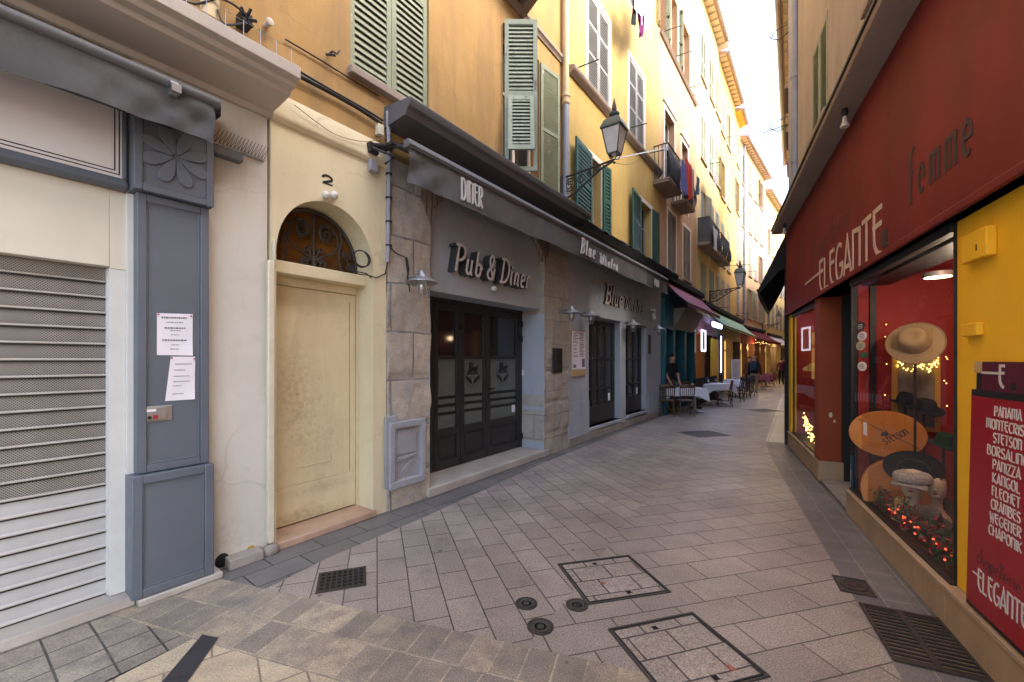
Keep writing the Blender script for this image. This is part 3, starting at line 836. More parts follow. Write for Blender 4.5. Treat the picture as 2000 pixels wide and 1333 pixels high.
M['debris'] = plaster('leafy grit in the gutter pit', (.30, .215, .12), (.14, .10, .06), (.05, .04, .03), scale=14, stain=.6)
t = thing('drain_grating', 'small square rusty drain grating near the yellow doorway', 'drain grating', flat_frame(-1.235, 3.09, 19.6), 0, 0, 0)
MB().box(-.16, .16, -.14, .14, .0, .003).build('pit', M['hole'], t)
b = MB()
for i in range(9):
    x = -.15 + i * .0375; b.box(x - .006, x + .006, -.13, .13, .003, .008)
for j in range(6):
    y = -.125 + j * .05; b.box(-.155, .155, y - .006, y + .006, .004, .0088)
b.build('bars', M['grate'], t)
b = MB().box(-.165, .165, -.145, -.133, 0, .0085).box(-.165, .165, .133, .145, 0, .0085).box(-.165, -.153, -.133, .133, 0, .0085).box(.153, .165, -.133, .133, 0, .0085)
b.build('frame', M['grate'], t)

t = thing('valve_box', 'rusty rectangular valve box with round lid by the hat shop gutter', 'valve cover', flat_frame(2.41, 3.0, 64.7), 0, 0, 0)
b = MB().box(-.12, .12, -.1, -.086, 0, .009).box(-.12, .12, .086, .1, 0, .009).box(-.12, -.106, -.086, .086, 0, .009).box(.106, .12, -.086, .086, 0, .009)
b.build('frame', M['grate'], t)
MB().box(-.106, .106, -.086, .086, 0, .004).build('plate', M['iron'], t)
MB().lathe([(.078, .004), (.078, .011), (.058, .011), (.055, .006), (.03, .006), (.028, .012), (.004, .012)], 0, 0, 24).build('lid', M['grate'], t)

for k, (o0, o1, lab) in enumerate(((.2, .385, 'long gutter grating with cross bars, the one on the paving side'), (.005, .19, 'long gutter grating with cross bars, the one against the stone shop base'))):
    t = thing('gutter_grating', lab, 'drain grating', RW, 6.13, (o0 + o1) / 2, 0, 'pair of gutter gratings')
    MB().box(5.85, 6.42, o0, o1, .0, .003).build('pit', M['debris'], t)
    b = MB()
    for i in range(14):
        x = 5.885 + i * .0395; b.box(x - .009, x + .009, o0 + .01, o1 - .01, .003, .010)
    b.build('bars', M['blackmetal'], t)
    b = MB().box(5.84, 6.43, o0 - .006, o0 + .01, .0, .0115).box(5.84, 6.43, o1 - .01, o1 + .006, .0, .0115).box(5.84, 5.86, o0 + .01, o1 - .01, 0, .0112).box(6.41, 6.43, o0 + .01, o1 - .01, 0, .0112)
    b.build('frame', M['grate'], t)
for px, py, lab in ((1375, 848, 'worn rectangular iron cover in the paving before the pub'), (1492, 802, 'dark rectangular iron cover near the pale kerb strip further along')):
    Y = HC * F / (py - HY); X = (px - 1000) / F * Y
    t = thing('manhole_cover', lab, 'manhole cover', flat_frame(X, Y, 15), 0, 0, 0)
    MB().box(-.42, .42, -.36, .36, 0, .005).build('lid', M['slatiron'] if 'slatiron' in M else M['iron'], t)
    b = MB().box(-.45, .45, -.39, -.36, 0, .0065).box(-.45, .45, .36, .39, 0, .0065).box(-.45, -.42, -.36, .36, 0, .0065).box(.42, .45, -.36, .36, 0, .0065)
    b.build('frame', M['steel'], t)

# ------------------------------------------------------------------ left: shuttered shop front
SW = LW.s
s415, s520 = SW(410), SW(522)
shop = thing('shop_front', 'closed shop front with grey pilaster, white fascia and rolled down steel shutter', 'shop front', LW, 2.2)
sj0, sj1 = SW(214), SW(246)              # jamb strip beside the shutter
# masonry behind and beside
b = MB(); holed(b, SW(256), s520, 0.0, 3.62, [], 0, .1); b.quad((s520, 0, 0), (s520, -.3, 0), (s520, -.3, 3.62), (s520, 0, 3.62))
b.build('wall', M['cream'], shop, recalc=False)
b = MB().box(-6, sj0, -.14, .0, 2.2, 2.70).box(sj0, SW(250), -.14, -.001, 2.19, 2.70)
b.build('header_board', M['headcream'], shop, bev=.004)
b = MB().box(sj0, sj1, -.16, -.005, .07, 2.19).box(sj1, SW(262, .0), -.16, .02, .07, 2.70)
b.box(sj0 - .004, sj0, -.158, -.03, .07, 2.19)
b.build('jamb', M['jambwhite'], shop, bev=.006)
# roller shutter: curved slats
def slats(name, z0, z1, mat, prnt):
    b = MB()
    n = round((z1 - z0) / .1)
    for i in range(n):
        z = z0 + (z1 - z0) * i / n; h = (z1 - z0) / n
        prof = [(-.09, z), (-.074, z + .001), (-.068, z + .008), (-.074, z + .016), (-.084, z + .020), (-.078, z + h * .55), (-.084, z + h - .002), (-.09, z + h - .002)]
        b.profile(prof, -6, sj0 - .004)
    return b.build(name, mat, prnt, smooth=50)
rs = MB().box(-6, sj0 - .004, -.105, -.092, .04, 2.2).build('roller_shutter', M['slat_grey'], shop)
# perforated steel look on the upper slats
def perforated():
    m, n, b = newmat('perforated shutter steel')
    v = obco(n, (95, 1, 95), (0, R(45), 0))
    vo = nd(n, 'TexVoronoi', Scale=1.0, Randomness=0.0); n.links.new(v, vo.inputs['Vector'])
    f = ramp(n, vo.outputs['Distance'], .30, .42, (.06, .056, .053), (.30, .285, .268))
    dirt = ramp(n, noise(n, obco(n, (1, 1, .4)), 4, 6, .7), .35, .75, (.8, .8, .8), (1.1, 1.08, 1.05))
    n.links.new(mixc(n, 1, f, dirt, 'MULTIPLY'), b.inputs['Base Color'])
    S(b, Roughness=.5, Metallic=.25)
    return m
M['perf'] = perforated()
b = MB()
for i in range(21):
    z = .07 + (2.2 - .07) * (i + .0) / 21
for (z0_, z1_) in ((.07, .78), (.78, 2.2)):
    n_ = round((z1_ - z0_) / .1)
    for i in range(n_):
        z = z0_ + (z1_ - z0_) * i / n_
        b.profile([(-.074, z + .003), (-.064, z + .007), (-.064, z + .013), (-.074, z + .017)], -6, sj0 - .005)
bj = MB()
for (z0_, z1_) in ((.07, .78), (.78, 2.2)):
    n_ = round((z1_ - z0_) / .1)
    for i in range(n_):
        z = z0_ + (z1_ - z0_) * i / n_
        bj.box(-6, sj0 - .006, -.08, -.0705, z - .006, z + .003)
bj.build('ridge_shade_lines', M['black'], rs)  # black strips paint the shade line under each ridge
M['ridge'] = paint('shutter ridges with painted highlight', (.52, .49, .44), (.44, .41, .37), rough=.4, metallic=.2)  # light catching the ridges is put into their paler colour
b.build('slat_ridges', M['ridge'], rs, smooth=50)
slats('perforated_slats', .78, 2.2, M['perf'], rs)
slats('solid_slats', .07, .78, M['slat_white'], rs)
# fascia
fz0, fz1 = 2.70, 3.32
b = MB().box(-6, SW(246, .05), -.05, .02, fz0 + .07, fz1)
b.build('fascia_panel', M['offwhite'], shop)
b = MB().profile([(0, fz0), (.05, fz0), (.075, fz0 + .02), (.065, fz0 + .05), (.04, fz0 + .075), (0, fz0 + .075)], -6, SW(248, .06))
b.box(SW(240, .05), SW(248, .05), 0.02, .05, fz0 + .076, fz1)
b.box(-6, SW(248, .05), .0, .055, fz1 - .10, fz1 + .05)
b.build('fascia_frame', M['bluegrey'], shop, bev=.004)
b = MB(); xe = SW(234, .02)
for k in (0, .022):
    b.box(-6, xe - k, .02, .0225, fz0 + .10 + k, fz0 + .106 + k).box(xe - k - .006, xe - k, .02, .0226, fz0 + .107 + k, fz1 - .1)
b.build('fascia_lines', M['black'], shop)
# pilaster: plinth block, shaft, capital block with flower
def panelled(name, a0, a1, z0, z1, o, m, rim=.05, back=-.05, dp=.016):
    b = MB()
    b.box(a0, a1, back, o - dp, z0 + .001, z1 - .001)
    b.box(a0 - .001, a0 + rim, back, o, z0, z1).box(a1 - rim, a1 + .001, back, o, z0, z1)
    b.box(a0 + rim, a1 - rim, o - dp - .01, o - .001, z0, z0 + rim).box(a0 + rim, a1 - rim, o - dp - .01, o - .001, z1 - rim, z1)
    k = rim
    b.prism([(a0 + k, z0 + k), (a1 - k, z0 + k), (a1 - k, z0 + k + .012), (a0 + k + .012, z0 + k + .012), (a0 + k + .012, z1 - k - .012), (a1 - k - .012, z1 - k - .012), (a1 - k - .012, z0 + k + .012), (a1 - k, z0 + k + .012), (a1 - k, z1 - k), (a0 + k, z1 - k)], o - dp - .005, o - dp + .007)
    return b.build(name, M[m], shop, bev=.005)
c0, c1 = SW(262, .15), SW(418, .15)
plinth = panelled('pilaster_plinth', SW(258, .15), SW(418, .15), .05, .845, .15, 'bluegrey', rim=.055)
shaft = panelled('pilaster_shaft', SW(268, .10), SW(408, .10), .85, 2.70, .10, 'bluegrey', rim=.05)
cap = panelled('pilaster_capital', c0, c1, 2.705, 3.24, .15, 'bluegrey', rim=.045)
b = MB(); cx, cz = (c0 + c1) / 2, 2.985
for k in range(8):
    a = R(22.5 + 45 * k)
    pts = []
    for t_ in [i / 14 for i in range(15)]:
        u = t_ * 2 * PI
        rr = .108 + .092 * math.cos(u); q = .058 * math.sin(u) * (0.25 + .75 * (rr / .2))
        pts.append((cx + rr * math.cos(a) - q * math.sin(a), cz + rr * math.sin(a) + q * math.cos(a)))
    b.prism(pts[:-1], .1335, .148)
b.build('flower_relief', M['bluegrey'], cap, bev=.004)
# doorstep slab
b = MB().box(-6, SW(265, .1), -.16, .10, 0, .066).box(SW(266, .1), SW(437, .17), -.16, .165, 0, .045)
b.build('marble_step', M['marble'], shop, bev=.008)
b = MB().profile([(0, 0), (.10, 0), (.095, .07), (0, .085)], SW(449, .1), SW(516, .1))
b.build('kerb_stone', M['kerb'], shop, bev=.006)
MB().ball((SW(436, .02), .0, .06), .055, 12, 8, (.9, .25, 1.0)).build('rat_hole', M['hole'], shop)
# stone cornice over the shop
cz0 = 3.62
prof = [(0, cz0 - .02), (.03, cz0 - .02), (.05, cz0 + .02), (.20, cz0 + .035), (.34, cz0 + .055), (.36, cz0 + .085), (.42, cz0 + .085), (.44, cz0 + .12), (.50, cz0 + .125), (.50, cz0 + .215), (.47, cz0 + .225), (0, cz0 + .26)]
MB().profile(prof, -6, s520 + .02).build('cornice', M['cornice'], shop, bev=.005)

t = thing('bird_wire', 'fence of thin upright wires along the front edge of the shop cornice', 'bird wire', LW, s520 - 1, .47, cz0 + .22)
b = MB()
x = s520 - .04
while x > -1:
    b.tube([(x, .475, cz0 + .21), (x, .475, cz0 + .34)], .0022, 4); x -= .11
b.tube([(-1, .475, cz0 + .33), (s520 - .02, .475, cz0 + .33)], .0018, 4)
b.build('wires', M['galv'], t)
# retracted awning
aw = thing('awning', 'retracted dark grey awning rolled up over the closed shop', 'awning', LW, 2.2, 0, 3.3)
ae = SW(418, .36)
zb = LW.z(424, 207, .36)
def drape(mb, s0, s1, o, ztop, drop, n=160, amp=.012, lean=.0, zs=0, seed=0, foldend=False):
    rnd = random.Random(seed); ph = [rnd.uniform(0, 6) for _ in range(6)]
    def fn(u, v):
        a = s0 + (s1 - s0) * u
        rip = sum(math.sin(a * f + p) / k for f, p, k in ((3.1, ph[0], 1), (7.3, ph[1], 1.6), (13.7, ph[2], 3)))
        e = max(0, 1 - abs(a - (s1 if foldend else s0)) / .9) ** 1.5
        q = (a - (s1 if foldend else s0)) * (1 if not foldend else -1)
        rip2 = .030 * e * math.sin((q * 14 + v * 5.5)) * (1 - abs(2 * v - 1) * .5) + .012 * e * math.sin(q * 31 - v * 7)
        return (a, o + amp * rip * v + lean * v + rip2 * min(1, v * 3), ztop + zs * u - drop * v + .006 * math.sin(a * 5 + ph[3]) * v)
    return mb.grid(fn, n, 12)
b = MB(); drape(b, -6, ae, .365, zb, .265, seed=3, amp=.02, n=340, foldend=True)
b.build('valance', M['awninggrey'], aw, recalc=False)
b = MB(); b.tube([(-6, .36, zb + .015), (ae + .03, .36, zb + .015)], .035, 14)
b.build('front_bar', M['barmetal'], aw)
b = MB(); b.grid(lambda u, v: (-6 + (ae - .05 + 6) * u, .35 - .27 * v, zb + .02 + .10 * v - .03 * math.sin(v * PI)), 60, 6)
b.build('canopy', M['awninggrey'], aw, recalc=False)
b = MB().tube([(ae - .25, .36, zb - .012), (ae - .21, .36, zb - .012)], .05, 12).box(ae - .25, ae - .2, .37, .42, zb - .05, zb)
b.build('clamp', M['galv'], aw)
b = MB().box(ae - .08, ae + .10, .02, .20, zb + .02, zb + .09).tube([(ae + .02, .03, zb + .05), (ae - .35, .33, zb + .02)], .022, 8)
b.build('folding_arm', M['blackmetal'], aw)
b = MB().box(SW(400), SW(476, .12), .04, .12, 3.12, 3.19)
b.build('cassette', M['barmetal'], aw, bev=.008)
# bird spikes
sp = thing('bird_spikes', 'zigzag wire bird spikes on the cream wall above the closed shop', 'bird spikes', LW, SW(415), .03, 3.2)
b = MB(); z0 = 3.24
a0, a1 = SW(416, .05), SW(516, .02)
for i in range(15):
    a = a0 + (a1 - a0) * i / 15
    b.tube([(a, .03, z0), (a + .045, .06, z0 + .10), (a + .02, .03, z0)], .0022, 5)
b.build('spikes', M['iron'], sp)
MB().box(a0, a1, .0, .03, z0 - .012, z0 + .002).build('strip', M['galv'], sp)

# papers, key switch, sticker
def sheet_paper(name, label, pts, lines, fr, o, cat='notice'):
    s0 = sum(p[0] for p in pts) / 4; z0 = min(p[1] for p in pts)
    t = thing(name, label, cat, fr, s0, o, z0)
    b = MB()
    (A, B, C, D) = [Vector((p[0], p[1])) for p in pts]
    def at(u, v): return (A * (1 - u) + B * u) * (1 - v) + (D * (1 - u) + C * u) * v
    b.grid(lambda u, v: (at(u, v).x, o + .004 + .006 * math.sin(u * 3 + v * 4) * v * u, at(u, v).y), 10, 10)
    b.build('sheet', M['paper'], t, recalc=False)
    b = MB()
    for u0, u1, v, hgt in lines:
        p, q = at(u0, v), at(u1, v)
        x, k = u0, 0
        while x < u1 - .01:
            wd = random.uniform(.03, .09); x2 = min(u1, x + wd)
            p, q = at(x, v), at(x2, v)
            yy = lambda u: o + .0056 + .006 * math.sin(u * 3 + v * 4) * v * u
            b.quad((p.x, yy(x), p.y), (q.x, yy(x2), q.y), (q.x, yy(x2), q.y - hgt), (p.x, yy(x), p.y - hgt))
            x = x2 + .018
    b.build('print', M['ink'], t, recalc=False)
    b = MB()
    for p in (at(.04, .03), at(.95, .05)): b.ball((p.x, o + .008, p.y), .006, 8, 6)
    b.build('pin', M['red'], t)
    return t
o_ = .085
P = lambda px, py: (LW.s(px, o_), LW.z(px, py, o_))
sheet_paper('paper_notice', 'upper white paper notice pinned square on the grey pilaster', [P(306, 612), P(376, 614), P(376, 695), P(306, 694)],
            [(.12, .85, .08, .012), (.25, .72, .20, .006), (.20, .80, .33, .010), (.36, .64, .40, .005), (.38, .62, .50, .005), (.14, .84, .62, .010), (.38, .62, .74, .005), (.36, .62, .84, .005)], LW, o_)
sheet_paper('paper_notice', 'lower white paper notice hanging askew with a black spiral edge', [P(333, 697), P(381, 697), P(380, 780), P(322, 784)],
            [(.2, .85, .16, .006), (.2, .6, .30, .005), (.2, .8, .44, .005), (.2, .8, .56, .005), (.2, .5, .66, .005), (.2, .6, .84, .005)], LW, o_)
t = thing('key_switch', 'steel shutter key switch box set in the grey pilaster', 'key switch', LW, SW(300, .09), .085, LW.z(305, 810, .09))
a0, a1, z0, z1 = SW(276, .09), SW(337, .09), LW.z(300, 824, .09), LW.z(300, 794, .09)
MB().box(a0, a1, .08, .092, z0, z1).build('plate', M['steel'], t, bev=.003)
MB().box(a0 + .008, a1 - .03, .092, .096, z0 + .01, z1 - .008).build('cover', M['galv'], t, bev=.002)
MB().tube([(a0 + .04, .095, z0 + .03), (a0 + .04, .106, z0 + .03)], .011, 12).build('lock', M['blackmetal'], t)
MB().box(a0 + .06, a0 + .085, .096, .102, z0 + .02, z0 + .045).build('button', M['red'], t, bev=.002)
MB().box(a0 + .02, a0 + .075, .096, .0975, z1 - .035, z1 - .018).build('sticker', M['paper'], t)
b = MB().lathe([(.03, 0), (.026, .004), (.012, .006)], 0, 0, 14)
b = MB(); c = (SW(490), LW.z(490, 1073))
b.prism([(c[0] + .028 * math.cos(a) * (1 + .15 * math.sin(3 * a)), c[1] + .03 * math.sin(a)) for a in [i * 2 * PI / 16 for i in range(16)]], .001, .004)
M['yellowdecal'] = paint('yellow decal', (.62, .40, .02), (.35, .22, .02), rough=.5, scale=40)
tag(b.build('sticker', M['yellowdecal'], fr=LW, at=(c[0], 0, c[1] - .03)), 'round yellow sticker low on the cream wall', 'sticker')

# ------------------------------------------------------------------ left: arched yellow doorway
dw = thing('house_doorway', 'pale yellow arched house doorway numbered 2 with closed old door', 'doorway', LW, SW(630))
D0, D1 = s520 + .02, SW(752)
a0, a1 = SW(538), SW(727)
am, ah = (a0 + a1) / 2, (a1 - a0) / 2
zs, za = 2.50, 3.06
def archz(a): return zs + (za - zs) * math.sqrt(max(0, 1 - ((a - am) / ah) ** 2)) ** .92
b = MB()
ob = .015
b.quad((D0, ob, 0), (a0, ob, 0), (a0, ob, 3.63), (D0, ob, 3.63)).quad((a1, ob, 0), (D1, ob, 0), (D1, ob, 3.63), (a1, ob, 3.63))
N = 36
xs = [am - ah * math.cos(PI * i / N) for i in range(N + 1)]
dep = -.30
for p, q in zip(xs, xs[1:]):
    b.quad((p, ob, archz(p)), (q, ob, archz(q)), (q, ob, 3.63), (p, ob, 3.63))
    b.quad((p, ob, archz(p)), (q, ob, archz(q)), (q, dep, archz(q)), (p, dep, archz(p)))
b.quad((a0, ob, 0), (a0, dep, 0), (a0, dep, zs), (a0, ob, zs)).quad((a1, ob, 0), (a1, dep, 0), (a1, dep, zs), (a1, ob, zs))
b.quad((D0, ob, 0), (D0, -.2, 0), (D0, -.2, 3.63), (D0, ob, 3.63)).quad((D1, ob, 0), (D1, -.2, 0), (D1, -.2, 3.63), (D1, ob, 3.63))
b.build('wall', M['doorcream'], dw, recalc=False)
MB().profile([(-.05, 3.60), (.03, 3.60), (.055, 3.63), (.06, 3.66), (.02, 3.85), (-.05, 3.85)], D0, D1).build('ledge', M['doorcream'], dw, bev=.006)
MB().box(a0 + .001, a1 - .001, -.29, -.10, 2.36, 2.47).build('lintel', M['doorcream'], dw, bev=.008)
dr0, dr1 = a0 + .01, SW(697, -.27)
b = MB().box(a0 + .002, a0 + .03, -.29, -.245, .06, 2.36).box(dr1 - .02, a1 - .002, -.29, -.235, .06, 2.36).box(a0 + .03, dr1 - .02, -.29, -.245, 2.28, 2.36)
b.build('door_frame', M['doorpaint'], dw, bev=.005)
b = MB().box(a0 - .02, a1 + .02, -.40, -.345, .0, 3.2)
b.build('leak_backing', M['darkin'], dw)  # added backing panel, stops sky light leaking in round the door
b = MB().box(a0 + .032, dr1 - .024, -.30, -.262, .075, 2.275)
b.box(a0 + .04, dr1 - .03, -.262, -.256, .10, .42)
b.box(a0 + .04, dr1 - .03, -.262, -.257, .43, 2.26)
dd = b.build('door', M['doorpaint'], dw, bev=.003)
q = SW(577, -.27), SW(646, -.27)
b = MB().box(q[0], q[1], -.257, -.252, .585, .595).box(q[1] - .006, q[1], -.257, -.252, .595, .66)
b.build('letter_flap', M['doorpaint'], dd)
MB().box(dr1 - .098, dr1 - .094, -.257, -.2555, .44, 2.2).build('panel_groove', M['iron'], dd)
MB().box(a0 - .0, a1 + .02, -.30, .05, 0, .062).build('threshold', M['sill'], dw, bev=.008)
# fanlight: dark hall behind an ironwork grille
b = MB()
pts = [(a, archz(a)) for a in xs]
b.prism(pts, -.34, -.31)
M['hallwall'] = plaster('orange hall glimpse', (.24, .10, .015), (.09, .04, .010), (.03, .02, .012), scale=4, stain=.9)
b.build('fanlight_pane', M['hallwall'], dw, recalc=False)
gr = MB()
def spiral(cx, cz, r0, turns, a_start, sgn=1, n=26):
    return [(cx + r0 * (1 - .82 * i / n) * math.cos(a_start + sgn * turns * 2 * PI * i / n), cz + r0 * (1 - .82 * i / n) * math.sin(a_start + sgn * turns * 2 * PI * i / n)) for i in range(n + 1)]
ow = -.255
def iron(pts, r=.011): gr.tube([(x, ow, z) for x, z in pts], r, 6)
iron([(a0 + .015, 2.485)] + [(am + (a - am) * .965, zs + (archz(a) - zs) * .95) for a in xs[2:-2]] + [(a1 - .015, 2.485)], .016)
iron([(a0 + .02, 2.49), (a1 - .02, 2.49)], .012)
iron([(am, 2.49), (am, za - .02)], .012)
for sg in (-1, 1):
    iron([(am + sg * .02, 2.56), (am + sg * .10, 2.62), (am + sg * .2, 2.66), (am + sg * .255, 2.74), (am + sg * .24, 2.85), (am + sg * .17, 2.93)] + [(am + sg * (.125 + .075 * math.cos(t_)), 2.85 + .085 * math.sin(t_)) for t_ in [1.2 + i * .5 for i in range(9)]], .011)
    iron([(am + sg * x, z) for x, z in spiral(.125, 2.84, .075, 1.6, 1.0, 1)], .010)
    iron([(am + sg * x, z) for x, z in spiral(.085, 2.535, .045, 1.5, 2.8, -1)], .009)
    iron([(am + sg * .01, 2.56), (am + sg * .05, 2.65)] + [(am + sg * x, z) for x, z in spiral(.07, 2.66, .03, 1.3, 3.0, -1)], .008)
    iron([(am + sg * .30, 2.49), (am + sg * .265, 2.6), (am + sg * .27, 2.72), (am + sg * .30, 2.8), (am + sg * .28, 2.90)], .011)
    iron([(am + sg * x, z) for x, z in spiral(.36, 2.68, .055, 1.5, 2.2, 1)], .009)
    iron([(am + sg * x, z) for x, z in spiral(.40, 2.56, .045, 1.4, 4.0, -1)], .009)
gr.lathe([(.03, 2.49), (.02, 2.53), (.035, 2.56), (.012, 2.59)], am, ow, 10)
gr.build('fanlight_grille', M['iron'], dw)
# number 2 stencilled
b = MB(); c = SW(640, .02); z = LW.z(640, 361, .02)
hh = LW.z(640, 343, .02) - z
b.ribbon([(c + .045 * math.cos(R(t_)), z + hh * .68 + hh * .28 * math.sin(R(t_))) for t_ in range(190, -40, -20)] + [(c - .04, z + hh * .1)], .022, .012, .018)
b.box(c - .048, c + .05, .014, .0185, z, z + hh * .16)
b.build('house_number', M['black'], dw)
# plastic conduit up the left jamb with cover plate, gap strip
b = MB().box(SW(521, .03), SW(536, .05), .016, .06, .09, 2.42).box(SW(533, .04), SW(539, .05), .02, .052, 2.42, 2.60)
b.build('cable_trunking', M['pvc'], dw, bev=.008)
MB().box(a0 + .003, a0 + .012, -.20, -.05, LW.z(540, 785, -.05), LW.z(540, 660, -.05)).build('dark_plate', M['iron'], dw)
MB().ball((SW(530, .06), .05, .03), .065, 12, 8, (1.1, .7, .8)).build('concrete_patch', M['kerb'], dw)
for px, lab in ((636, 'left half of the twin white spot lamp above the arched doorway'), (652, 'right half of the twin white spot lamp above the arched doorway')):
    t = thing('spot_lamp', lab, 'lamp', LW, SW(px, .05), .015, 3.09)
    MB().ball((SW(px, .06), .065, LW.z(px, 382, .06)), .037, 16, 10, (1, 1, 1)).build('head', M['plasticwhite'], t)
    MB().box(SW(px, .03) - .02, SW(px, .03) + .02, .014, .04, LW.z(px, 384, .06), LW.z(px, 384, .06) + .05).build('bracket', M['plasticwhite'], t)
# coil of cable hung at the springing
t = thing('cable_coil', 'loop of loose black cable at the right foot of the door arch', 'cable', LW, SW(700, .03), .03, 2.42)
b = MB(); cx, cz = SW(705, .03), LW.z(700, 505, .03)
for k in range(3):
    b.tube([(cx + (.085 + .006 * k) * math.cos(u), .03 + .01 * k, cz + (.085 - .004 * k) * math.sin(u)) for u in [i * 2 * PI / 30 for i in range(30)]], .005, 6, True)
b.tube([(cx - .1, .02, 2.47), (cx - .02, .04, 2.44), (cx + .06, .04, 2.45), (SW(735, .03), .03, 2.44), (SW(752, .03), .03, 2.50), (SW(756, .03), .04, 2.62)], .006, 6)
b.tube([(cx - .13, .0, 2.55), (cx - .09, .02, 2.47), (cx + .05, .05, 2.46), (cx + .12, .03, 2.43)], .006, 6)
b.build('loops', M['cable'], t)

# ------------------------------------------------------------------ left: grey pub front
p0, pA, pB, pC, p1 = SW(753), SW(836), SW(1060), SW(1108), SW(1291)
PT = 4.05
pub = thing('pub_front', 'grey pub front with stone pillars, arched entrance and two tall dark windows', 'pub front', LW, (p0 + p1) / 2)
zsp, zap = 3.15, 3.82
pm, ph_ = (pA + pB) / 2, (pB - pA) / 2
def parch(a, k=0): return zsp + (zap - zsp) * max(0, 1 - abs((a - pm) / ph_) ** 2) ** .5 + k
po = .03
from mathutils import noise as mnoise
def rough_pillar(a, c, z1, m, seed):
    na, nz = max(6, int((c - a) / .035)), int(z1 / .04)
    def dsp(x, z):
        v = Vector((x * 3 + seed, z * 3, seed)); w_ = Vector((x * 11, z * 11, seed))
        row = abs(((z + .15) / .52) % 1 - .5); g = .022 * max(0, (row - .46) / .04)
        return .028 * mnoise.noise(v) + .012 * mnoise.noise(w_) - g
    b = MB()
    b.grid(lambda u, v: (a + (c - a) * u + (.025 * mnoise.noise(Vector((u * 2, v * z1 * 4, seed + 5))) if u in (0.0, 1.0) else 0), po + dsp(a + (c - a) * u, z1 * v), z1 * v), na, nz)
    b.box(a + .02, c - .02, -.5, po - .05, 0, z1)
    for x in (a, c):
        b.grid(lambda u, v, x=x: (x + .025 * mnoise.noise(Vector(((0 if x == a else 2), v * z1 * 4, seed + 5))) if True else x, (po + dsp(x, z1 * v)) * u - .5 * (1 - u), z1 * v), 3, nz)
    return b.build('stone_pillar', M[m], pub, recalc=False, smooth=60)
rough_pillar(p0, pA, PT - .3, 'pillar', 1.3)
rough_pillar(pB, pC, PT - .3, 'palestone', 7.7)
# voussoirs
N = 46
xs = [pm - ph_ * math.cos(PI * i / N) for i in range(N + 1)]
b = MB()
for p, q in zip(xs, xs[1:]):
    t0, t1 = parch(p), parch(q)
    oo = po + random.uniform(.004, .022); xo = .26 * (p - pm) / ph_ * .6
    b.add([(p, oo, t0), (q, oo, t1), (q + xo, oo, min(t1 + .28, 4.02)), (p + xo, oo, min(t0 + .28, 4.02)), (p, -.06, t0), (q, -.06, t1), (q, -.06, min(t1 + .3, 4.)), (p, -.06, min(t0 + .3, 4.))],
          [(0, 1, 2, 3), (0, 1, 5, 4), (3, 2, 6, 7)])
b.build('brick_arch', M['archbrick'], pub)
b = MB(); b.box(p0, pC + .02, -.4, -.05, PT - .31, PT + .06)
b.build('upper_wall', M['greyplaster'], pub)
# panel filling the arch
pz0 = 2.43
pts = [(a, parch(a) + .02) for a in xs]
b = MB().prism([(pA + .0, pz0)] + pts + [(pB, pz0)][:1], -.45, -.05)
b.build('sign_panel', M['greyplaster'], pub)
b = MB(); b.quad((pB - .002, po, 0), (pB - .002, -.47, 0), (pB - .002, -.47, pz0), (pB - .002, po, pz0))
b.build('door_reveal', M['greyplaster'], pub, recalc=False)
b = MB(); b.quad((pA + .002, po, 0), (pA + .002, -.47, 0), (pA + .002, -.47, pz0), (pA + .002, po, pz0))
b.build('door_reveal', M['greyplaster'], pub, recalc=False)
b = MB().box(pA - .0, pB + .06, -.47, .02, 0, .105).box(pA - .05, pB + .10, .02, .07, 0, .105)
b.build('door_step', M['marble'], pub, bev=.012)
# folding doors
do = -.44
dz0, dz1 = .11, 2.39
b = MB().box(pA, pB, do - .04, do + .05, dz1, pz0).box(pB - .06, pB - .003, do - .04, do + .03, dz0, dz1).box(pA, pA + .04, do - .04, do + .03, dz0, dz1)
b.build('door_frame', M['doordark'], pub, bev=.004)
leafs = [(pA + .045, SW(845, do)), (SW(846, do), SW(897, do)), (SW(898, do), SW(949, do)), (SW(950, do), pB - .065)]
def whale_logo(mb, cx, cz, o, r):
    mb.ribbon([(cx + r * math.cos(i * PI / 18), cz + r * 1.12 * math.sin(i * PI / 18)) for i in range(36)], .006, o, o + .002, True)
    for sg in (-1, 1):
        mb.prism([(cx + sg * .006, cz - r * .95), (cx + sg * .03, cz - r * .45), (cx + sg * .10, cz - r * .18), (cx + sg * r * .92, cz - r * .02), (cx + sg * r * .85, cz - r * .35), (cx + sg * r * .55, cz - r * .62), (cx + sg * .05, cz - r * .75)], o, o + .0025)
    lettering(mb, 'Blue', cx - r * .62, cz + r * .28, r * .72, .8, .026, o, o + .003, SG, .1, slant=.25, width=r * 1.25)
    lettering(mb, 'Whales', cx - r * .85, cz + r * .02, r * .26, .8, .012, o, o + .003, SG, .1, slant=.2, width=r * 1.6)
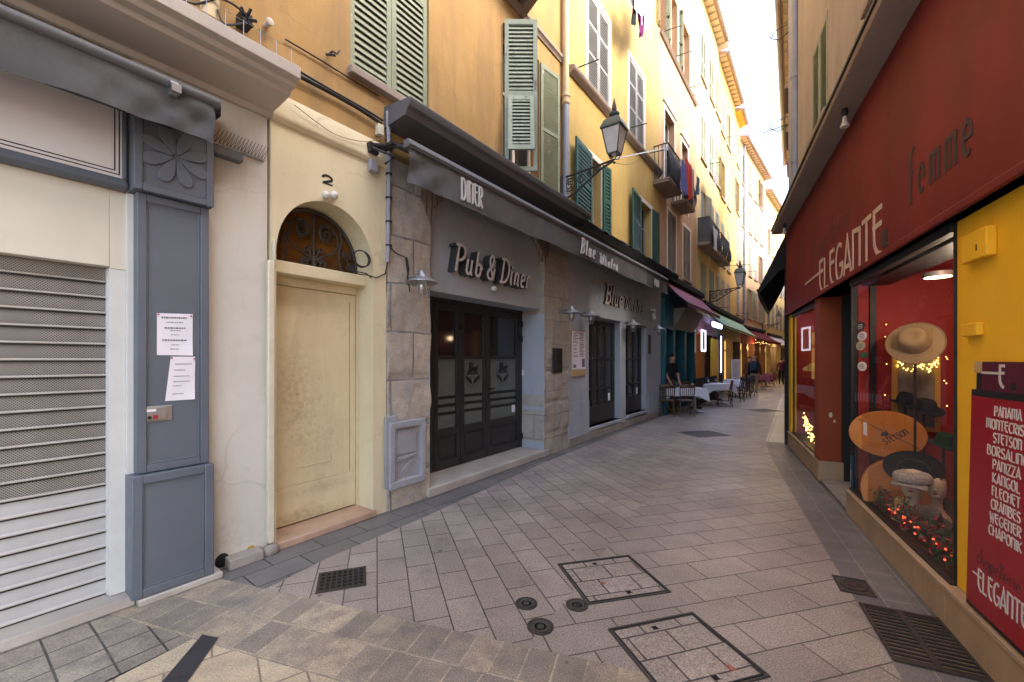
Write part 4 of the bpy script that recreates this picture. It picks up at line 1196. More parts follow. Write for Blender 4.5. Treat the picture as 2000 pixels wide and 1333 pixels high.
for k, (a, c) in enumerate(leafs):
    st = .075
    b = MB()
    b.box(a, a + st, do - .03, do + .02, dz0, dz1).box(c - st, c, do - .03, do + .02, dz0, dz1)
    for z0, z1 in ((dz0, dz0 + .12), (.56, .66), (1.61, 1.66), (dz1 - .11, dz1)):
        b.box(a + st, c - st, do - .029, do + .019, z0, z1)
    b.box(a + st, c - st, do - .02, do - .002, dz0 + .12, .56).box(a + st + .04, c - st - .04, do - .002, do + .008, dz0 + .16, .52)
    dl = b.build('door_leaf', M['doordark'], pub, bev=.004)
    b = MB().quad((a + st, do - .012, 1.66), (c - st, do - .012, 1.66), (c - st, do - .012, dz1 - .11), (a + st, do - .012, dz1 - .11))
    b.build('pane', M['pane'], dl, recalc=False)
    b = MB().quad((a + st, do - .012, .66), (c - st, do - .012, .66), (c - st, do - .012, 1.61), (a + st, do - .012, 1.61))
    b.build('frosted_pane', M['frosted'], dl, recalc=False)
    b = MB()
    for z in (.86, .97, 1.08): b.box(a + st, c - st, do - .012, do - .009, z - .022, z + .022)
    if k >= 2: whale_logo(b, (a + c) / 2, 1.38, do - .012, min(.17, (c - a) / 2 - st - .015))
    b.build('window_film', M['black'], dl)
    if k == 3:
        MB().tube([(a + .03, do + .02, 1.15), (a + .03, do + .06, 1.15), (a + .12, do + .06, 1.15)], .011, 8).build('handle', M['blackmetal'], dl)
        MB().box(c - .19, c - .10, do - .011, do - .007, .72, .84).build('sticker', M['paper'], dl)
    if k == 1:
        MB().box(c - .02, c + .03, do + .02, do + .05, 2.02, 2.1).box(c - .02, c + .03, do + .02, do + .05, dz0 + .02, dz0 + .1).tube([(c, do + .03, 2.1), (c, do + .03, 2.38)], .007, 6).build('bolt', M['blackmetal'], dl)
for z in (.3, 1.95, 2.2): MB().box(pB - .075, pB - .02, do + .03, do + .055, z - .05, z + .05).build('door_hinge', M['blackmetal'], pub)
MB().box(pB - .0, pB - .012, -.42, -.37, 1.33, 1.43).build('bell_plate', M['plasticwhite'], pub)
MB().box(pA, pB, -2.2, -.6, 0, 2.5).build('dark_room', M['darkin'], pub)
MB().ball((SW(964, 0), .0, LW.z(964, 564, 0)), .04, 12, 8, (1, 1.2, 1)).build('door_spotlight', M['plasticwhite'], pub)

# plastered part with two tall windows
wins = [(SW(1150), SW(1211), .24, 2.45), (SW(1222), SW(1262), .27, 2.45)]
wall_part(pub, 'plaster_wall', M['greyplaster'], pC, p1, 0, PT + .02, [(*w4, .16) for w4 in wins], 0, .5, .16)
b = MB().box(pC + .002, wins[0][0] - .01, 0, .018, 0, .80)
b.build('dado', M['greyplaster'], pub, bev=.006)
b = MB().box(wins[1][1] + .12, p1 - .005, 0, .02, 0, .72)
b.build('dado', M['greyplaster'], pub, bev=.006)
MB().box(pC, p1, .0, .035, 0, .16).build('plinth', M['kerb'], pub, bev=.01)
for k, (a, c, z0, z1) in enumerate(wins):
    o = -.15; st = .06
    b = MB().box(a, a + st, o - .05, o + .02, z0, z1).box(c - st, c, o - .05, o + .02, z0, z1).box(a + st, c - st, o - .05, o + .02, z1 - .09, z1).box(a + st, c - st, o - .05, o + .02, z0, z0 + .38)
    n = 4 if k == 0 else 3
    for i in range(1, n):
        x = a + st + (c - a - 2 * st) * i / n; ww = .04 if i == n // 2 and n == 4 else .018
        b.box(x - ww, x + ww, o - .04, o + .012, z0 + .38, z1 - .09)
    for z in (1.62, .98): b.box(a + st, c - st, o - .04, o + .008, z - .018, z + .018)
    f = b.build('window', M['doordark'], pub, bev=.003)
    MB().quad((a + st, o - .02, z0 + .36), (c - st, o - .02, z0 + .36), (c - st, o - .02, z1), (a + st, o - .02, z1)).build('pane', M['pane'], f, recalc=False)
    b = MB().box(c - .3, c - .19, o - .018, o - .014, z0 + .43, z0 + .6)
    b.build('sticker', M['paper'], f)
    MB().box(a - .01, c + .01, -.14, .045, z0 - .06, z0).build('sill', M['greyplaster'], f, bev=.005)
    MB().box(a - .02, c + .02, -.02, .012, z1, z1 + .035).build('lintel', M['letterside'], f)
# sign lettering: deep letters standing off the wall
def sign(text, s0, z0, s1, h, o0, o1, lab_name, caps):
    b = MB(); lettering(b, text, s0, z0, h, .8, h * .10, o0, o1, SG, .1, .25, slant=.22, width=s1 - s0)
    r = b.build(lab_name, M['letterside'], pub)
    b = MB(); lettering(b, text, s0, z0, h, .8, h * .098, o1, o1 + .004, SG, .1, .25, slant=.22, width=s1 - s0)
    b.build('letter_face', M['letterface'], r)
z0 = LW.z(885, 527, .08)
sign('Pub & Diner', SW(886, .08), 2.70, SW(1036, .08), .34, -.05, .075, 'sign_letters', None)
sign('Blue', SW(1181, .04), 2.81, SW(1215, .04), .42, 0.0, .045, 'sign_letters', None)
sign('Whales', SW(1219, .03), 2.80, SW(1257, .03), .31, 0.0, .03, 'sign_letters', None)
# cornice
b = MB().profile([(-.05, 4.03), (.30, 4.07), (.34, 4.07), (.36, 4.13), (.40, 4.15), (.42, 4.20), (.42, 4.225), (-.05, 4.27)], p0 - .02, SW(1135, .2))
b.build('cornice', M['barmetal'], pub, bev=.004)

# pub awning
aw = thing('awning', 'dark grey pub awning with white lettering on its valance', 'awning', LW, (p0 + p1) / 2, 0, 3.7)
ao = .48
e0, e1 = SW(798, ao), SW(1303, ao)
zl, zr = LW.z(799, 281, ao), LW.z(1300, 547, ao)
az = (zl + zr) / 2
b = MB(); drape(b, e0, e1, ao, az - .02, .35, n=340, amp=.012, seed=8)
b.build('valance', M['awninggrey'], aw, recalc=False)
b = MB().profile([(ao - .06, az - .03), (ao + .02, az - .03), (ao + .035, az), (ao + .02, az + .05), (ao - .06, az + .05)], e0 - .02, e1 + .02)
b.build('front_bar', M['barmetal'], aw, bev=.006)
b = MB(); b.grid(lambda u, v: (e0 + (e1 - e0) * u, ao - .05 - .38 * v, az + .04 + .13 * v - .04 * math.sin(v * PI)), 60, 6)
b.build('canopy', M['awninggrey'], aw, recalc=False)
b = MB().tube([(e0 + .05, ao - .03, az), (e0 - .12, .12, az + .05)], .02, 8).box(e0 - .16, e0 - .06, .03, .10, az - .02, az + .08).box(e0 - .08, e0 + .0, .10, .34, az + .02, az + .05).tube([(e0 - .16, .14, az), (e0 - .02, .3, az - .08), (e0 - .06, .2, az - .14)], .012, 6)
b.build('folding_arm', M['blackmetal'], aw)
MB().box(e0 - .14, e0 - .05, .03, .08, az - .19, az - .08).build('junction_box', M['conduit'], aw, bev=.006)
def onaw(text, px0, px1, z0, h, font, sl, st):
    b = MB()
    a, c = SW(px0, ao + .02), SW(px1, ao + .02)
    lettering(b, text, a, z0, h, .8, st, ao + .012, ao + .030, font, .22, slant=sl, width=c - a)
    b.build('valance_lettering', M['textwhite'], aw)
zc = az - .37
onaw('DINER', 902, 942, LW.z(905, 391, ao + .02), .235, G, 0, .019)
onaw('Blue', 1134, 1162, LW.z(1134, 493, ao + .02), .25, SG, .2, .026)
onaw('Whales', 1170, 1206, LW.z(1170, 514, ao + .02), .19, SG, .2, .021)
onaw('PUB', 1279, 1287, LW.z(1279, 558, ao + .02), .16, G, 0, .02)
b = MB()
x0, x1 = SW(1128, .3), SW(1318, .3)
b.grid(lambda u, v: (x0 + (x1 - x0) * u, .42 - .42 * v, 4.03 + .17 * math.sin(v * PI * .6) + .03 * math.sin(u * 40) * math.sin(v * 3) + .02 * math.sin(u * 91)), 90, 8)
b.grid(lambda u, v: (x0 + (x1 - x0) * u, .42 - .05 * v, 4.03 - .16 * v + .02 * math.sin(u * 33)), 90, 3)
tag(b.build('folded_awning', M['blackcloth'], fr=LW, at=((x0 + x1) / 2, 0, 4.0), recalc=False), 'crumpled black awning cloth lying along the far half of the pub cornice', 'awning cloth')

# wall lamps: arm, enamel shade, glass jar
def wall_lamp(label, s, z, o=0.0):
    t = thing('wall_lamp', label, 'wall lamp', LW, s, o, z, 'galvanised wall lamps on the pub front')
    BASE[t] = (0, 0, 0, LW)
    MB().lathe([(.045, -.01), (.045, .01), (.02, .025)], 0, 0, 16, tilt=Matrix.Rotation(-PI / 2, 3, 'X')).tube([(0, 0, 0), (0, .12, .02), (0, .2, 0)], .014, 8).build('arm', M['galv'], t)
    MB().lathe([(.002, .07), (.035, .06), (.04, .02), (.05, .0), (.17, -.055), (.172, -.065), (.05, -.02), (.03, -.02)], 0, .22, 24).build('shade', M['galv'], t)
    j = MB().lathe([(.045, -.03), (.055, -.08), (.055, -.16), (.035, -.2), (.002, -.21)], 0, .22, 18).build('glass_jar', M['clearglass'], t)
    MB().ball((0, .22, -.1), .028, 10, 8, (1, 1, 1.4)).build('bulb', M['plasticwhite'], j)
    b = MB()
    for k in range(4):
        a = k * PI / 2
        b.tube([(.06 * math.cos(a), .22 + .06 * math.sin(a), -.03), (.065 * math.cos(a), .22 + .065 * math.sin(a), -.15), (.02 * math.cos(a), .22 + .02 * math.sin(a), -.225)], .004, 5)
    b.build('guard', M['galv'], t)
    return t
lamp0 = wall_lamp('galvanised wall lamp on the stone pillar left of the pub entrance', SW(800, .05), LW.z(800, 545, .05), po)
for px, py, lab in ((1092, 607, 'galvanised wall lamp on the stone pillar above the small black menu'), (1134, 613, 'galvanised wall lamp above the cream menu board'),
                    (1219, 631, 'galvanised wall lamp between the two tall pub windows'), (1271, 640, 'galvanised wall lamp at the far end of the pub front, below the camera')):
    copy_thing(lamp0, LW, SW(px, .0), po if px == 1092 else 0, LW.z(px, py), lab)
t = thing('security_camera', 'small white security camera high at the end of the pub front', 'camera', LW, SW(1272), 0, LW.z(1272, 615))
MB().tube([(SW(1270), 0, LW.z(1272, 606)), (SW(1272), .09, LW.z(1272, 606)), (SW(1272), .1, LW.z(1272, 612))], .03, 8).build('bracket', M['plasticwhite'], t)
z = LW.z(1272, 618); MB().tube([(SW(1271), .07, z + .06), (SW(1271), .1, z - .08)], .05, 12).build('body', M['plasticwhite'], t)
# menu boards
a, c = SW(1117, .03), SW(1144, .03); z1, z0 = LW.z(1117, 645, .03), LW.z(1117, 736, .03)
t = thing('menu_board', 'tall cream menu board with printed sheet on the grey pub wall', 'menu board', LW, (a + c) / 2, 0, z0)
MB().box(a, c, .002, .03, z0, z1).build('board', M['woodlight'], t, bev=.004)
MB().box(a + .02, c - .02, .03, .034, z0 + .13, z1 - .02).build('menu_sheet', M['paper'], t)
b = MB()
for cx in (0, 1):
    x0 = a + .045 + cx * (c - a - .07) / 2; x1 = x0 + (c - a - .12) / 2
    z = z1 - .07
    while z > z0 + .36:
        wd = (x1 - x0) * random.uniform(.5, 1); b.box(x0, x0 + wd, .034, .0352, z, z + .012); z -= random.choice((.028, .028, .05))
b.box(a + .05, a + .16, .034, .0354, z0 + .16, z0 + .22).box(c - .17, c - .05, .034, .0354, z0 + .17, z0 + .33).box(a + .12, c - .12, .034, .0354, z1 - .05, z1 - .035)
b.build('print', M['ink'], t)
a, c = SW(1080, .05), SW(1098, .05); z1, z0 = LW.z(1080, 680, .05), LW.z(1080, 729, .05)
t = thing('menu_board', 'small black framed chalk menu on the stone pillar right of the entrance', 'menu board', LW, (a + c) / 2, po, z0)
MB().box(a, c, po, .055, z0, z1).build('frame', M['iron'], t, bev=.003)
MB().box(a + .02, c - .02, .055, .058, z0 + .02, z1 - .02).build('slate', M['black'], t)
b = MB()
for i in range(11): b.box(a + .05, a + .05 + random.uniform(.06, .13), .058, .0592, z0 + .06 + i * .04, z0 + .068 + i * .04)
b.build('chalk_lines', M['ink'], t)
MB().box(SW(1266), SW(1270), .002, .02, LW.z(1268, 692), LW.z(1268, 655)).build('door_number_plate', M['iron'], pub)

# niche frame low on the pillar
a, c = SW(759, .06), SW(830, .06); z1, z0 = LW.z(790, 822, .06), LW.z(790, 950, .06)
t = thing('stone_niche', 'broken grey stone niche frame low on the pillar beside the doorway', 'stone niche', LW, (a + c) / 2, po, z0)
b = MB().prism([(a, z0), (c, z0), (c, z1), (a, z1), (a, z0 + .08), (a + .075, z0 + .08), (a + .075, z1 - .075), (c - .07, z1 - .075), (c - .07, z0 + .08), (a, z0 + .08)], po - .01, .085)
b.build('frame', M['nichestone'], t, bev=.01)
b = MB().box(a + .07, c - .07, po - .02, .035, z0 + .07, z1 - .07)
b.build('back', M['nichestone'], t)
mz = z0 + (z1 - z0) * .52
b = MB().box(a + .085, c - .12, .036, .055, mz - .02, z1 - .1).prism([(a + .08, mz - .09), (c - .12, mz - .06), (c - .12, mz - .03), (a + .08, mz - .045)], .036, .06).prism([(a + .1, z0 + .1), (a + .2, z0 + .1), (c - .14, mz - .1), (c - .2, mz - .1)], .036, .045)
b.build('broken_panel', M['nichestone'], t, bev=.004)
MB().box(SW(753, .06), SW(776, .05), po, .06, z0 + .02, z1 + .07).build('backing_slab', M['nichestone'], t, bev=.012)
# conduit bundle at the pillar edge
t = thing('conduit', 'grey cable conduit strapped down the joint between doorway and pub pillar', 'conduit', LW, p0, .03, 2.6)
cs_ = SW(757, .05)
b = MB().tube([(cs_, .05, 4.2), (cs_ + .02, .05, 3.8), (cs_ + .015, .05, 3.3), (cs_, .05, 2.62)], .020, 8).tube([(cs_ + .03, .045, 4.1), (cs_ + .035, .045, 3.3), (cs_ + .02, .045, 2.8)], .012, 6)
b.build('tubes', M['conduit'], t)
b = MB()
for z in (2.8, 3.05, 3.3, 3.55, 3.8): b.lathe([(.034, -.008), (.034, .008)], cs_ + .015, .05, 12, z0=z)
b.build('strap', M['cable'], t)
b = MB().tube([(SW(758, .04), .04, 2.8), (SW(775, .04), .04, 2.74), (SW(791, .04), .05, 2.72), (SW(795, .04), .05, 2.55), (SW(799, .04), .05, 2.35)], .006, 6).tube([(SW(793, .04), .05, 2.72), (SW(797, .04), .05, 2.6), (SW(794, .04), .05, 2.48)], .009, 6)
tag(b.build('cable', M['cable'], fr=LW, at=(SW(780), .03, 2.5)), 'short black cable feeding the lamp on the left pub pillar', 'cable')

# ------------------------------------------------------------------ left: houses
def house(name, label, fr, s0, s1, z0, z1, mat, group=None):
    t = thing(name, label, 'house', fr, (s0 + s1) / 2, 0, z0, group)
    return t
oh0, oh1 = -7.0, SW(1106)
orange = house('house', 'ochre house with pale green shutters above the pub and yellow doorway', LW, oh0, oh1, 3.6, 16, 'ochre')
W1 = (SW(684), SW(838), 4.45, 6.45)
W2 = (7.60, 8.58, 4.35, 6.50)
wall_part(orange, 'wall', M['ochre'], oh0, oh1, 3.63, 16, [W1, W2, (W1[0], W1[1], 8, 10), (W2[0], W2[1], 8, 10)], 0, 7)
window(orange, *W1, 'closed', 'sagegreen', None, 'soffit', pitch=.072, rails=(.66,), sillw=.03)
# second window: left leaf stands half open with a tilted flap, right leaf folded back
b = None
w2 = window(orange, *W2, None, 'sagegreen', None, 'soffit', pitch=.06, sillw=.02)
X = hinge(7.60, .03, R(54))
q = MB(); lz0, lz1 = 4.32, 6.50
q.X = X
q.box(7.60, 7.66, .03, .07, lz0, lz1).box(8.01, 8.07, .03, .07, lz0, lz1).box(7.66, 8.01, .031, .069, lz1 - .07, lz1).box(7.66, 8.01, .031, .069, lz0, lz0 + .06).box(7.66, 8.01, .031, .069, 5.38, 5.46)
q.X = None
shutter_leaf(q, 7.60, 8.07, 5.40, lz1, .03, .058, rails=(), X=X)
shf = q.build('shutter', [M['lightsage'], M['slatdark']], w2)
q = MB(); fl = hinge(7.60, .03, R(54)) @ Matrix.Translation((0, -.07, 5.40)) @ Matrix.Rotation(R(-13), 4, 'X') @ Matrix.Translation((0, .07, -5.40))
shutter_leaf(q, 7.65, 8.02, 4.50, 5.39, .05, .058, rails=(), X=fl)
q.build('shutter_flap', [M['lightsage'], M['slatdark']], w2)
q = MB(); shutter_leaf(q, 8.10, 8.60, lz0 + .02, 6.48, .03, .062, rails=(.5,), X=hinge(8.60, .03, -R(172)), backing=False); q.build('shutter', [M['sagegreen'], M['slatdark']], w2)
MB().profile([(-.02, 6.86), (.02, 6.86), (.03, 6.90), (.06, 6.93), (.06, 6.98), (-.02, 7.0)], 5.6, oh1 - .12).build('string_course', M['soffit'], orange, bev=.004)
# balcony overhead
bal = thing('balcony', 'brown balcony slab with iron rail high above the half open green shutter', 'balcony', LW, SW(1050), .3, 7.25)
ba0, ba1 = SW(1012, .35), SW(1062, .35)
MB().box(ba0, ba1, 0, .62, 7.22, 7.34).box(ba0 + .02, ba1 - .02, 0, .58, 7.16, 7.22).build('slab', M['brownshutter'], bal, bev=.01)
b = MB()
for x in (ba0 + .12, ba1 - .12): b.profile([(0, 6.86), (.06, 6.86), (.5, 7.16), (0, 7.16)], x - .06, x + .06)
b.build('bracket', M['brownshutter'], bal, bev=.01)
b = MB()
n = 12
for i in range(n + 1):
    x = ba0 + .03 + (ba1 - ba0 - .06) * i / n; b.tube([(x, .58, 7.34), (x, .58, 8.2)], .009, 5)
for x in (ba0 + .03, ba1 - .03):
    for j in range(5): b.tube([(x, .05 + j * .12, 7.34), (x, .05 + j * .12, 8.2)], .009, 5)
    b.tube([(x, 0, 8.2), (x, .58, 8.2)], .015, 6)
b.tube([(ba0 + .03, .58, 8.2), (ba1 - .03, .58, 8.2)], .015, 6).tube([(ba0 + .03, .58, 7.42), (ba1 - .03, .58, 7.42)], .01, 6)
b.build('railing', M['iron'], bal)

# downpipe at the party wall
ps = SW(1105, .08)
t = thing('downpipe', 'drainpipe between ochre and yellow houses, cream above and grey below', 'drainpipe', LW, ps, .08, 4.3)
MB().tube([(ps, .08, LW.z(1105, 195, .08)), (ps, .08, 16)], .055, 12).build('upper_pipe', M['pipe_cream'], t)
zz = LW.z(1105, 195, .08)
MB().tube([(ps, .08, 4.2), (ps, .08, zz)], .06, 12).build('lower_pipe', M['pipe_grey'], t)
MB().lathe([(.06, -.1), (.075, -.08), (.075, -.05), (.065, -.04), (.065, .03), (.078, .04), (.078, .07), (.06, .09)], ps, .08, 16, z0=zz).build('collar', M['pipe_cream'], t)
# cream pipe in the top left and cables along the ochre house
ps = SW(410, .12)
t = thing('downpipe', 'cream drainpipe ending above the shop cornice at the top of the photo', 'drainpipe', LW, ps, .12, 3.9)
MB().tube([(ps, .12, 3.86), (ps, .12, 9)], .06, 12).build('pipe', M['pipe_cream'], t)
def wire(name, label, pts, r, m, fr=LW):
    b = MB()
    P3 = [Vector(p) for p in pts]
    out = []
    for i in range(len(P3) - 1):
        a0, a1, a2, a3 = P3[max(0, i - 1)], P3[i], P3[i + 1], P3[min(len(P3) - 1, i + 2)]
        for k in range(6):
            t_ = k / 6
            out.append(.5 * (2 * a1 + (a2 - a0) * t_ + (2 * a0 - 5 * a1 + 4 * a2 - a3) * t_ ** 2 + (3 * a1 - a0 - 3 * a2 + a3) * t_ ** 3))
    out.append(P3[-1])
    b.tube(out, r, 6)
    return tag(b.build(name, M[m], fr=fr, at=tuple(P3[len(P3) // 2])), label, 'cable')
wp = lambda px, py, o: (LW.s(px, o), o, LW.z(px, py, o))
wire('cable', 'thickest black cable sagging from shop cornice to the pub cornice', [wp(490, 88, .05), wp(560, 135, .05), wp(640, 178, .04), wp(700, 212, .04), wp(745, 242, .04)], .019, 'cable')
wire('cable', 'second black cable running just above the thick one', [wp(480, 75, .06), wp(560, 125, .05), wp(650, 178, .05), wp(710, 212, .05), wp(748, 236, .05)], .010, 'cable')
wire('cable', 'thin tan wire drooping across the ledge over the arched doorway', [wp(575, 205, .07), wp(620, 240, .07), wp(660, 265, .07), wp(715, 277, .07), wp(752, 268, .06)], .004, 'cable_tan')
wire('cable', 'thin dark cable stub running diagonally under the closed green window', [wp(557, 77, .02), wp(610, 108, .02), wp(670, 145, .02), wp(740, 188, .02)], .007, 'cable')
wire('cable', 'tan wire lying along the shop cornice top towards the thick cable', [wp(330, 0, .3), wp(390, 35, .28), wp(440, 75, .2), wp(500, 108, .1)], .007, 'cable_tan')
wire('cable', 'black wire curling above the shop cornice beside the cream pipe', [wp(335, -10, .12), wp(380, 8, .14), wp(430, -2, .2), wp(470, 20, .2), wp(482, 42, .14), wp(440, 48, .2), wp(425, 20, .18)], .008, 'cable')
wire('cable', 'second tan wire looping on the cornice top behind the first', [wp(350, 0, .2), wp(410, 30, .2), wp(455, 60, .14), wp(505, 100, .08), wp(540, 122, .05)], .006, 'cable_tan')
b = MB(); c = wp(480, 38, .10); b.box(c[0] - .04, c[0] + .04, .02, .12, c[2] - .05, c[2] + .04)
for k in range(5): b.tube([(c[0], .1, c[2]), (c[0] + .06 * math.cos(k * 1.3), .15, c[2] + .07 * math.sin(k * 1.3))], .012, 6)
tag(b.build('cable_connector', M['blackmetal'], fr=LW, at=(c[0], .02, c[2])), 'tangle of black cable connectors on the ochre wall above the cornice', 'connector')
b = MB(); c = wp(650, 112, .05); b.tube([(c[0] - .02, 0, c[2] + .03), (c[0] - .02, .08, c[2] + .03), (c[0], .12, c[2]), (c[0] + .03, .11, c[2] + .05)], .009, 6).tube([(c[0] - .06, .03, c[2]), (c[0] + .01, .08, c[2] + .01)], .012, 6)
tag(b.build('iron_hook', M['iron'], fr=LW, at=(c[0], 0, c[2])), 'small iron hook on the ochre wall left of the closed green shutters', 'hook')
b = MB(); c = wp(522, 48, .03); b.lathe([(.02, 0), (.02, .06), (.03, .065), (.03, .085), (.01, .09)], c[0], 0, 12, z0=c[2], tilt=Matrix.Rotation(-PI / 2, 3, 'X'))
tag(b.build('wall_stub', M['cornice'], fr=LW, at=c), 'capped pipe stub on the ochre wall right of the cable tangle', 'pipe stub')
b = MB(); c = wp(742, 255, .04); b.box(c[0] - .03, c[0] + .04, .0, .06, c[2] - .05, c[2] + .06)
tag(b.build('junction_box', M['pvc'], fr=LW, at=c, bev=.005), 'small cream junction box where the cables reach the pub cornice', 'junction box')

# yellow house
y0, y1 = SW(1106), SW(1287)
yh = house('house', 'bright yellow house with green shutters on its lower floor', LW, y0, y1, 3.6, 15.5, 'yellow')
U1 = (SW(1147), SW(1189), 7.08, 8.95); U2 = (SW(1228), SW(1257), 7.08, 8.95)
G1 = (SW(1153), SW(1174), 4.25, 5.68); G2 = (SW(1249), SW(1272), 4.30, 5.70)
T1 = (U1[0], U1[1], 10.2, 12.0); T2 = (U2[0], U2[1], 10.2, 12.0)
wall_part(yh, 'wall', M['yellow'], y0, y1, 4.0, 15.5, [U1, U2, G1, G2, T1, T2], 0, 7)
for w_ in (U1, U2, T1, T2): window(yh, *w_, 'closed', 'greyshutter', 'white', None, pitch=.06, rails=(.36, .68), rec=.03)
window(yh, *G1, None, 'darkgreen', 'white', None)
window(yh, *G2, None, 'darkgreen', 'white', None)
wk = [c_ for c_ in yh.children if c_.name.startswith('window')]
for (g, lp, rp, wi) in ((G1, 1118, 1190, 4), (G2, 1230, 1284, 5)):
    a, c = SW(lp, .04), SW(rp, .04)
    q = MB(); shutter_leaf(q, a, g[0] - .02, g[2] - .05, g[3] + .02, .02, .075, rails=(.5,), X=hinge(g[0], .02, -R(5)), st=.07); q.build('shutter', [M['darkgreen'], M['black']], wk[wi])
    q = MB(); shutter_leaf(q, g[1] + .02, c, g[2] - .05, g[3] + .02, .02, .075, rails=(.5,), X=hinge(g[1], .02, R(7)), st=.07); q.build('shutter', [M['darkgreen'], M['black']], wk[wi])
b = MB().profile([(-.02, 6.84), (.03, 6.84), (.06, 6.88), (.10, 6.91), (.12, 6.96), (.12, 6.99), (-.02, 7.02)], y0 + .1, y1 + .02)
b.build('string_course', M['soffit'], yh, bev=.004)
b = MB()
for px, py, L_ in ((1120, 132, .42), (1150, 128, .0), (1222, 250, .4), (1244, 250, .0), (1258, 300, .4)):
    if L_: c = wp(px + 10, py, 0); b.tube([c, (c[0], L_, c[2] - .02)], .012, 6)
b.build('clothes_rod', M['iron'], yh)

# street lanterns on scrolled brackets
def lantern(label, fr, s, z, reach, k=1.0):
    t = thing('street_lantern', label, 'street lantern', fr, s, 0, z, 'street lanterns on wall brackets')
    BASE[t] = (0, 0, 0, fr)
    b = MB()
    rise = .10 * k
    b.tube([(0, .0, .03), (0, reach, rise)], .018 * k, 8)
    b.tube([(0, .02, -.36 * k), (0, reach * .25, -.30 * k), (0, reach * .5, -.15 * k), (0, reach * .75, -.0), (0, reach * .98, rise - .02)], .018 * k, 6)
    b.tube([(0, .015, .08), (0, .015, -.46 * k)], .028 * k, 8)
    for cy, cz, r0, tr in ((.17 * k, -.13 * k, .125 * k, 2.2), (.40 * k, -.07 * k, .075 * k, 1.6), (.56 * k, -.02 * k, .055 * k, 1.5), (.70 * k, .02 * k, .04 * k, 1.3)):
        if cy < reach * .9:
            b.tube([(0, cy + r0 * (1 - .8 * i / 24) * math.cos(1 + tr * 2 * PI * i / 24), cz + r0 * (1 - .8 * i / 24) * math.sin(1 + tr * 2 * PI * i / 24)) for i in range(25)], .013 * k, 6)
    b.ball((0, .03, -.48 * k), .04 * k, 10, 8).ball((0, reach, rise - .05), .022 * k, 8, 6)
    b.build('bracket', M['iron'], t)
    zb = rise + .06 * k
    b = MB()
    for sx in (-1, 1):
        for so in (-1, 1):
            b.tube([(0, reach, rise), (sx * .05 * k, reach + so * .05 * k, rise + .01), (sx * .085 * k, reach + so * .085 * k, zb + .04 * k)], .008 * k, 6)
            b.tube([(sx * .085 * k, reach + so * .085 * k, zb + .03 * k), (sx * .155 * k, reach + so * .155 * k, zb + .43 * k)], .011 * k, 6)
    def ring(h, r, th):
        q = r * k
        b.box(-q, q, reach - q, reach - q + th, h, h + th).box(-q, q, reach + q - th, reach + q, h, h + th).box(-q, -q + th, reach - q + th, reach + q - th, h, h + th).box(q - th, q, reach - q + th, reach + q - th, h, h + th)
    ring(zb + .02 * k, .09, .015 * k); ring(zb + .425 * k, .175, .02 * k)
    f = b.build('cage', M['lampgreen'], t)
    b = MB(); n4 = 4; s2 = math.sqrt(2)
    b.lathe([(.082 * k * s2, zb + .035 * k), (.150 * k * s2, zb + .42 * k)], 0, reach, 4, a0=PI / 4)
    b.build('glass', M['lampglass'], f, smooth=10)
    b = MB()
    b.lathe([(.18 * k * s2, zb + .44 * k), (.135 * k * s2, zb + .56 * k), (.10 * k * s2, zb + .60 * k), (.06 * k, zb + .60 * k)], 0, reach, 4, a0=PI / 4)
    b.lathe([(.055 * k, zb + .59 * k), (.055 * k, zb + .63 * k), (.085 * k, zb + .67 * k), (.085 * k, zb + .69 * k), (.05 * k, zb + .70 * k)], 0, reach, 14)
    b.build('roof', M['lampgreen'], t, smooth=25)
    b = MB().lathe([(.05 * k, zb + .70 * k), (.062 * k, zb + .75 * k), (.05 * k, zb + .82 * k), (.03 * k, zb + .88 * k), (.004, zb + .95 * k)], 0, reach, 10, so=.6).lathe([(.02 * k, zb + .83 * k), (.004, zb + .92 * k)], .03 * k, reach, 6)
    b.build('flame_finial', M['iron'], t)
    MB().ball((0, reach, zb + .05 * k), .05 * k, 10, 8, (1, 1, 1.3)).build('bulb', M['plasticwhite'], t)
    return t
ls = SW(1100, .05)
lz = LW.z(1100, 352, .05)
# reach found from where the lamp hangs in the street
lan = lantern('large green street lantern on scrolled iron bracket over the pub awning', LW, ls, lz, 1.0, 1.0)
wire('stay_rod', 'thin steel stay rod from the big lantern to the salmon house', [(ls, 1.0, lz + .11), (SW(1298, .1), .1, LW.z(1298, 290, .1))], .012, 'steel')
wire('cable', 'thin sagging cable beneath the lantern stay rod', [(ls, .98, lz + .06), (ls * .6 + .4 * SW(1262), .62, lz * .6 + .4 * LW.z(1262, 300) - .10), (SW(1262), .02, LW.z(1262, 300))], .005, 'cable')

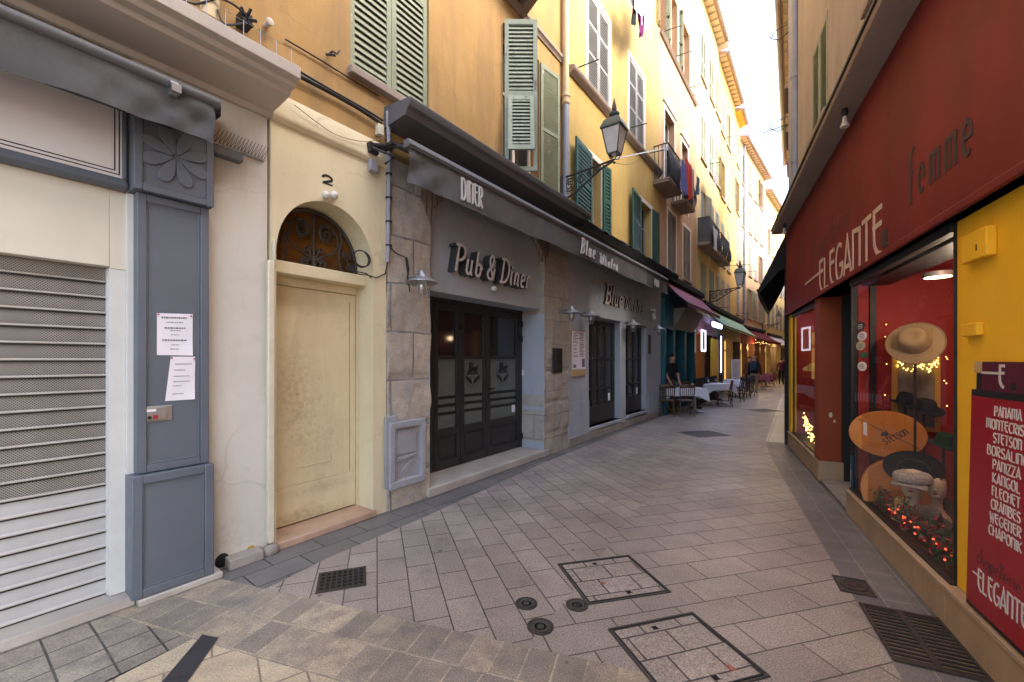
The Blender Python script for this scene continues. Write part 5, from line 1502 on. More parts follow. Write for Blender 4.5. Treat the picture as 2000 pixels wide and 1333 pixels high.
# ------------------------------------------------------------------ clothes on lines
def garment(name, label, pts_top, drop, wd, mat, fr, o, cat='laundry', wob=.03, seed=0, taper=1.0, group=None):
    s, z = pts_top
    b = MB(); rnd = random.Random(seed); p1, p2 = rnd.uniform(0, 6), rnd.uniform(0, 6)
    b.grid(lambda u, v: (s + wd * (u - .5) * (1 + (taper - 1) * v) + .02 * math.sin(4 * v + p1), o + wob * math.sin(u * 9 + p1 + v) * (0.3 + v), z - drop * v * (1 + .06 * math.sin(u * 6 + p2))), 12, 12)
    return tag(b.build(name, mat, fr=fr, at=(s, o, z - drop), recalc=False), label, cat, group)
M['c_blue'] = cloth('blue cloth', (.12, .13, .36)); M['c_red'] = cloth('red cloth', (.55, .05, .035)); M['c_grey'] = cloth('grey cloth', (.34, .32, .31)); M['c_white'] = cloth('white cloth', (.68, .66, .70)); M['c_purple'] = cloth('purple cloth', (.14, .012, .10)); M['c_black'] = cloth('black cloth', (.02, .02, .022)); M['c_denim'] = cloth('denim cloth', (.08, .13, .22)); M['c_pink'] = cloth('pale pink cloth', (.55, .42, .45))
ox = .5
def hang(px, py0, py1, wpx, mat, label, o=ox, seed=0, tp=1.0, fr=LW, grp='laundry on the line above the yellow house'):
    s = fr.s(px, o); z0, z1 = fr.z(px, py0, o), fr.z(px, py1, o)
    wd = abs(fr.s(px + wpx / 2, o) - fr.s(px - wpx / 2, o))
    return garment('laundry', label, (s, z0), z0 - z1, wd, M[mat], fr, o, seed=seed, taper=tp, group=grp)
hang(1238, 0, 48, 9, 'c_black', 'black garment hanging left of the white ones high on the yellow house', .45, 1)
hang(1251, 20, 72, 16, 'c_purple', 'purple garment hanging below the white laundry on the yellow house', .45, 2, .4)
hang(1248, -30, 30, 20, 'c_white', 'white cloth bunched over the purple garment on the yellow house', .52, 3)
hang(1268, -30, 60, 22, 'c_white', 'white shirt hanging at the far end of the yellow house line', .5, 4, .6)
hang(1336, 316, 378, 9, 'c_blue', 'blue towel on the salmon house balcony line', .62, 5, grp='laundry on the salmon house balconies')
hang(1345, 316, 386, 11, 'c_red', 'red towel beside the blue one on the balcony line', .62, 6, grp='laundry on the salmon house balconies')
hang(1353, 330, 386, 7, 'c_grey', 'grey cloth hanging beside the red towel', .62, 7, grp='laundry on the salmon house balconies')
hang(1363, 345, 380, 8, 'c_denim', 'dark blue garment at the end of the balcony line', .62, 8, grp='laundry on the salmon house balconies')

# ------------------------------------------------------------------ salmon house
s0, s1 = SW(1287), SW(1359)
sh = house('house', 'salmon house with two small iron balconies and pediment windows', LW, s0, s1, 3.6, 16, 'salmon')
fl1 = [(SW(1304), SW(1320), 4.35, 6.15), (SW(1334), SW(1348), 4.35, 6.15)]
fl2 = [(SW(1298), SW(1317), 6.62, 9.1), (SW(1331), SW(1343), 6.62, 8.95)]
fl3 = [(SW(1287) + .05, SW(1300), 11.15, 13.1), (SW(1307), SW(1322), 11.15, 13.1), (SW(1332), SW(1346), 11.15, 13.1)]
wall_part(sh, 'wall', M['salmon'], s0, s1, 3.8, 16.2, fl1 + fl2 + fl3, 0, 7, .25)
for w_ in fl1: window(sh, *w_, 'closed', 'brownshutter', 'white', 'soffit', pitch=.07, rails=(.42,), rec=.04, sillw=.03)
for w_ in fl2: window(sh, *w_, None, 'greyshutter', 'white', None)
for w_, aa in zip(fl3, ((165, 165), (160, 168), (162, 168))): window(sh, *w_, 'open', 'olive', None, None, pitch=.08, angs=aa)
b = MB()
for a, c, z0, z1 in fl2:
    b.prism([(a - .2, z1 + .16), (c + .2, z1 + .16), ((a + c) / 2, z1 + .55)], 0, .05).prism([(a - .12, z1 + .19), (c + .12, z1 + .19), ((a + c) / 2, z1 + .47)], .05, .055)
b.build('pediment', M['white'], sh)
MB().profile([(-.02, 11.02), (.05, 11.02), (.10, 11.08), (-.02, 11.10)], s0 + .05, s1 - .05).build('string_course', M['soffit'], sh)
b = MB()
for x in (s0 + .3, SW(1316), SW(1345)): b.tube([(x, 0, 11.2), (x, .55, 11.15)], .012, 6)
b.build('clothes_rod', M['iron'], sh)
def small_balcony(label, fr, a, c, zf, h, mat, grp, plants=False, board=False):
    t = thing('balcony', label, 'balcony', fr, (a + c) / 2, 0, zf, grp)
    d_ = .42
    MB().box(a, c, 0, d_, zf - .09, zf).box(a - .03, c + .03, 0, d_ + .03, zf - .03, zf + .001).build('slab', M['soffit'], t, bev=.005)
    b = MB(); n = 12
    def bulge(v): return .09 * math.sin(PI * min(1, v * 1.25) ** .8) if not board else 0
    for i in range(n + 1):
        x = a + .02 + (c - a - .04) * i / n
        b.tube([(x, d_ - .02 + bulge(v / 6), zf + h * v / 6) for v in range(7)], .011, 5)
    for x in (a + .02, c - .02):
        for j in range(4): b.tube([(x, .04 + j * .1, zf), (x, .04 + j * .1, zf + h)], .011, 5)
        b.tube([(x, 0, zf + h), (x, d_ - .02, zf + h)], .018, 6)
    b.tube([(a + .02, d_ - .02, zf + h), (c - .02, d_ - .02, zf + h)], .02, 6)
    b.build('railing', M['iron'], t)
    if board:
        MB().box(a + .01, c - .01, d_, d_ + .015, zf + .03, zf + h).box(a + .01, a + .022, .02, d_, zf + .03, zf + h).build('screen', M['awninggrey'], t)
    else:
        b = MB()
        for i in range(7):
            x = a + .06 + (c - a - .12) * i / 6; r_ = (c - a) / 16
            b.tube([(x + r_ * math.cos(u), d_ + .055, zf + h * .45 + r_ * 1.8 * math.sin(u)) for u in [k * .6 for k in range(11)]], .009, 5)
        b.build('scrollwork', M['iron'], t)
        if 'salmon' in label: MB().box(a + .03, c - .03, d_ - .06, d_ - .035, zf + .04, zf + h * .8).build('screen', M['blackcloth'], t)
    return t
small_balcony('small bulging iron balcony on the salmon house, the one nearer the lantern', LW, SW(1297, .3), SW(1322, .3), 6.55, .95, None, 'iron balconies on the salmon house')
small_balcony('small bulging iron balcony on the salmon house, beyond the hanging red towel', LW, SW(1331, .3), SW(1349, .3), 6.52, .9, None, 'iron balconies on the salmon house')
M['c_cloth'] = cloth('striped grey sheet', (.42, .42, .46), (.2, .2, .24), scale=9)
tag(garment('laundry', '', (SW(1302, .02), 8.1), 1.4, .55, M['c_cloth'], LW, .03, seed=12), 'long grey sheets hung in the balcony window of the salmon house', 'laundry')

# ------------------------------------------------------------------ generic further houses
def facade(label, fr, a, c, ztop, wall, floors, xs, ww, smats, seed, eave=None, surround=None, reach=.75, z0=3.4, opens=(.14, .05), pitch=.11, sillm='soffit'):
    rnd = random.Random(seed)
    t = house('house', label, fr, a, c, z0, ztop, wall)
    holes = [(x - ww / 2, x + ww / 2, f0, f1) for f0, f1 in floors for x in xs]
    wall_part(t, 'wall', M[wall], a, c, z0, ztop, holes, 0, 8, .25)
    for h in holes:
        k = rnd.random()
        st = 'closed' if k > opens[0] else ('half' if k < opens[1] else 'open')
        window(t, *h, st, rnd.choice(smats), surround, sillm, pitch=pitch, rails=(.4,), rec=.03, open_ang=rnd.choice((168, 165, 172)), sillw=.06, bars=False)
    b = MB()
    for f0, f1 in floors:
        if rnd.random() < .8:
            x = rnd.choice(xs) + ww * .6; MB().tube([(x, 0, f0 + .1), (x, .55, f0 + .05)], .013, 5).build('clothes_rod', M['iron'], t)
    pass
    if eave:
        rf = MB().profile([(-.1, ztop), (reach, ztop - .02), (reach + .06, ztop + .03), (reach, ztop + .12), (-7.5, ztop + 2.2), (-7.5, ztop)], a, c).build('roof', M['rooftile'], t)
        if eave == 'rafters':
            b = MB(); x = a + .1
            while x < c:
                b.profile([(0, ztop - .09), (reach - .04, ztop - .08), (reach - .02, ztop - .04), (0, ztop - .025)], x - .03, x + .03); x += .42
            b.build('rafters', M['rafterdark'], rf)
            MB().profile([(0, ztop - .023), (reach - .02, ztop - .040), (reach - .02, ztop - .026), (0, ztop - .008)], a, c).build('eave_boards', M['rafter'], rf)
        else:
            MB().profile([(0, ztop - .12), (reach - .1, ztop - .06), (reach - .02, ztop - .025), (0, ztop - .005)], a, c).build('eave_cove', M['signyellow'] if eave == 'cove' else M['rafter'], rf)
        b = MB().tube([(a, reach + .10, ztop + .02), (c, reach + .10, ztop + .02)], .07, 8); b.build('gutter_pipe', M['galv'], rf)
    return t
fl = lambda *q: [(z, z + 1.85) for z in q]
b0, b1 = SW(1359), SW(1404)
facade('pale yellow house with deep rafter eaves beyond the salmon house', LW, b0, b1, 16.0, 'pale', [(3.8, 5.45), (6.1, 8.3), (9.5, 11.3), (12.7, 14.5)], [b0 + 1.3, b0 + 2.9, b0 + 4.3] if b1 - b0 > 4 else [b0 + 1.2, b0 + 3.0], .95, ('olive', 'greyshutter', 'sagegreen'), 3, 'rafters', None, .32)
b2 = SW(1436)
facade('golden yellow house with row of balconies beyond the pale one', LW, b1, b2, 15.6, 'gold', [(3.8, 5.45), (6.1, 8.2), (9.3, 11.1), (12.4, 14.2)], [b1 + 1.0, b1 + 2.6, b1 + 4.3, b1 + 5.9][:max(2, int((b2 - b1) / 1.65))], .95, ('olive', 'sagegreen', 'greyshutter'), 5, 'rafters', None, .32)
b3 = 25 * 1.2322
facade('tall yellow house with smooth orange eave cove', LW, b2, b3, 15.3, 'yellow', fl(4.2, 7.0, 9.9, 12.6), [b2 + .9 + 1.7 * i for i in range(max(1, int((b3 - b2) / 1.75)))], .95, ('greyshutter', 'olive'), 7, 'cove', None, .32)
facade('peach house past the bend with grey shutters', LB, 0, 7.6, 14.6, 'peach', fl(4.2, 6.9, 9.6, 12.1), [.9, 2.6, 4.3, 6.1], .95, ('greyshutter', 'brownshutter', 'olive'), 9, 'rafters', None, .32)
facade('farther beige house past the bend', LB, 7.6, 19, 13.8, 'pale', fl(4.2, 6.9, 9.6), [8.8, 10.6, 12.5, 14.4, 16.3], .95, ('greyshutter', 'brownshutter'), 11, 'rafters', None, .32)
# pale chimney return between eaves
MB().box(0, 1, 0, 1, 0, 1)
tag(MB().box(b1 - .25, b1 + .1, -.2, .42, 15.85, 16.5).build('parapet_wall', M['white'], fr=LW, at=(b1, 0, 15.85), bev=.01), 'white parapet upstand where two eaves meet at the roofline', 'parapet')
# closing house at the street end
EF = Fr(22.0, 45.5, 1, .1)
t = house('house', 'warm yellow house closing the far end of the street', EF, 0, 14, 0, 12, 'gold')
hs = [(x - .5, x + .5, z, z + 1.8) for x in (2, 4.2, 6.4, 8.6, 10.8) for z in (3.6, 6.4, 9.0)]
wall_part(t, 'wall', M['gold'], 0, 14, 0, 12, hs, 0, 6, .2)
for h in hs: window(t, *h, 'closed', 'olive', 'white', None, pitch=.12)
# pipe on the bend and second lantern, more balconies
ps = SW(1453, .08)
t = thing('downpipe', 'long grey drainpipe on the far yellow house before the bend', 'drainpipe', LW, ps, .1, 3.5)
MB().tube([(ps, .1, 3.2), (ps, .1, 15)], .08, 10).build('pipe', M['pipe_grey'], t)
b = MB()
for z in (5, 8, 11): b.lathe([(.1, -.05), (.1, .05)], ps, .1, 12, z0=z)
b.build('collar', M['pipe_grey'], t)
for px0, px1, py, lab in ((1376, 1391, 490, 'dark screened balcony nearest the salmon house'), (1388, 1402, 500, 'balcony with a white sheet on the pale yellow house'), (1401, 1413, 517, 'third balcony along the row, above the far lantern'), (1411, 1421, 500, 'round topped balcony at the end of the row')):
    a = (SW(px0, .3) + SW(px1, .3)) / 2 - .5; c = a + 1.0
    small_balcony(lab, LW, a, c, 6.0, .95, None, 'balconies on the yellow houses', board=px0 == 1376)
hang(1397, 447, 488, 10, 'c_white', 'white sheet draped from a balcony of the pale yellow house', .5, 21, .7, grp='laundry further along the street')
hang(1397, 338, 360, 9, 'c_pink', 'pale pink cloth hanging high on the pale yellow house', .4, 22, grp='laundry further along the street')
lan2 = copy_thing(lan, LW, SW(1388, .05), 0, LW.z(1388, 572, .05), 'street lantern on bracket further along, in front of the yellow houses')
lan2.scale = (1.15, 1.15, 1.15)
lan3 = copy_thing(lan, LB, 6.5, 0, 4.0, 'small far street lantern past the bend')
t = copy_thing(lan, EF, 6.9, 0, 4.6, 'tiny lantern in front of the house closing the street')

# ------------------------------------------------------------------ right: hat shop
SR = RW.s
hat = thing('hat_shop', 'dark red and yellow hat shop front with two display windows and recessed door', 'shop front', RW, 4)
e1_, e2_, g2, yp = 2.55, 3.83, SR(1845), SR(1887)
FZ = 2.42
# fascia
b = MB().box(-.06, 10, -.25, .02, FZ, 3.97).box(-.06, 10, -.25, .035, FZ, FZ + .05)
b.build('fascia', M['redwall'], hat, bev=.006)
M['ghost'] = paint('faded dark lettering', (.085, .035, .028), (.13, .03, .026), rough=.6, scale=14)
M['letterdark'] = paint('dark sign lettering', (.055, .035, .03), rough=.6)
M['lettercream'] = paint('cream sign lettering', (.62, .47, .37), (.55, .41, .32), rough=.6)
b = MB()
a, c = SR(1600, .02), SR(1724, .02)
lettering(b, 'ELEGANTE', a + .03, 2.46, .385, .9, .042, .0205, .026, G, .13, width=c - a - .03)
b.build('sign_letters', M['lettercream'], hat)
b = MB().box(SR(1573, .02), a + .06, .0205, .0266, 2.70, 2.73)
b.build('sign_stroke', M['lettercream'], hat)
b = MB().box(SR(1724, .02), SR(1733, .02), .0205, .026, 2.50, 2.64)
b.build('sign_dot', M['letterdark'], hat)
b = MB(); a, c = SR(1778, .02), SR(1899, .02)
lettering(b, 'femme', a, 2.70, .36, .9, .026, .0205, .025, G, .34, width=c - a)
b.build('sign_word', M['letterdark'], hat)
b = MB(); a, c = SR(1585, .02), SR(1660, .02)
lettering(b, 'chapellerie', a, 2.95, .30, .9, .024, .0205, .0225, G, .2, width=c - a)
b.build('faded_word', M['ghost'], hat)
# stone base, walls
def base_block(a, c, h=.245):
    b = MB().box(a, c, -.10, .0, 0, h).box(a - .002, c + .002, -.10, .012, h, h + .03)
    return b.build('stone_base', M['travertine'], hat, bev=.005)
base_block(e2_, g2 - .0, .22); base_block(g2 + .003, 10, .225); base_block(0, e1_ - .26, .25)
b = MB().box(e1_ - .257, e1_ + .002, -.27, .004, 0, .27)
b.build('stone_base', M['travertine'], hat, bev=.006)
b = MB().box(-.03, .26, -.25, -.02, .281, FZ)
b.build('yellow_wall', M['signyellow'], hat, bev=.004)
b = MB().box(g2, 10, -.25, -.055, .256, FZ)
b.build('yellow_wall', M['signyellow'], hat, bev=.004)
b = MB().box(SR(1880, -.02), SR(1930, -.02), -.055, -.012, RW.z(1905, 508, -.02), RW.z(1905, 452, -.02))
mb_ = b.build('meter_box', M['signyellow'], hat, bev=.006)
MB().box(SR(1910, -.02), SR(1912, -.02) , -.012, -.010, RW.z(1910, 490, -.02), RW.z(1910, 478, -.02)).build('keyhole', M['black'], mb_)
b = MB().box(SR(1876, -.02), SR(1905, -.02), -.055, -.022, RW.z(1890, 657, -.02), RW.z(1890, 632, -.02))
b.build('meter_box', M['signyellow'], hat, bev=.006)
# shop doorway recess
b = MB().box(e1_ - .25, e1_ + .0, -.25, .0, .272, FZ)
b.build('pillar', M['rust'], hat, bev=.006)
MB().box(e1_ - .06, e1_ - .002, -.62, -.252, .0, FZ).build('door_jamb', M['black'], hat)
b = MB().ball((e1_ + .0, -.13, .88), .035, 10, 6, (.08, .6, 1)).ball((e1_, -.17, .80), .012, 8, 5, (.2, 1, 1.6))
b.build('chipped_patch', M['bust'], hat)
b = MB().box(e1_ - .0, e2_, -1.2, -.02, 0, .035)
b.build('entrance_slab', M['kerb'], hat, bev=.01)
b = MB().box(e1_ + .1, e1_ + .16, -.64, -.58, .035, FZ).box(e2_ - .06, e2_, -.64, -.58, .035, FZ).box(e1_ + .16, e2_ - .06, -.64, -.58, FZ - .08, FZ).box(e1_ + .16, e2_ - .06, -.63, -.6, .035, .3)
b.box(e2_ - .035, e2_ - .004, -.60, -.06, .26, FZ)
dr = b.build('door', M['black'], hat, bev=.004)
MB().quad((e1_ + .14, -.615, .3), (e2_ - .04, -.615, .3), (e2_ - .04, -.615, FZ), (e1_ + .14, -.615, FZ)).build('pane', M['shopglass'], dr, recalc=False)
# rooms behind
def room(a, c, d0, d1, z0, z1, m, fm):
    b = MB().quad((a, d1, z0), (c, d1, z0), (c, d1, z1), (a, d1, z1)).quad((a, d0, z0), (a, d1, z0), (a, d1, z1), (a, d0, z1)).quad((c, d0, z0), (c, d1, z0), (c, d1, z1), (c, d0, z1)).quad((a, d0, z1), (c, d0, z1), (c, d1, z1), (a, d1, z1))
    b.build('display_wall', M[m], hat, recalc=False)
    MB().quad((a, d0, z0), (c, d0, z0), (c, d1, z0), (a, d1, z0)).build('display_floor', M[fm], hat, recalc=False)
room(e2_ + .01, g2 - .005, -.10, -.95, .25, FZ + .05, 'shopred', 'shopfloor')
room(.27, e1_ - .26, -.10, -.8, .28, FZ + .05, 'shopred', 'shopfloor')
room(e1_ - .3, e2_ + .3, -1.2, -3.2, 0, FZ + .1, 'redwall', 'shopfloor')
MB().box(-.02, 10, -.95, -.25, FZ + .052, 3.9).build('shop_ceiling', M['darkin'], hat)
# glazing
for (a, c, z0, nm) in ((e2_, g2, .25, 'big'), (.26, e1_ - .25, .28, 'small')):
    b = MB().box(a, a + .008, -.07, -.04, z0 + .02, FZ - .06).box(c - .008, c, -.07, -.04, z0 + .02, FZ - .06).box(a, c, -.085, -.025, z0, z0 + .022).box(a, c, -.085, -.025, FZ - .06, FZ)
    f = b.build('window_frame', M['blackmetal'], hat, bev=.003)
    MB().quad((a + .01, -.055, z0 + .01), (c - .01, -.055, z0 + .01), (c - .01, -.055, FZ - .05), (a + .01, -.055, FZ - .05)).build('pane', M['shopglass'], f, recalc=False)
MB().box(e2_ + .03, g2 - .05, -.35, -.12, FZ - .07, FZ + .04).build('blind_box', M['black'], hat, bev=.005)
M['feltgreen'] = cloth('dark green felt', (.015, .045, .025), folds=.05)
# lit ceiling spot of the display
def at2(px, py, o): return SR(px, o), RW.z(px, py, o)
def at3(px, py, s_):                                  # point seen at (px, py) on the cross plane s = s_: out, height, depth
    r = (px - 1000) / F
    X0, Y0 = RW.ox + RW.ux * s_, RW.oy + RW.uy * s_
    o_ = (r * Y0 - X0) / (RW.nx - r * RW.ny)
    Y = Y0 + RW.ny * o_
    return o_, HC + (HY - py) / F * Y, Y
_q = at3(1832, 545, 4.6); lp = (4.6, _q[0], 2.30)
t = thing('ceiling_spot', 'lit ceiling spot inside the top of the hat shop display', 'lamp', RW, *lp)
MB().lathe([(.10, .03), (.10, -.01), (.085, -.01)], lp[0], lp[1], 20, z0=lp[2]).build('housing', M['steel'], t)
MB().lathe([(.085, -.012), (.002, -.013)], lp[0], lp[1], 20, z0=lp[2]).build('lamp_disc', M['warmlamp'], t)
def point(name, fr, s, o, z, e, c, r=.06):
    d_ = bpy.data.lights.new(name, 'POINT'); d_.energy = e; d_.color = c; d_.shadow_soft_size = r
    q = bpy.data.objects.new(name, d_); col.objects.link(q); q.location = fr.W(s, o, z); return q
point('display_lamp_light', RW, 5.15, -.45, 2.15, 3.2, (1, .78, .55))
point('display_lamp_light', RW, .8, -.4, 2.2, .6, (1, .68, .4))
point('shop_lamp_light', RW, 3.1, -2.2, 2.2, .7, (1, .6, .35))

# stickers on the glass
for px, py, m, lab in ((1680, 638, 'black', 'black oval sticker, topmost on the hat shop glass'), (1683, 657, 'paper', 'pale oval sticker under the black one on the shop glass'), (1680, 676, 'paper2', 'greenish oval sticker, third down on the shop glass'), (1686, 694, 'greenst', 'small green lettered sticker, fourth down on the shop glass'), (1683, 716, 'paper', 'pale oval sticker, lowest of the column on the shop glass')):
    M.setdefault('paper2', paint('greenish paper', (.55, .52, .36), rough=.6)); M.setdefault('greenst', paint('green sticker', (.03, .12, .03), rough=.5))
    s_, z_ = SR(px, -.05), RW.z(px, py, -.05)
    t = thing('sticker', lab, 'sticker', RW, s_, -.053, z_, 'oval stickers on the hat shop window')
    b = MB(); b.prism([(s_ + .135 * math.cos(k * PI / 12), z_ + (.045 if m != 'greenst' else .03) * math.sin(k * PI / 12)) for k in range(24)], -.053, -.0505)
    b.build('label', M[m], t)
    b = MB()
    for k in (-1, 0, 1): b.box(s_ - .075 + .015 * abs(k), s_ + .075 - .015 * abs(k), -.0505, -.0495, z_ + k * .017 - .003, z_ + k * .017 + .003)
    b.build('print', M['ink'] if m != 'black' else M['paper'], t)
M['bluest'] = paint('blue sticker', (.05, .22, .36), rough=.4)
s_, z0, z1 = SR(1662, -.05), RW.z(1662, 955, -.05), RW.z(1662, 890, -.05)
t = thing('sticker', 'tall blue and white sticker in the lower corner of the shop glass', 'sticker', RW, s_, -.053, z0)
MB().box(s_ - .02, s_ + .05, -.053, -.0505, z0, z1).build('label', M['bluest'], t)
MB().box(s_ - .01, s_ + .04, -.0505, -.0495, z0 + .08, z0 + .20).build('print', M['paper'], t)
s_, z_ = SR(1689, -.05), RW.z(1689, 838, -.05)
MB().box(0, 0, 0, 0, 0, 0)
tag(MB().box(s_ - .05, s_ + .05, -.053, -.0505, z_ - .06, z_ + .06).build('card', M['paper'], fr=RW, at=(s_, -.053, z_)), 'small white card stuck on the shop glass before the orange hat box', 'card')

# gilt frame on the end wall; grey drapery painted in instead of a reflection
ms_ = e2_ + .035
(oa, mz1, _), (ob_, _, _), (_, mz0, _) = at3(1741, 650, ms_), at3(1834, 650, ms_), at3(1790, 842, ms_)
t = thing('picture', 'tall gilt framed picture of grey drapery on the end wall of the hat display', 'picture', RW, ms_, (oa + ob_) / 2, mz0)
fw = .04
q4 = [(oa, mz0), (ob_, mz0), (ob_, mz1), (oa, mz1)]
b = MB().profile([(oa, mz0), (ob_, mz0), (ob_, mz1), (oa, mz1), (oa, mz0 + fw), (oa - fw, mz0 + fw), (oa - fw, mz1 - fw), (ob_ + fw, mz1 - fw), (ob_ + fw, mz0 + fw), (oa, mz0 + fw)], ms_, ms_ + .03)
b.build('frame', M['gold_frame'], t)
M['drape'] = plaster('grey drapery print', (.30, .275, .205), (.15, .135, .10), (.10, .09, .07), rough=.3, scale=7, streak=1.0)
MB().quad((ms_ + .012, oa - fw, mz0 + fw), (ms_ + .012, ob_ + fw, mz0 + fw), (ms_ + .012, ob_ + fw, mz1 - fw), (ms_ + .012, oa - fw, mz1 - fw)).build('print', M['drape'], t, recalc=False)
po_ = at3(1705, 650, e2_ + .03)[0]
MB().box(e2_ + .012, e2_ + .04, po_ - .025, po_ + .025, .25, FZ).build('display_post', M['black'], hat)

# hats
def hat_mesh(mb, cs, co, z, r, crown_r, crown_h, tilt, brim_curl=.03, pinch=.04, so=.9):
    T = Matrix.Rotation(tilt[0], 3, 'X') @ Matrix.Rotation(tilt[1], 3, 'Y') @ Matrix.Rotation(tilt[2], 3, 'Z')
    prof = [(r, brim_curl), (r * .98, brim_curl + .008), (r * .8, .008), (crown_r * 1.08, .006), (crown_r * 1.0, .03), (crown_r * .97, crown_h * .5), (crown_r * .88, crown_h * .85), (crown_r * .72, crown_h * 1.0), (crown_r * .42, crown_h * .97), (crown_r * .2, crown_h * .82), (.002, crown_h * .78)]
    n = 36
    pts, fs = [], []
    for r_, zz in prof:
        for j in range(n):
            a = 2 * PI * j / n
            x, y, zq = r_ * math.cos(a), r_ * so * math.sin(a), zz
            if zz > crown_h * .6: y *= 1 - .22 * (zz / crown_h) * max(0, math.cos(a))
            if r_ > r * .75: zq += .025 * math.sin(a) ** 2 - .01
            q = T @ Vector((x, y, zq)); pts.append((cs + q.x, co + q.y, z + q.z))
    for i in range(len(prof) - 1):
        for j in range(n): fs.append((i * n + j, i * n + (j + 1) % n, (i + 1) * n + (j + 1) % n, (i + 1) * n + j))
    fs += [tuple(range((len(prof) - 1) * n, len(prof) * n)), tuple(range(n))]
    return mb.add(pts, fs)
def turned(s_, o_, deg): return hinge(s_, o_, R(-deg))
FACE = 74                                             # the display looks along the street: its hats face the approaching passer-by
hs = 4.25
ho, hz, hY = at3(1789, 674, hs)
hr = 49 * hY / F
t = thing('felt_hat', 'wide beige felt hat facing out on a tall stand before the gilt picture', 'hat', RW, hs, ho, hz)
HT = (R(-58), R(-14), R(70))
b = MB(); b.X = turned(hs, ho, FACE); hat_mesh(b, hs, ho, hz, hr, hr * .56, hr * .66, HT, .035)
b.build('hat_body', M['felt'], t, smooth=60)
b = MB(); b.X = turned(hs, ho, FACE)
T = Matrix.Rotation(HT[0], 3, 'X') @ Matrix.Rotation(HT[1], 3, 'Y') @ Matrix.Rotation(HT[2], 3, 'Z')
b.lathe([(hr * .565, .016), (hr * .56, .04)], hs, ho, 30, z0=hz, so=.9, tilt=T)
b.build('hat_band', M['tanbox'], t)
t = thing('hat_stand', 'thin black stand pole carrying the beige hat', 'hat stand', RW, hs, ho, .25)
MB().tube([(hs - .05, ho - .01, .25), (hs - .05, ho - .01, hz + .02)], .010, 8).build('pole', M['blackmetal'], t)
MB().lathe([(.10, 0), (.10, .012), (.02, .02)], hs - .05, ho - .01, 20, z0=.25).build('foot', M['blackmetal'], t)
def disc_box(label, px, py, s_, rpx, rpz, lidm, letters=False, yaw=78):
    o_, bz, Y = at3(px, py, s_)
    rx, rz = rpx * Y / F, rpz * Y / F
    t = thing('hat_box', label, 'hat box', RW, s_, o_, bz - rz)
    X = turned(s_, o_, yaw)
    ell = lambda k: [(s_ + (rx + k) * math.cos(i * PI / 24), bz + (rz + k) * math.sin(i * PI / 24)) for i in range(48)]
    b = MB(); b.X = X; b.prism(ell(0), o_ - .13, o_ - .02); b.build('box', M['tanbox'], t, bev=.006)
    b = MB(); b.X = X; b.prism(ell(.006), o_ - .05, o_); b.build('lid', M[lidm], t, bev=.006)
    if letters:
        b = MB(); b.X = X @ Matrix.Translation((s_, 0, bz)) @ Matrix.Rotation(R(-36), 4, 'Y') @ Matrix.Translation((-s_, 0, -bz))
        lettering(b, 'STETSON', s_ - .06, bz - .075, .05, .9, .009, o_, o_ + .002, G, .14, width=.20)
        b.prism([(s_ - .05, bz + .01), (s_ - .02, bz + .035), (s_ + .005, bz + .02), (s_ + .02, bz + .045), (s_ + .015, bz), (s_ - .01, bz - .02), (s_ - .03, bz)], o_, o_ + .002)
        b.X = X
        b.ribbon([(s_ - rx * .75, bz + rz * .6), (s_ + rx * .8, bz - rz * .5)], .006, o_, o_ + .0015)
        b.build('lettering', M['letterdark'], t)
    return t
disc_box('round orange hat box standing on edge in the display, lettered STETSON', 1732, 849, 4.16, 57, 44, 'orangebox', True)
disc_box('plain tan round hat box standing behind the black hat', 1752, 962, 4.35, 54, 60, 'tanbox', False)
hs = 4.58
ho, hz, hY = at3(1783, 914, hs)
hr = 45 * hY / F
t = thing('felt_hat', 'round black hat standing upright behind the mannequin head', 'hat', RW, hs, ho, hz)
HT = Matrix.Rotation(R(-88), 3, 'X')
b = MB(); b.X = turned(hs, ho, FACE); hat_mesh(b, hs, ho, hz, hr, hr * .52, .05, (R(-88), 0, 0), .02, so=.75)
b.build('hat_body', M['feltblack'], t, smooth=60)
b = MB(); b.X = turned(hs, ho, FACE); b.lathe([(hr * .53, .012), (hr * .535, .028)], hs, ho, 28, z0=hz, so=.75, tilt=HT)
b.build('hat_band', M['feltgrey'], t)
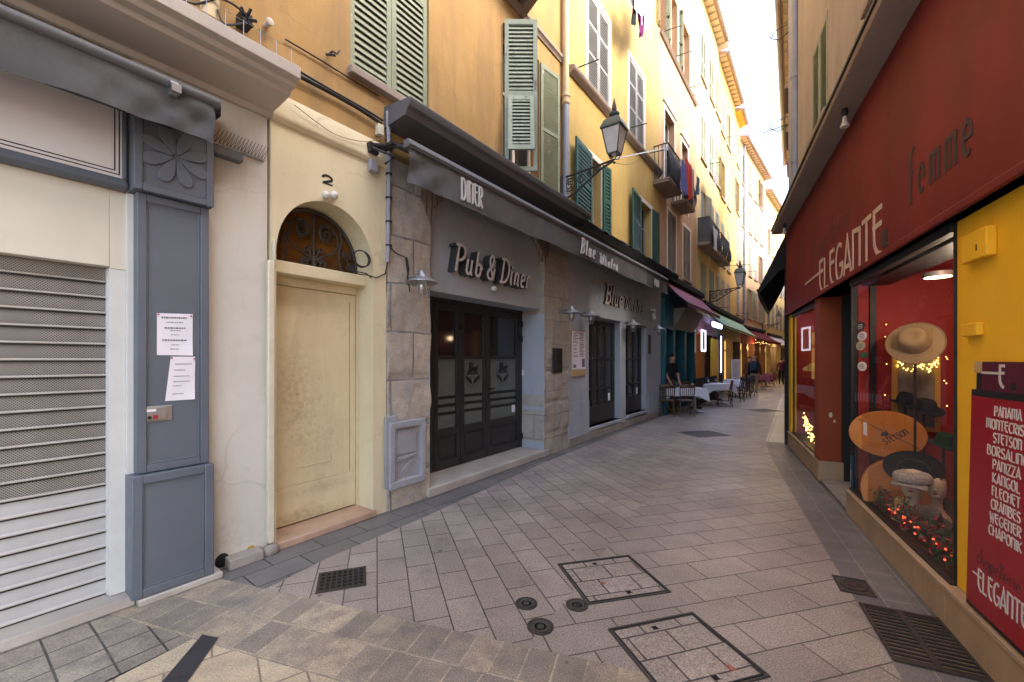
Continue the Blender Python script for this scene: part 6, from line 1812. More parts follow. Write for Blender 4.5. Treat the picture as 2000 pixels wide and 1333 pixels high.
def head_bust(label, px, py, s_, k=1.0, cap='tweed', caplabel=''):
    o, z_, _ = at3(px, py, s_)
    t = thing('mannequin_bust', label, 'mannequin', RW, s_, o, .25)
    X = turned(s_, o, 60)
    b = MB(); b.X = X
    prof = [(.115, 0), (.125, .02), (.11, .05), (.07, .085), (.052, .12), (.047, .17), (.052, .20), (.070, .225), (.080, .26), (.084, .31), (.078, .36), (.05, .395), (.004, .405)]
    h = z_ - .25
    kz = h / .40
    b.lathe([(r * k, z * kz) for r, z in prof], s_, o, 24, z0=.25, sx=.9, so=1.0)
    b.ball((s_, o + .085 * k, .25 + .285 * kz), .014, 8, 6, (.7, 1, 1.5)).ball((s_, o + .06 * k, .25 + .232 * kz), .030, 10, 6, (1, .8, .7))
    b.build('head', M['bust'], t, smooth=60)
    f = MB(); f.X = X; f.ball((s_, o + .080 * k, .25 + .252 * kz), .013, 8, 6, (1.5, .6, .5))
    f.build('lips', M['redbaubles'], t)
    if cap:
        c_ = thing('flat_cap', caplabel, 'cap', RW, s_, o, z_)
        q = MB(); q.X = X; q.grid(lambda u, v: (s_ + .125 * math.cos(u * 2 * PI) * math.sin(v * PI / 2), o + .01 + .135 * math.sin(u * 2 * PI) * math.sin(v * PI / 2), z_ - .085 + .075 * math.cos(v * PI / 2) ** .5 + .008 * math.sin(9 * u * 2 * PI) * math.sin(v * PI)), 32, 10)
        q.build('crown', M[cap], c_, recalc=False)
        q = MB(); q.X = X; q.grid(lambda u, v: (s_ + .11 * (u - .5) * 2, o + .09 + .075 * v * (1 - (2 * u - 1) ** 2 * .75), z_ - .085 - .03 * v - .02 * (2 * u - 1) ** 2), 16, 5)
        pk = q.build('peak', M[cap], c_, recalc=False)
        m2 = pk.modifiers.new('thick', 'SOLIDIFY'); m2.thickness = .008
    return t
head_bust('pale mannequin head wearing a pale tweed flat cap', 1783, 918, 4.78, .95, 'tweed', 'pale tweed flat cap on the mannequin head in the shop window')
head_bust('bare pale mannequin head half hidden by the yellow wall edge', 1830, 930, 4.6, .8, None)
for px, py, s_, m, rp, lab in ((1812, 1010, 5.0, 'feltgrey', 30, 'low grey felt hat resting in front of the mannequin head'), (1757, 988, 4.7, 'straw', 16, 'small straw hat on the display floor beside the mannequin'), (1843, 862, 4.4, 'feltgreen', 22, 'dark green hat at the right edge of the display beside the gilt picture'), (1716, 815, 4.0, 'feltblack', 22, 'black hat lying above the orange hat box'), (1768, 782, 3.98, 'feltblack', 22, 'brown black hat on a stand before the gilt picture, the left one'), (1805, 795, 4.0, 'feltblack', 27, 'black fedora before the foot of the gilt picture, the right one')):
    o, z_, Y = at3(px, py, s_); r_ = rp * Y / F
    t = thing('felt_hat', lab, 'hat', RW, s_, o, z_)
    b = MB(); b.X = turned(s_, o, FACE); hat_mesh(b, s_, o, z_ - .04, r_ * 1.15, r_ * .72, .11, (R(-12), R(8), R(60)), .01)
    b.build('hat_body', M[m], t, smooth=60)
    if z_ > .5: MB().tube([(s_, o, .25), (s_, o, z_ - .03)], .010, 8).build('stand', M['blackmetal'], t)
    else: MB().lathe([(r_ * .8, .25), (r_ * .8, max(.27, z_ - .04))], s_, o, 16).build('stand', M['bust'], t)
# tinsel garland with red lights along the bottom of the window
t = thing('tinsel_garland', 'green and red tinsel garland with glowing red lights along the window foot', 'garland', RW, 4.9, -.14, .27)
rnd = random.Random(4)
bg_, br_, bl_ = MB(), MB(), MB()
for i in range(4200):
    u = rnd.random(); a = e2_ + .06 + (g2 - e2_ - .1) * u
    hgt = .06 + .06 * math.sin(u * 11) ** 2
    c = Vector((a, -.16 + rnd.gauss(0, .030), .275 + abs(rnd.gauss(0, hgt * .7))))
    q = Vector((rnd.gauss(0, 1), rnd.gauss(0, 1), rnd.gauss(0, 1))).normalized() * .020
    w_ = Vector((rnd.gauss(0, 1), rnd.gauss(0, 1), rnd.gauss(0, 1))).normalized() * .007
    (bg_ if rnd.random() < .68 else br_).add([c - q - w_, c + q - w_, c + q + w_, c - q + w_], [(0, 1, 2, 3)])
for i in range(26):
    u = rnd.random(); a = e2_ + .1 + (g2 - e2_ - .15) * (.25 + .75 * u)
    bl_.ball((a, -.11 + rnd.gauss(0, .012), .30 + rnd.random() * .08), .007, 6, 4)
bg_.build('green_tinsel', M['garland'], t, recalc=False); br_.build('red_tinsel', M['redbaubles'], t, recalc=False); bl_.build('fairy_light', M['led_red'], t)
t = thing('fairy_lights', 'string of tiny gold fairy lights across the gilt picture', 'fairy lights', RW, ms_ + .05, (oa + ob_) / 2, mz1 - .35)
b = MB(); zl_ = at3(1790, 712, ms_)[1]
for i in range(70):
    u = rnd.random(); b.ball((ms_ + .045, oa + (ob_ - oa) * (.05 + .9 * u), zl_ + .03 * math.sin(u * 14) + rnd.gauss(0, .03)), .0065, 5, 4)
for i in range(9):
    b.ball((ms_ + .02, (oa + .05 if i % 2 else ob_ - .04) + rnd.gauss(0, .01), mz0 + .1 + rnd.random() * (mz1 - mz0)), .0055, 5, 4)
b.build('bulbs', M['led_gold'], t)
MB().tube([(ms_ + .042, oa + (ob_ - oa) * i / 30, zl_ + .03 * math.sin(i / 30 * 14)) for i in range(31)], .002, 5).build('wire', M['cable'], t)
# small window: straw hat, lights, ornaments
s_ = 1.05; o_, z_, _ = at3(1592, 722, s_)
t = thing('straw_hat', 'yellow straw hat on a stand in the far small display window', 'hat', RW, s_, o_, z_)
b = MB(); b.X = turned(s_, o_, FACE); hat_mesh(b, s_, o_, z_, .17, .1, .09, (R(-20), 0, 0), .01); b.build('hat_body', M['straw'], t, smooth=60)
MB().tube([(s_, o_, .28), (s_, o_, z_)], .012, 8).build('stand', M['blackmetal'], t)
t = thing('fairy_lights', 'heap of gold fairy lights at the foot of the far small display window', 'fairy lights', RW, SR(1582, -.2), -.2, .3)
b = MB()
for i in range(70):
    u = rnd.random(); b.ball((SR(1570, -.15) + .75 * u, -.16 + rnd.gauss(0, .02), .62 - .30 * u + rnd.gauss(0, .03)), .013, 6, 4)
b.build('bulbs', M['led_gold'], t)
b = MB().tube([(SR(1570, -.15) + .75 * i / 20, -.17, .61 - .3 * i / 20 + .02 * math.sin(i * 2)) for i in range(21)], .006, 5); b.build('wire', M['cable'], t)
s_ = SR(1592, -.55)
t = thing('mannequin', 'dark dressed mannequin bust at the back of the far small window', 'mannequin', RW, s_, -.55, .28)
MB().lathe([(.12, 0), (.16, .05), (.02, .1), (.02, .6), (.13, .66), (.16, .85), (.18, 1.05), (.16, 1.2), (.06, 1.28), (.05, 1.34)], s_, -.55, 18, z0=.28, so=.6).build('torso', M['garland'], t, smooth=60)
MB().ball((s_, -.55, 1.74), .10, 14, 10, (.85, 1, 1.2)).build('head', M['bust'], t)

# sign board with the list of makers leaning on the ledge
pw0, pw1 = SR(1884, 0), SR(1884, 0) + .80
t = thing('sign_board', 'dark red sign board listing hat makers in white on the yellow wall', 'sign board', RW, (pw0 + pw1) / 2, .0, .27)
X = Matrix.Translation((0, -.0, .27)) @ Matrix.Rotation(R(-1.1), 4, 'X') @ Matrix.Translation((0, .0, -.27))
bz1 = 1.44
b = MB(); b.X = X
b.box(pw0, pw1, -.035, -.005, .265, bz1)
b.build('backing', M['black'], t, bev=.003)
b = MB(); b.X = X
b.box(pw0 + .018, pw1 - .02, -.005, .0, .29, bz1 - .035); b.build('red_panel', M['redpanel'], t)
b = MB(); b.X = X
b.box(pw0 + .10, pw1, -.035, -.004, bz1 + .0, bz1 + .15); b.build('header', M['purple'], t)
b = MB(); b.X = X
b.box(pw0 + .045, pw0 + .098, -.034, -.006, bz1 + .001, bz1 + .09).box(pw0 + .35, pw0 + .38, -.004, -.001, bz1 + .015, bz1 + .05); b.build('header_block', M['black'], t)
b = MB(); b.X = X
b.box(pw0 + .018, pw0 + .098, -.034, -.007, bz1 + .092, bz1 + .15).build('header_corner', M['woodlight'], t)
b = MB(); b.X = X
lettering(b, 'E', pw0 + .255, bz1 + .025, .105, .9, .014, -.004, -.001, G)
b.box(pw0 + .10, pw0 + .26, -.004, -.0015, bz1 + .086, bz1 + .098)
b.build('header_letter', M['textwhite'], t)
b = MB(); b.X = X
names = ['PANAMA', 'MONTECRISTI', 'STETSON', 'BORSALINO', 'PANIZZA', 'KANGOL', 'FLECHET', 'CRAMBES', 'WEGENER', 'CHAPONIK']
wid = [.245, .40, .255, .37, .25, .25, .255, .265, .285, .30]
cx = pw0 + .335
for i, (nme, wd) in enumerate(zip(names, [k_ * .84 for k_ in wid])):
    lettering(b, nme, cx - wd / 2, 1.318 - .0665 * i, .048, .9, .0066, -.0, .0022, G, .17, width=wd)
b.build('maker_names', M['textwhite'], t)
b = MB(); b.X = X
lettering(b, 'ELEGANTE', pw0 + .125, .395, .105, .9, .0105, 0, .0022, G, .13, width=.385)
b.box(pw0 + .075, pw0 + .14, 0, .0028, .462, .470)
b.build('shop_name', M['textwhite'], t)
b = MB(); b.X = X
lettering(b, 'chapellerie', pw0 + .11, .535, .075, .9, .006, 0, .0018, G, .2, width=.35)
b.build('faded_word', M['ghost'], t)

# house above the hat shop
hb = house('house', 'beige house with green framed louvred window above the hat shop', RW, 1.0, 12, 3.97, 9.6, 'beige')
bw = [(SR(1587), SR(1617), 4.62, 5.85), (SR(1706), SR(1722) + .55, 4.7, 6.0)]
bw.append((8.2, 9.1, 4.7, 6.0))
wall_part(hb, 'wall', M['beige'], 1.0, 12, 4.0, 9.6, bw, 0, 7, .2)
for w_ in bw: window(hb, *w_, 'closed', 'sagegreen', None, 'soffit', pitch=.05, rails=(), rec=.03)
b = MB().profile([(-.3, 3.972), (.20, 3.972), (.24, 3.99), (.25, 4.03), (.24, 4.05), (-.3, 4.12)], -.1, 12)
b.build('ledge', M['soffit'], hb, bev=.004)
MB().profile([(.18, 4.052), (.262, 4.045), (.262, 4.07), (.18, 4.085)], -.12, 12).build('ledge_flashing', M['iron'], hb)
ps = SR(1549, .06)
t = thing('downpipe', 'tall grey drainpipe at the corner of the beige house', 'drainpipe', RW, ps, .05, 4.0)
MB().tube([(ps, .03, 4.05), (ps, .03, 9.6)], .055, 12).build('pipe', M['pipe_grey'], t)
b = MB()
for z in (4.9, 6.3, 8): b.lathe([(.066, -.05), (.066, .05)], ps, .03, 12, z0=z)
b.build('collar', M['pipe_grey'], t)
for px, py, lab in ((1650, 215, 'bare floodlight bulb holder under the ledge over the word femme'), (1532, 432, 'bulb holder under the far end of the ledge over the hat shop')):
    s_ = SR(px, .13)
    t = thing('ledge_lamp', lab, 'lamp', RW, s_, .13, 3.9)
    MB().lathe([(.024, 3.97), (.028, 3.94), (.02, 3.90)], s_, .13, 12).build('holder', M['blackmetal'], t)
    MB().lathe([(.016, 3.90), (.02, 3.85), (.038, 3.81), (.036, 3.80), (.002, 3.80)], s_, .13, 14).build('bulb', M['lampglass'], t)

# ------------------------------------------------------------------ right: houses beyond
rl = (20 - 8.25) * 1.198
facade('narrow seen grey house edge-on beyond the hat shop', RF, 0, rl, 10.8, 'beige', fl(4.3, 7.2), [rl - 1.0, rl - 3, rl - 5, rl - 7.5, rl - 10], .95, ('greyshutter', 'brownshutter'), 21, 'rafters', None, .15, z0=0, opens=(.0, .0))
facade('farther right hand house past the bend', RB, 0, 38.4, 8.5, 'peach', fl(4.0, 6.2), [2 + 2.5 * i for i in range(14)], .95, ('greyshutter', 'olive'), 22, 'rafters', None, .4, z0=0)
aw = thing('awning', 'black awning jutting from the right beyond the hat shop', 'awning', RF, rl - 2.5, 0, 2.8)
aa, ab = rl - 5.2, rl - .05
ro = .52
zt = 3.0
b = MB(); b.grid(lambda u, v: (aa + (ab - aa) * u, ro * v, 4.15 - (4.15 - zt) * v - .05 * math.sin(v * PI)), 30, 8)
b.add([(ab, 0, 4.15), (ab, ro, zt), (ab, ro, zt - .1), (ab, .15, zt + .35), (ab, 0, zt + .4)], [(0, 1, 2, 3, 4)])
b.build('canopy', M['blackcloth'], aw, recalc=False)
b = MB(); drape(b, aa, ab, ro, zt, .14, n=40, amp=.008, seed=2); b.build('valance', M['conduit'], aw, recalc=False)
MB().tube([(aa, ro, zt), (ab, ro, zt)], .025, 8).build('front_bar', M['blackmetal'], aw)
b = MB().box(rl - .02, rl + .33, -.2, .06, 0, 4.0)
b.build('side_panel', M['blackcloth'], aw)

for px0, px1, py, lab in ((1512, 1540, 72, 'curled iron bracket against the sky on the right hand house, the upper one'), (1514, 1540, 250, 'curled iron bracket against the sky on the right hand house, the lower one')):
    s_ = rl - 2.6; z_ = RF.z(1540, py, 0)
    z_ = HC + (HY - py) / F * RF.W(s_, .3, 0).y
    b = MB().tube([(s_, 0, z_), (s_, .22, z_ - .12), (s_, .36, z_ - .03), (s_, .42, z_ + .05), (s_, .37, z_ + .08), (s_, .34, z_ + .03)], .012, 6).tube([(s_, 0, z_ + .2), (s_, .40, z_ + .12)], .009, 6)
    tag(b.build('iron_bracket', M['iron'], fr=RF, at=(s_, 0, z_)), lab, 'bracket')
# ------------------------------------------------------------------ left: restaurants under the houses
def rest_front(label, fr, a, c, post, back, ztop, bays, glow_idx=(), fasc=None, out=0.0):
    t = thing('restaurant_front', label, 'restaurant front', fr, (a + c) / 2, 0, 0)
    b = MB().box(a, c, -1.4, -1.3, 0, ztop).box(a, c, -1.4, -.01, ztop - .3, ztop)
    b.build('back_wall', M[back], t)
    b = MB(); n = bays
    for i in range(n + 1):
        x = a + (c - a) * i / n; b.box(max(a, x - .12), min(c, x + .12), -1.3, out, 0, 2.62)
    b.build('post', M[post], t, bev=.01)
    MB().box(a, c, -.3, out + .04, 2.62, ztop).build('fascia', M[fasc or post], t, bev=.01)
    for i in range(n):
        x0, x1 = a + (c - a) * i / n + .12, a + (c - a) * (i + 1) / n - .12
        b = MB().box(x0, x1, -.35, -.28, 0, .55).box((x0 + x1) / 2 - .03, (x0 + x1) / 2 + .03, -.35, -.28, .55, 2.6).box(x0, x1, -.35, -.28, 2.05, 2.12)
        d_ = b.build('glazed_door', M[post], t, bev=.005)
        MB().quad((x0, -.32, .55), (x1, -.32, .55), (x1, -.32, 2.6), (x0, -.32, 2.6)).build('pane', M['shopglow'] if i in glow_idx else M['pane'], d_, recalc=False)
    return t
r0, r1, r2_, r3 = p1 + .01, SW(1358), SW(1392), b3
tf = rest_front('teal restaurant front with dark boarded entrance under the maroon awning', LW, r0, r1, 'tealpaint', 'darkteal', 3.79, 3)
b = MB().prism([(r0 + .05, 2.55), (r0 + 1.0, 2.5), (r0 + 1.0, 3.3), (r0 + .05, 3.35)], .045, .08); b.build('end_board', M['tealpaint'], tf, bev=.005)
b = MB().profile([(.05, 2.55), (.40, 3.15), (.40, 3.2), (.05, 3.2)], r0 + 1.1, r1 - .6); b.build('sign_box', M['brownshutter'], tf, bev=.01)
b = MB(); b.box(r0 + .02, r0 + .20, .0, .10, 0, 3.4).box(r0 + .0, r0 + .24, .0, .13, 0, .35); b.build('corner_post', M['tealpaint'], tf, bev=.01)
nf = rest_front('neon lit restaurant front with yellow panels between teal and green awnings', LW, r1 + .01, r2_, 'woodchair', 'darkin', 3.39, 2, (0,), 'maroon')
def neon_frame(label, a, c, z0, z1, o, w_=.06):
    t = thing('neon_sign', label, 'lit sign', LW, (a + c) / 2, o, z0)
    b = MB().box(a, a + w_, o, o + .04, z0, z1).box(c - w_, c, o, o + .04, z0, z1).box(a + w_, c - w_, o, o + .04, z1 - w_, z1).box(a + w_, c - w_, o, o + .04, z0, z0 + w_)
    b.build('tube', M['neon'], t, bev=.01)
    MB().box(a + w_, c - w_, o - .02, o + .01, z0 + w_, z1 - w_).build('panel', M['woodlight'], t)
    return t
o = .12
neon_frame('white neon framed menu panel beside the teal restaurant', SW(1369, o), SW(1377, o), LW.z(1373, 687, o), LW.z(1373, 645, o), o)
a = SW(1408, o); z0, z1 = LW.z(1410, 728, o), LW.z(1410, 657, o)
t = thing('neon_tube', 'tall vertical white neon strip on blue board outside restaurant', 'lit sign', LW, a, o, z0)
MB().box(a - .12, a + .30, .02, .10, z0 - .1, z1 + .1).build('board', M['c_blue'], t)
MB().box(a, a + .11, .10, .14, z0, z1).build('tube', M['neon'], t, bev=.02)
a0_, a1_ = SW(1391, .1), SW(1405, .1)
tag(MB().box(a0_, a1_, .02, .07, .4, 2.5).build('yellow_panel', M['signyellow'], fr=LW, at=((a0_ + a1_) / 2, .02, .4), bev=.01), 'tall yellow panel beside the vertical neon strip', 'panel')
t = thing('lit_sign', 'small blue white glowing sign under the end of the maroon awning', 'lit sign', LW, SW(1400, .3), .3, 2.75)
M['led_blue'] = glow('blue white sign light', (.45, .5, 1), 6)
a, c = SW(1392, .35), SW(1409, .35); z_ = LW.z(1400, 636, .35)
MB().box(a, c, .33, .37, z_ - .08, z_ + .10).build('panel', M['led_blue'], t, bev=.02)
MB().box(a - .03, c + .03, .28, .33, z_ - .12, z_ + .14).build('housing', M['black'], t)
gf = rest_front('brown wooden restaurant front under the mint green awning', LW, r2_ + .01, r3 - .05, 'brownshutter', 'darkin', 3.39, 3, (1,), 'brownshutter')
rest_front('warmly lit restaurant front under the wine red awning past the bend', LB, .02, 7.6, 'woodchair', 'darkin', 3.39, 4, (0, 1, 3), 'darkred')
rest_front('farthest lit restaurant front before the street end', LB, 7.62, 18.9, 'brownshutter', 'darkin', 3.39, 5, (0, 2, 4), 'soffit')
def slope_awning(label, fr, a, c, zt, zf, reach, m, drop=.16, seed=0, stripe=None):
    t = thing('awning', label, 'awning', fr, (a + c) / 2, 0, zt)
    b = MB(); b.grid(lambda u, v: (a + (c - a) * u, reach * v, zt + (zf - zt) * v - .05 * math.sin(PI * v) - .02 * math.sin(u * 9) * v), 30, 8)
    q = b.build('canopy', M[m], t, recalc=False); sm = q.modifiers.new('thick', 'SOLIDIFY'); sm.thickness = .01
    b = MB(); drape(b, a, c, reach, zf, drop, n=60, amp=.012, seed=seed); b.build('valance', M[m], t, recalc=False)
    b = MB().tube([(a, reach - .01, zf), (c, reach - .01, zf)], .028, 8)
    for x in (a + .25, c - .25): b.tube([(x, .02, zt - .2), (x, reach - .02, zf - .01)], .018, 6)
    b.build('frame', M['barmetal'], t)
    MB().box(a - .05, c + .05, 0, .18, zt - .02, zt + .16).build('cassette', M['blackcloth'], t, bev=.02)
    return t
slope_awning('sloping mauve pink awning over the teal restaurant', LW, r0 + .15, SW(1388, .4), 3.98, 3.22, .72, 'maroon', .1, 31)
slope_awning('sloping mint green awning beyond the mauve one', LW, SW(1391, .4), SW(1462, .4), 3.75, 2.90, .85, 'greenawn', .08, 32)
slope_awning('wine red awning past the bend', LB, .6, 6.8, 3.5, 2.75, 1.1, 'darkred', .15, 33)
slope_awning('pale far awning before the street end', LB, 8.2, 14, 3.4, 2.6, 1.1, 'offwhite', .15, 34)
b = MB()
rnd = random.Random(9)
for i in range(26): b.ball((.8 + 6 * rnd.random(), .3 + .8 * rnd.random(), 2.6 + .3 * rnd.random()), .02, 6, 4)
t = thing('fairy_lights', 'warm bulbs hanging under the wine red awning', 'fairy lights', LB, 3.5, .5, 2.7)
b.build('bulbs', M['led_gold'], t)
for (s_, o_, z_, e, c) in ((3, .4, 2.4, 8, (1, .6, .25)), (11, .4, 2.4, 9, (1, .6, .25))): point('awning_lamp_light', LB, s_, o_, z_, e, c)

# ------------------------------------------------------------------ tables, chairs, people
def ground_at(px, Y): return ((px - 1000) / F * Y, Y)
def chair(label, x, y, deg, wood, grp):
    fr = flat_frame(x, y, deg)
    t = thing('chair', label, 'chair', fr, 0, 0, 0, grp)
    m = M[wood]
    MB().box(-.20, .20, -.20, .21, .43, .46).build('seat', m, t, bev=.012)
    for sx in (-1, 1):
        MB().tube([(sx * .18, .18, .43), (sx * .195, .20, 0)], .018, 8, r2=.014).build('leg', m, t)
        MB().tube([(sx * .17, -.18, .45), (sx * .185, -.24, 0)], .018, 8, r2=.014).build('leg', m, t)
    b = MB()
    for sx in (-1, 1): b.tube([(sx * .175, -.18, .45), (sx * .19, -.22, .68), (sx * .195, -.26, .88)], .016, 8)
    b.grid(lambda u, v: (-.205 + .41 * u, -.26 - .02 * math.sin(PI * u), .80 + .09 * v + .015 * math.sin(PI * u)), 8, 2)
    b.box(-.19, .19, -.225, -.205, .56, .59)
    for i in range(6):
        xx = -.13 + .052 * i; b.tube([(xx, -.215, .58), (xx, -.265, .82)], .009, 6)
    o = b.build('backrest', m, t); q = o.modifiers.new('thick', 'SOLIDIFY'); q.thickness = .012
    b = MB().tube([(-.19, .0, .2), (.19, .0, .2)], .01, 6).tube([(-.185, .19, .2), (-.18, -.2, .2)], .01, 6).tube([(.185, .19, .2), (.18, -.2, .2)], .01, 6)
    b.build('stretcher', m, t)
    return t
def put_copy(src, label, x, y, deg):
    fr = flat_frame(x, y, deg)
    return copy_thing(src, fr, 0, 0, 0, label)
# local front (out) of a chair points away from its back; 180 = back towards the camera
g1 = 'brown wooden chairs at the white tables'
cx, cy = ground_at(1301, 12.15)
ch = chair('brown slat back chair, left of the two nearest, at the first white table', cx, cy, 168, 'woodchair', g1)
put_copy(ch, 'brown slat back chair, right of the two nearest, at the first white table', *ground_at(1338, 12.1), 172)
put_copy(ch, 'brown chair side-on at the far end of the second white table', *ground_at(1414, 14.6), 250)
put_copy(ch, 'brown chair between the first and second white tables', *ground_at(1346, 13.6), 10)
g2_ = 'black chairs along the dark tables'
bc = chair('black chair nearest the camera in the row of black chairs', *ground_at(1437, 16.2), 262, 'blackchair', g2_)
for px, Y, a, lab in ((1450, 17.6, 262, 'black chair in the middle of the row of black chairs'), (1459, 18.9, 265, 'black chair at the far end of the row, beside the walking man')):
    put_copy(bc, lab, *ground_at(px, Y), a)
g3 = 'chairs at the far mauve tables'
rc = chair('dark red chair at the far mauve table', *ground_at(1503, 25.5), 250, 'woodchair', g3)
put_copy(rc, 'second dark red chair further along by the mauve table', *ground_at(1509, 28), 240)

def table(label, clabel, x, y, deg, w_, d_, clothm, grp, h=.74):
    fr = flat_frame(x, y, deg)
    t = thing('table', label, 'table', fr, 0, 0, 0, grp)
    MB().box(-w_ / 2, w_ / 2, -d_ / 2, d_ / 2, h - .03, h).build('table_top', M['woodchair'], t, bev=.005)
    for sx in ((-1, 1) if w_ > .9 else (0,)):
        b = MB().tube([(sx * w_ * .32, 0, .04), (sx * w_ * .32, 0, h - .03)], .03, 10); b.build('pedestal', M['steel'], t)
        b = MB().tube([(sx * w_ * .32 - .02, -.25, .012), (sx * w_ * .32, 0, .05), (sx * w_ * .32 + .02, .25, .012)], .02, 8).tube([(sx * w_ * .32 - .22, 0, .012), (sx * w_ * .32, 0, .05), (sx * w_ * .32 + .22, 0, .012)], .02, 8); b.build('foot', M['steel'], t)
    # cloth: top sheet and hanging folds
    a, c = w_ / 2 + .012, d_ / 2 + .012
    loop = []
    def edge(x0, y0, x1, y1, n):
        for i in range(n): loop.append((x0 + (x1 - x0) * i / n, y0 + (y1 - y0) * i / n))
    edge(-a, -c, a, -c, 18); edge(a, -c, a, c, 14); edge(a, c, -a, c, 18); edge(-a, c, -a, -c, 14)
    n = len(loop)
    corners = [(-a, -c), (a, -c), (a, c), (-a, c)]
    pts = [(x, y, h + .006) for x, y in loop]
    rows = 5
    for r_ in range(1, rows + 1):
        v = r_ / rows
        for i, (x, y) in enumerate(loop):
            dc = min(math.hypot(x - q[0], y - q[1]) for q in corners)
            dr = .22 + .16 * max(0, 1 - dc / .28)
            fl_ = 1 + (.05 + .06 * max(0, 1 - dc / .2)) * v + .018 * math.sin(i * .9) * v
            pts.append((x * fl_, y * fl_, h + .004 - dr * v))
    fs = [tuple(range(n))]
    for r_ in range(rows):
        for i in range(n): fs.append((r_ * n + i, r_ * n + (i + 1) % n, (r_ + 1) * n + (i + 1) % n, (r_ + 1) * n + i))
    b = MB().add(pts, fs)
    q = b.build('tablecloth', M[clothm], fr=fr, at=(0, 0, h), smooth=70)
    tag(q, clabel, 'tablecloth', 'table linen outside the restaurants')
    return fr
f1 = table('restaurant table nearest the pub under a white cloth', 'white tablecloth on the table nearest the pub', *ground_at(1331, 12.9), -6, 1.25, .7, 'tablewhite', 'restaurant tables')
f2 = table('second restaurant table along under a white cloth', 'white tablecloth on the second table along', *ground_at(1392, 15.2), 20, 1.3, .75, 'tablewhite', 'restaurant tables')
f3 = table('small table with white cloth before the menu stand among black chairs', 'small white tablecloth among the black chairs', *ground_at(1434, 18.2), 54, .7, .7, 'tablewhite', 'restaurant tables')
f4 = table('far table under a mauve cloth behind the walking man', 'mauve tablecloth on the nearer far table', *ground_at(1488, 22.8), 52, .9, .8, 'tablepurple', 'restaurant tables')
f5 = table('farthest table under a mauve cloth', 'mauve tablecloth on the farthest table', *ground_at(1496, 25.2), 50, .9, .8, 'tablepurple', 'restaurant tables')
M['wine'] = glass('drinking glass', (.9, .92, .92), 1, .02, .15, .9)
for fr, spots, nm in ((f1, ((-.45, .05), (-.1, -.1), (.3, .05)), 'first'), (f2, ((-.3, .1), (.25, -.1)), 'second'), (f3, ((0, 0),), 'small')):
    for i, (x, y) in enumerate(spots):
        q = MB().lathe([(.03, 0), (.03, .004), (.006, .01), (.006, .07), (.035, .1), (.04, .14), (.032, .17)], x, y, 14, z0=.747).build('wine_glass', M['wine'], fr=fr, at=(x, y, .747))
        tag(q, 'clear wine glass on the %s white table, %s' % (nm, ('nearest its left end', 'near its middle', 'nearest its right end')[i]), 'glass', 'wine glasses on the white tables')
# menu easel and black screen
fr = flat_frame(*ground_at(1437, 18.9), 25)
t = thing('menu_easel', 'white menu board on an easel before the brown restaurant', 'menu board', fr, 0)
MB().box(-.28, .28, -.01, .02, .45, 1.62).build('board', M['offwhite'], t, bev=.01)
b = MB()
for i in range(12): b.box(-.2, -.2 + random.uniform(.2, .4), .02, .023, .6 + i * .075, .615 + i * .075)
b.build('print', M['ink'], t)
for sx in (-1, 1): MB().tube([(sx * .24, .0, 0), (sx * .22, 0, 1.6)], .02, 6).build('leg', M['woodchair'], t)
MB().tube([(0, -.4, 0), (0, -.02, 1.4)], .02, 6).build('leg', M['woodchair'], t)
a, c = SW(1366, .6), SW(1408, .6)
t = thing('terrace_screen', 'low black terrace screen behind the second white table', 'screen', LW, (a + c) / 2, .45, 0)
MB().box(a, c, .43, .47, .08, .98).build('panel', M['blackcloth'], t, bev=.01)
for x in (a + .1, c - .1): MB().box(x - .03, x + .03, .25, .65, 0, .08).build('foot', M['blackmetal'], t)

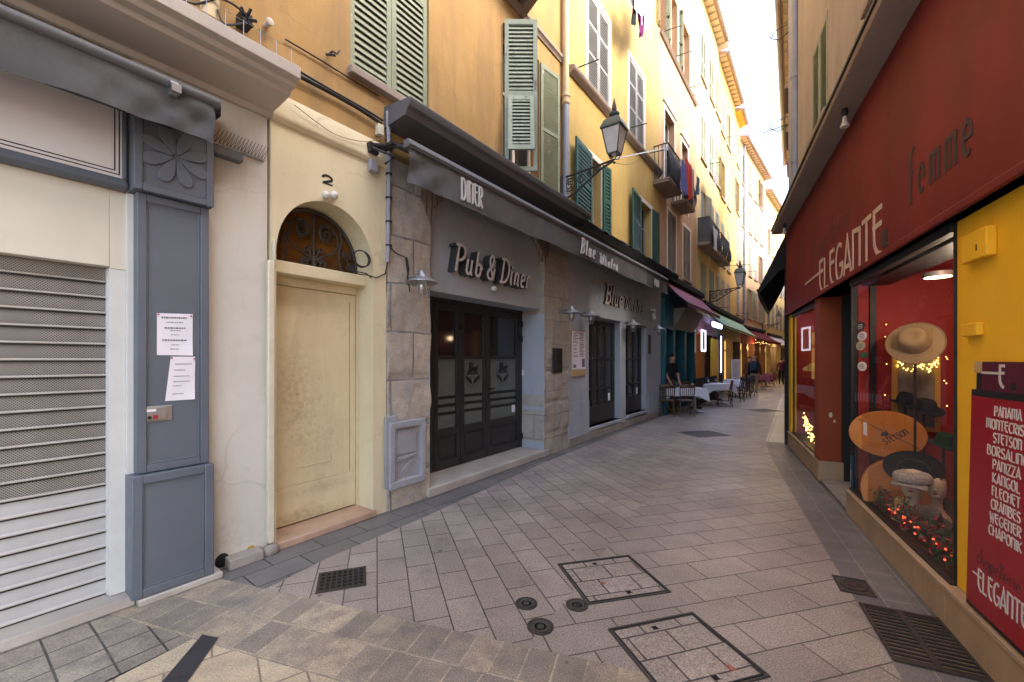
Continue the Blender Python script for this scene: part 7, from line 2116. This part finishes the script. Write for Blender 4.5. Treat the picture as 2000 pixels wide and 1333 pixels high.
def person(label, x, y, deg, top, trousers, shoes, hair, arms, legs, h=1.75, sleeve=True, lean=0.0):
    """one continuous skinned body; local +y is the way the person faces"""
    k = h / 1.75
    J = {}
    V, E, Rr = [], [], []
    def v(n, p, r, parent=None):
        J[n] = len(V); V.append(Vector(p) * k); Rr.append((r[0] * k, r[1] * k))
        if parent: E.append((J[parent], J[n]))
    v('pelvis', (0, 0, .96), (.145, .105))
    v('waist', (0, .01, 1.10), (.135, .10), 'pelvis')
    v('chest', (0, lean * .5 + .0, 1.30), (.165, .115), 'waist')
    v('collar', (0, lean, 1.45), (.11, .085), 'chest')
    v('neck', (0, lean + .01, 1.52), (.055, .055), 'collar')
    v('jaw', (0, lean + .03, 1.585), (.068, .075), 'neck')
    v('brow', (0, lean + .025, 1.66), (.078, .092), 'jaw')
    v('top', (0, lean + .015, 1.73), (.055, .065), 'brow')
    v('nose', (0, lean + .135, 1.625), (.013, .014), 'jaw')
    for s_, nm in ((-1, 'l'), (1, 'r')):
        e, w_ = arms[nm]
        v(nm + 'sh', (s_ * .185, lean * .9, 1.41), (.062, .062), 'collar')
        v(nm + 'el', (s_ * .185 + e[0] * s_, e[1] + lean * .6, 1.41 + e[2]), (.045, .045), nm + 'sh')
        W_ = Vector((s_ * .185 + e[0] * s_ + w_[0] * s_, e[1] + w_[1] + lean * .5, 1.41 + e[2] + w_[2]))
        v(nm + 'wr', W_, (.030, .028), nm + 'el')
        d_ = Vector((w_[0] * s_, w_[1], w_[2])).normalized()
        v(nm + 'pa', W_ + d_ * .08, (.036, .02), nm + 'wr')
        sd = d_.cross(Vector((1, 0, 0))); sd = sd.normalized() if sd.length > .1 else Vector((0, 1, 0))
        for f_ in range(4):
            L_ = (.075, .085, .08, .06)[f_]
            q = W_ + d_ * .10 + sd * (-.03 + .02 * f_)
            v('%sf%d' % (nm, f_), q + d_ * .02, (.010, .010), nm + 'pa'); v('%sg%d' % (nm, f_), q + d_ * L_ + Vector((-s_ * .02, 0, 0)), (.008, .008), '%sf%d' % (nm, f_))
        v(nm + 't', W_ + d_ * .06 + sd * .05, (.011, .011), nm + 'pa'); v(nm + 'u', W_ + d_ * .09 + sd * .065, (.009, .009), nm + 't')
        kn, an = legs[nm]
        v(nm + 'hip', (s_ * .095, 0, .90), (.098, .098), 'pelvis')
        v(nm + 'kn', (s_ * .10, kn[0], .50 + kn[1]), (.062, .066), nm + 'hip')
        v(nm + 'an', (s_ * .10, an[0], .085 + an[1]), (.042, .046), nm + 'kn')
        v(nm + 'to', (s_ * .115, an[0] + .16, .035 + an[1] * .6), (.042, .032), nm + 'an')
    me = bpy.data.meshes.new('person')
    me.from_pydata(V, E, [])
    ob = bpy.data.objects.new('person', me); col.objects.link(ob)
    sk = ob.modifiers.new('skin', 'SKIN'); sk.use_smooth_shade = True
    if not me.skin_vertices: pass
    bm = bmesh.new(); bm.from_mesh(me)
    ly = bm.verts.layers.skin.verify()
    for i, bv in enumerate(bm.verts):
        bv[ly].radius = Rr[i]; bv[ly].use_root = (i == 0)
    bm.to_mesh(me); bm.free()
    sb = ob.modifiers.new('sub', 'SUBSURF'); sb.levels = 1; sb.render_levels = 1
    dg = bpy.context.evaluated_depsgraph_get()
    m2 = bpy.data.meshes.new_from_object(ob.evaluated_get(dg))
    ob.modifiers.clear(); ob.data = m2
    m2.materials.clear()
    for mm in (M[trousers], M[top], M['skin'], M[shoes]): m2.materials.append(mm)
    for p in m2.polygons:
        c = p.center / k
        i = 0
        if c.z > .97 and c.z < 1.50: i = 1
        if c.z >= 1.50: i = 2
        if abs(c.x) > .17 and c.z > .6 and c.z < 1.45: i = 1 if (sleeve and c.z > .86) or c.z > 1.2 else 2
        if c.z < .085: i = 3
        p.material_index = i; p.use_smooth = True
    fr = flat_frame(x, y, deg)
    ob.location = (x, y, 0); ob.rotation_euler = (0, 0, R(deg))
    tag(ob, label, 'person')
    b = MB(); b.grid(lambda u, v_: (.092 * k * math.cos(u * 2 * PI) * math.sin(v_ * 1.75), -(lean + .012 + .105 * k / k * math.sin(u * 2 * PI) * math.sin(v_ * 1.75) - (.018 if math.sin(u * 2 * PI) > 0 else -.004)) * k, (1.672 + .085 * math.cos(v_ * 1.75) + (.02 if math.sin(u * 2 * PI) > 0.1 and v_ > .8 else 0)) * k), 20, 8)
    me3 = b
    BASE[ob] = (0, 0, 0, fr)
    hobj = b.build('hair', M[hair], ob, recalc=False)
    return ob
dn = ((.05, .02, -.29), (.01, .08, -.25))
M['khaki'] = cloth('khaki trousers', (.30, .24, .15), folds=.2); M['jacket'] = cloth('dark navy jacket', (.025, .03, .04), folds=.3); M['hairgrey'] = cloth('sandy grey hair', (.38, .31, .22)); M['hairdark'] = cloth('dark hair', (.03, .02, .015)); M['rustcoat'] = cloth('brown coat', (.12, .06, .04)); M['plumcoat'] = cloth('plum coat', (.07, .02, .06)); M['shoe'] = paint('dark shoes', (.02, .018, .016)); M['blacktop'] = cloth('black T-shirt', (.015, .015, .017)); M['jeans'] = cloth('dark jeans', (.03, .035, .05))
px_, py_ = ground_at(1473, 19.9)
man = person('person in dark jacket and khaki trousers walking away with a backpack', px_, py_, -34, 'jacket', 'khaki', 'shoe', 'hairgrey', {'l': dn, 'r': ((.06, .0, -.29), (.02, .12, -.22))}, {'l': ((.06, 0), (.0, .0)), 'r': ((.02, 0), (-.22, .03))}, 1.78)
fr = flat_frame(px_, py_, -34)
bp = thing('backpack', 'dark blue backpack on the back of the walking person', 'backpack', fr, 0, .2, 1.1)
M['navy'] = cloth('dark blue backpack cloth', (.03, .045, .075), folds=.2)
MB().grid(lambda u, v: (.17 * math.cos(u * 2 * PI) * (math.sin(v * PI) ** .4), .19 + .09 * math.sin(u * 2 * PI) * (math.sin(v * PI) ** .4), 1.05 + .44 * v), 18, 12).build('bag_body', M['navy'], bp, recalc=False)
b = MB()
for sx in (-1, 1): b.tube([(sx * .11, .12, 1.42), (sx * .13, .0, 1.50), (sx * .14, -.12, 1.36), (sx * .13, -.05, 1.12), (sx * .13, .12, 1.10)], .018, 6)
b.build('strap', M['navy'], bp)
MB().box(-.12, .12, .27, .295, 1.10, 1.28).build('pocket', M['navy'], bp, bev=.02)
person('person in a brown coat standing close beside the one with the backpack', *ground_at(1464, 20.9), 150, 'rustcoat', 'jeans', 'shoe', 'hairdark', {'l': dn, 'r': dn}, {'l': ((.02, 0), (0, 0)), 'r': ((.02, 0), (.03, 0))}, 1.74)
wx, wy = ground_at(1526, 27)
person('person in plum coat and black trousers walking down the far middle of the street', wx, wy, -30, 'plumcoat', 'blacktop', 'shoe', 'hairdark', {'l': dn, 'r': dn}, {'l': ((.10, 0), (.12, 0)), 'r': ((.0, 0), (-.2, .03))}, 1.68)
fr = flat_frame(wx, wy, -30)
t = thing('shoulder_bag', 'small tan bag at the hip of the person in the plum coat', 'bag', fr, .25, 0, .9)
MB().box(.22, .30, -.12, .12, .86, 1.06).build('bag_body', M['khaki'], t, bev=.02)
MB().tube([(.26, -.1, 1.05), (.16, -.06, 1.4), (-.0, -.02, 1.50), (.16, .07, 1.42), (.26, .1, 1.05)], .012, 6).build('strap', M['shoe'], t)
person('person in black T-shirt standing in the teal restaurant doorway, head bowed', *ground_at(1309, 12.75), 200, 'blacktop', 'rustcoat', 'shoe', 'hairdark', {'l': dn, 'r': ((.04, .06, -.28), (-.02, .16, -.2))}, {'l': ((.02, 0), (0, 0)), 'r': ((.03, 0), (.03, 0))}, 1.76, sleeve=False, lean=.06)
person('person in dark clothes walking far off beyond the mauve tables', *ground_at(1532, 30), 170, 'jacket', 'jeans', 'shoe', 'hairdark', {'l': dn, 'r': dn}, {'l': ((.08, 0), (.1, 0)), 'r': ((.0, 0), (-.15, .02))}, 1.72)
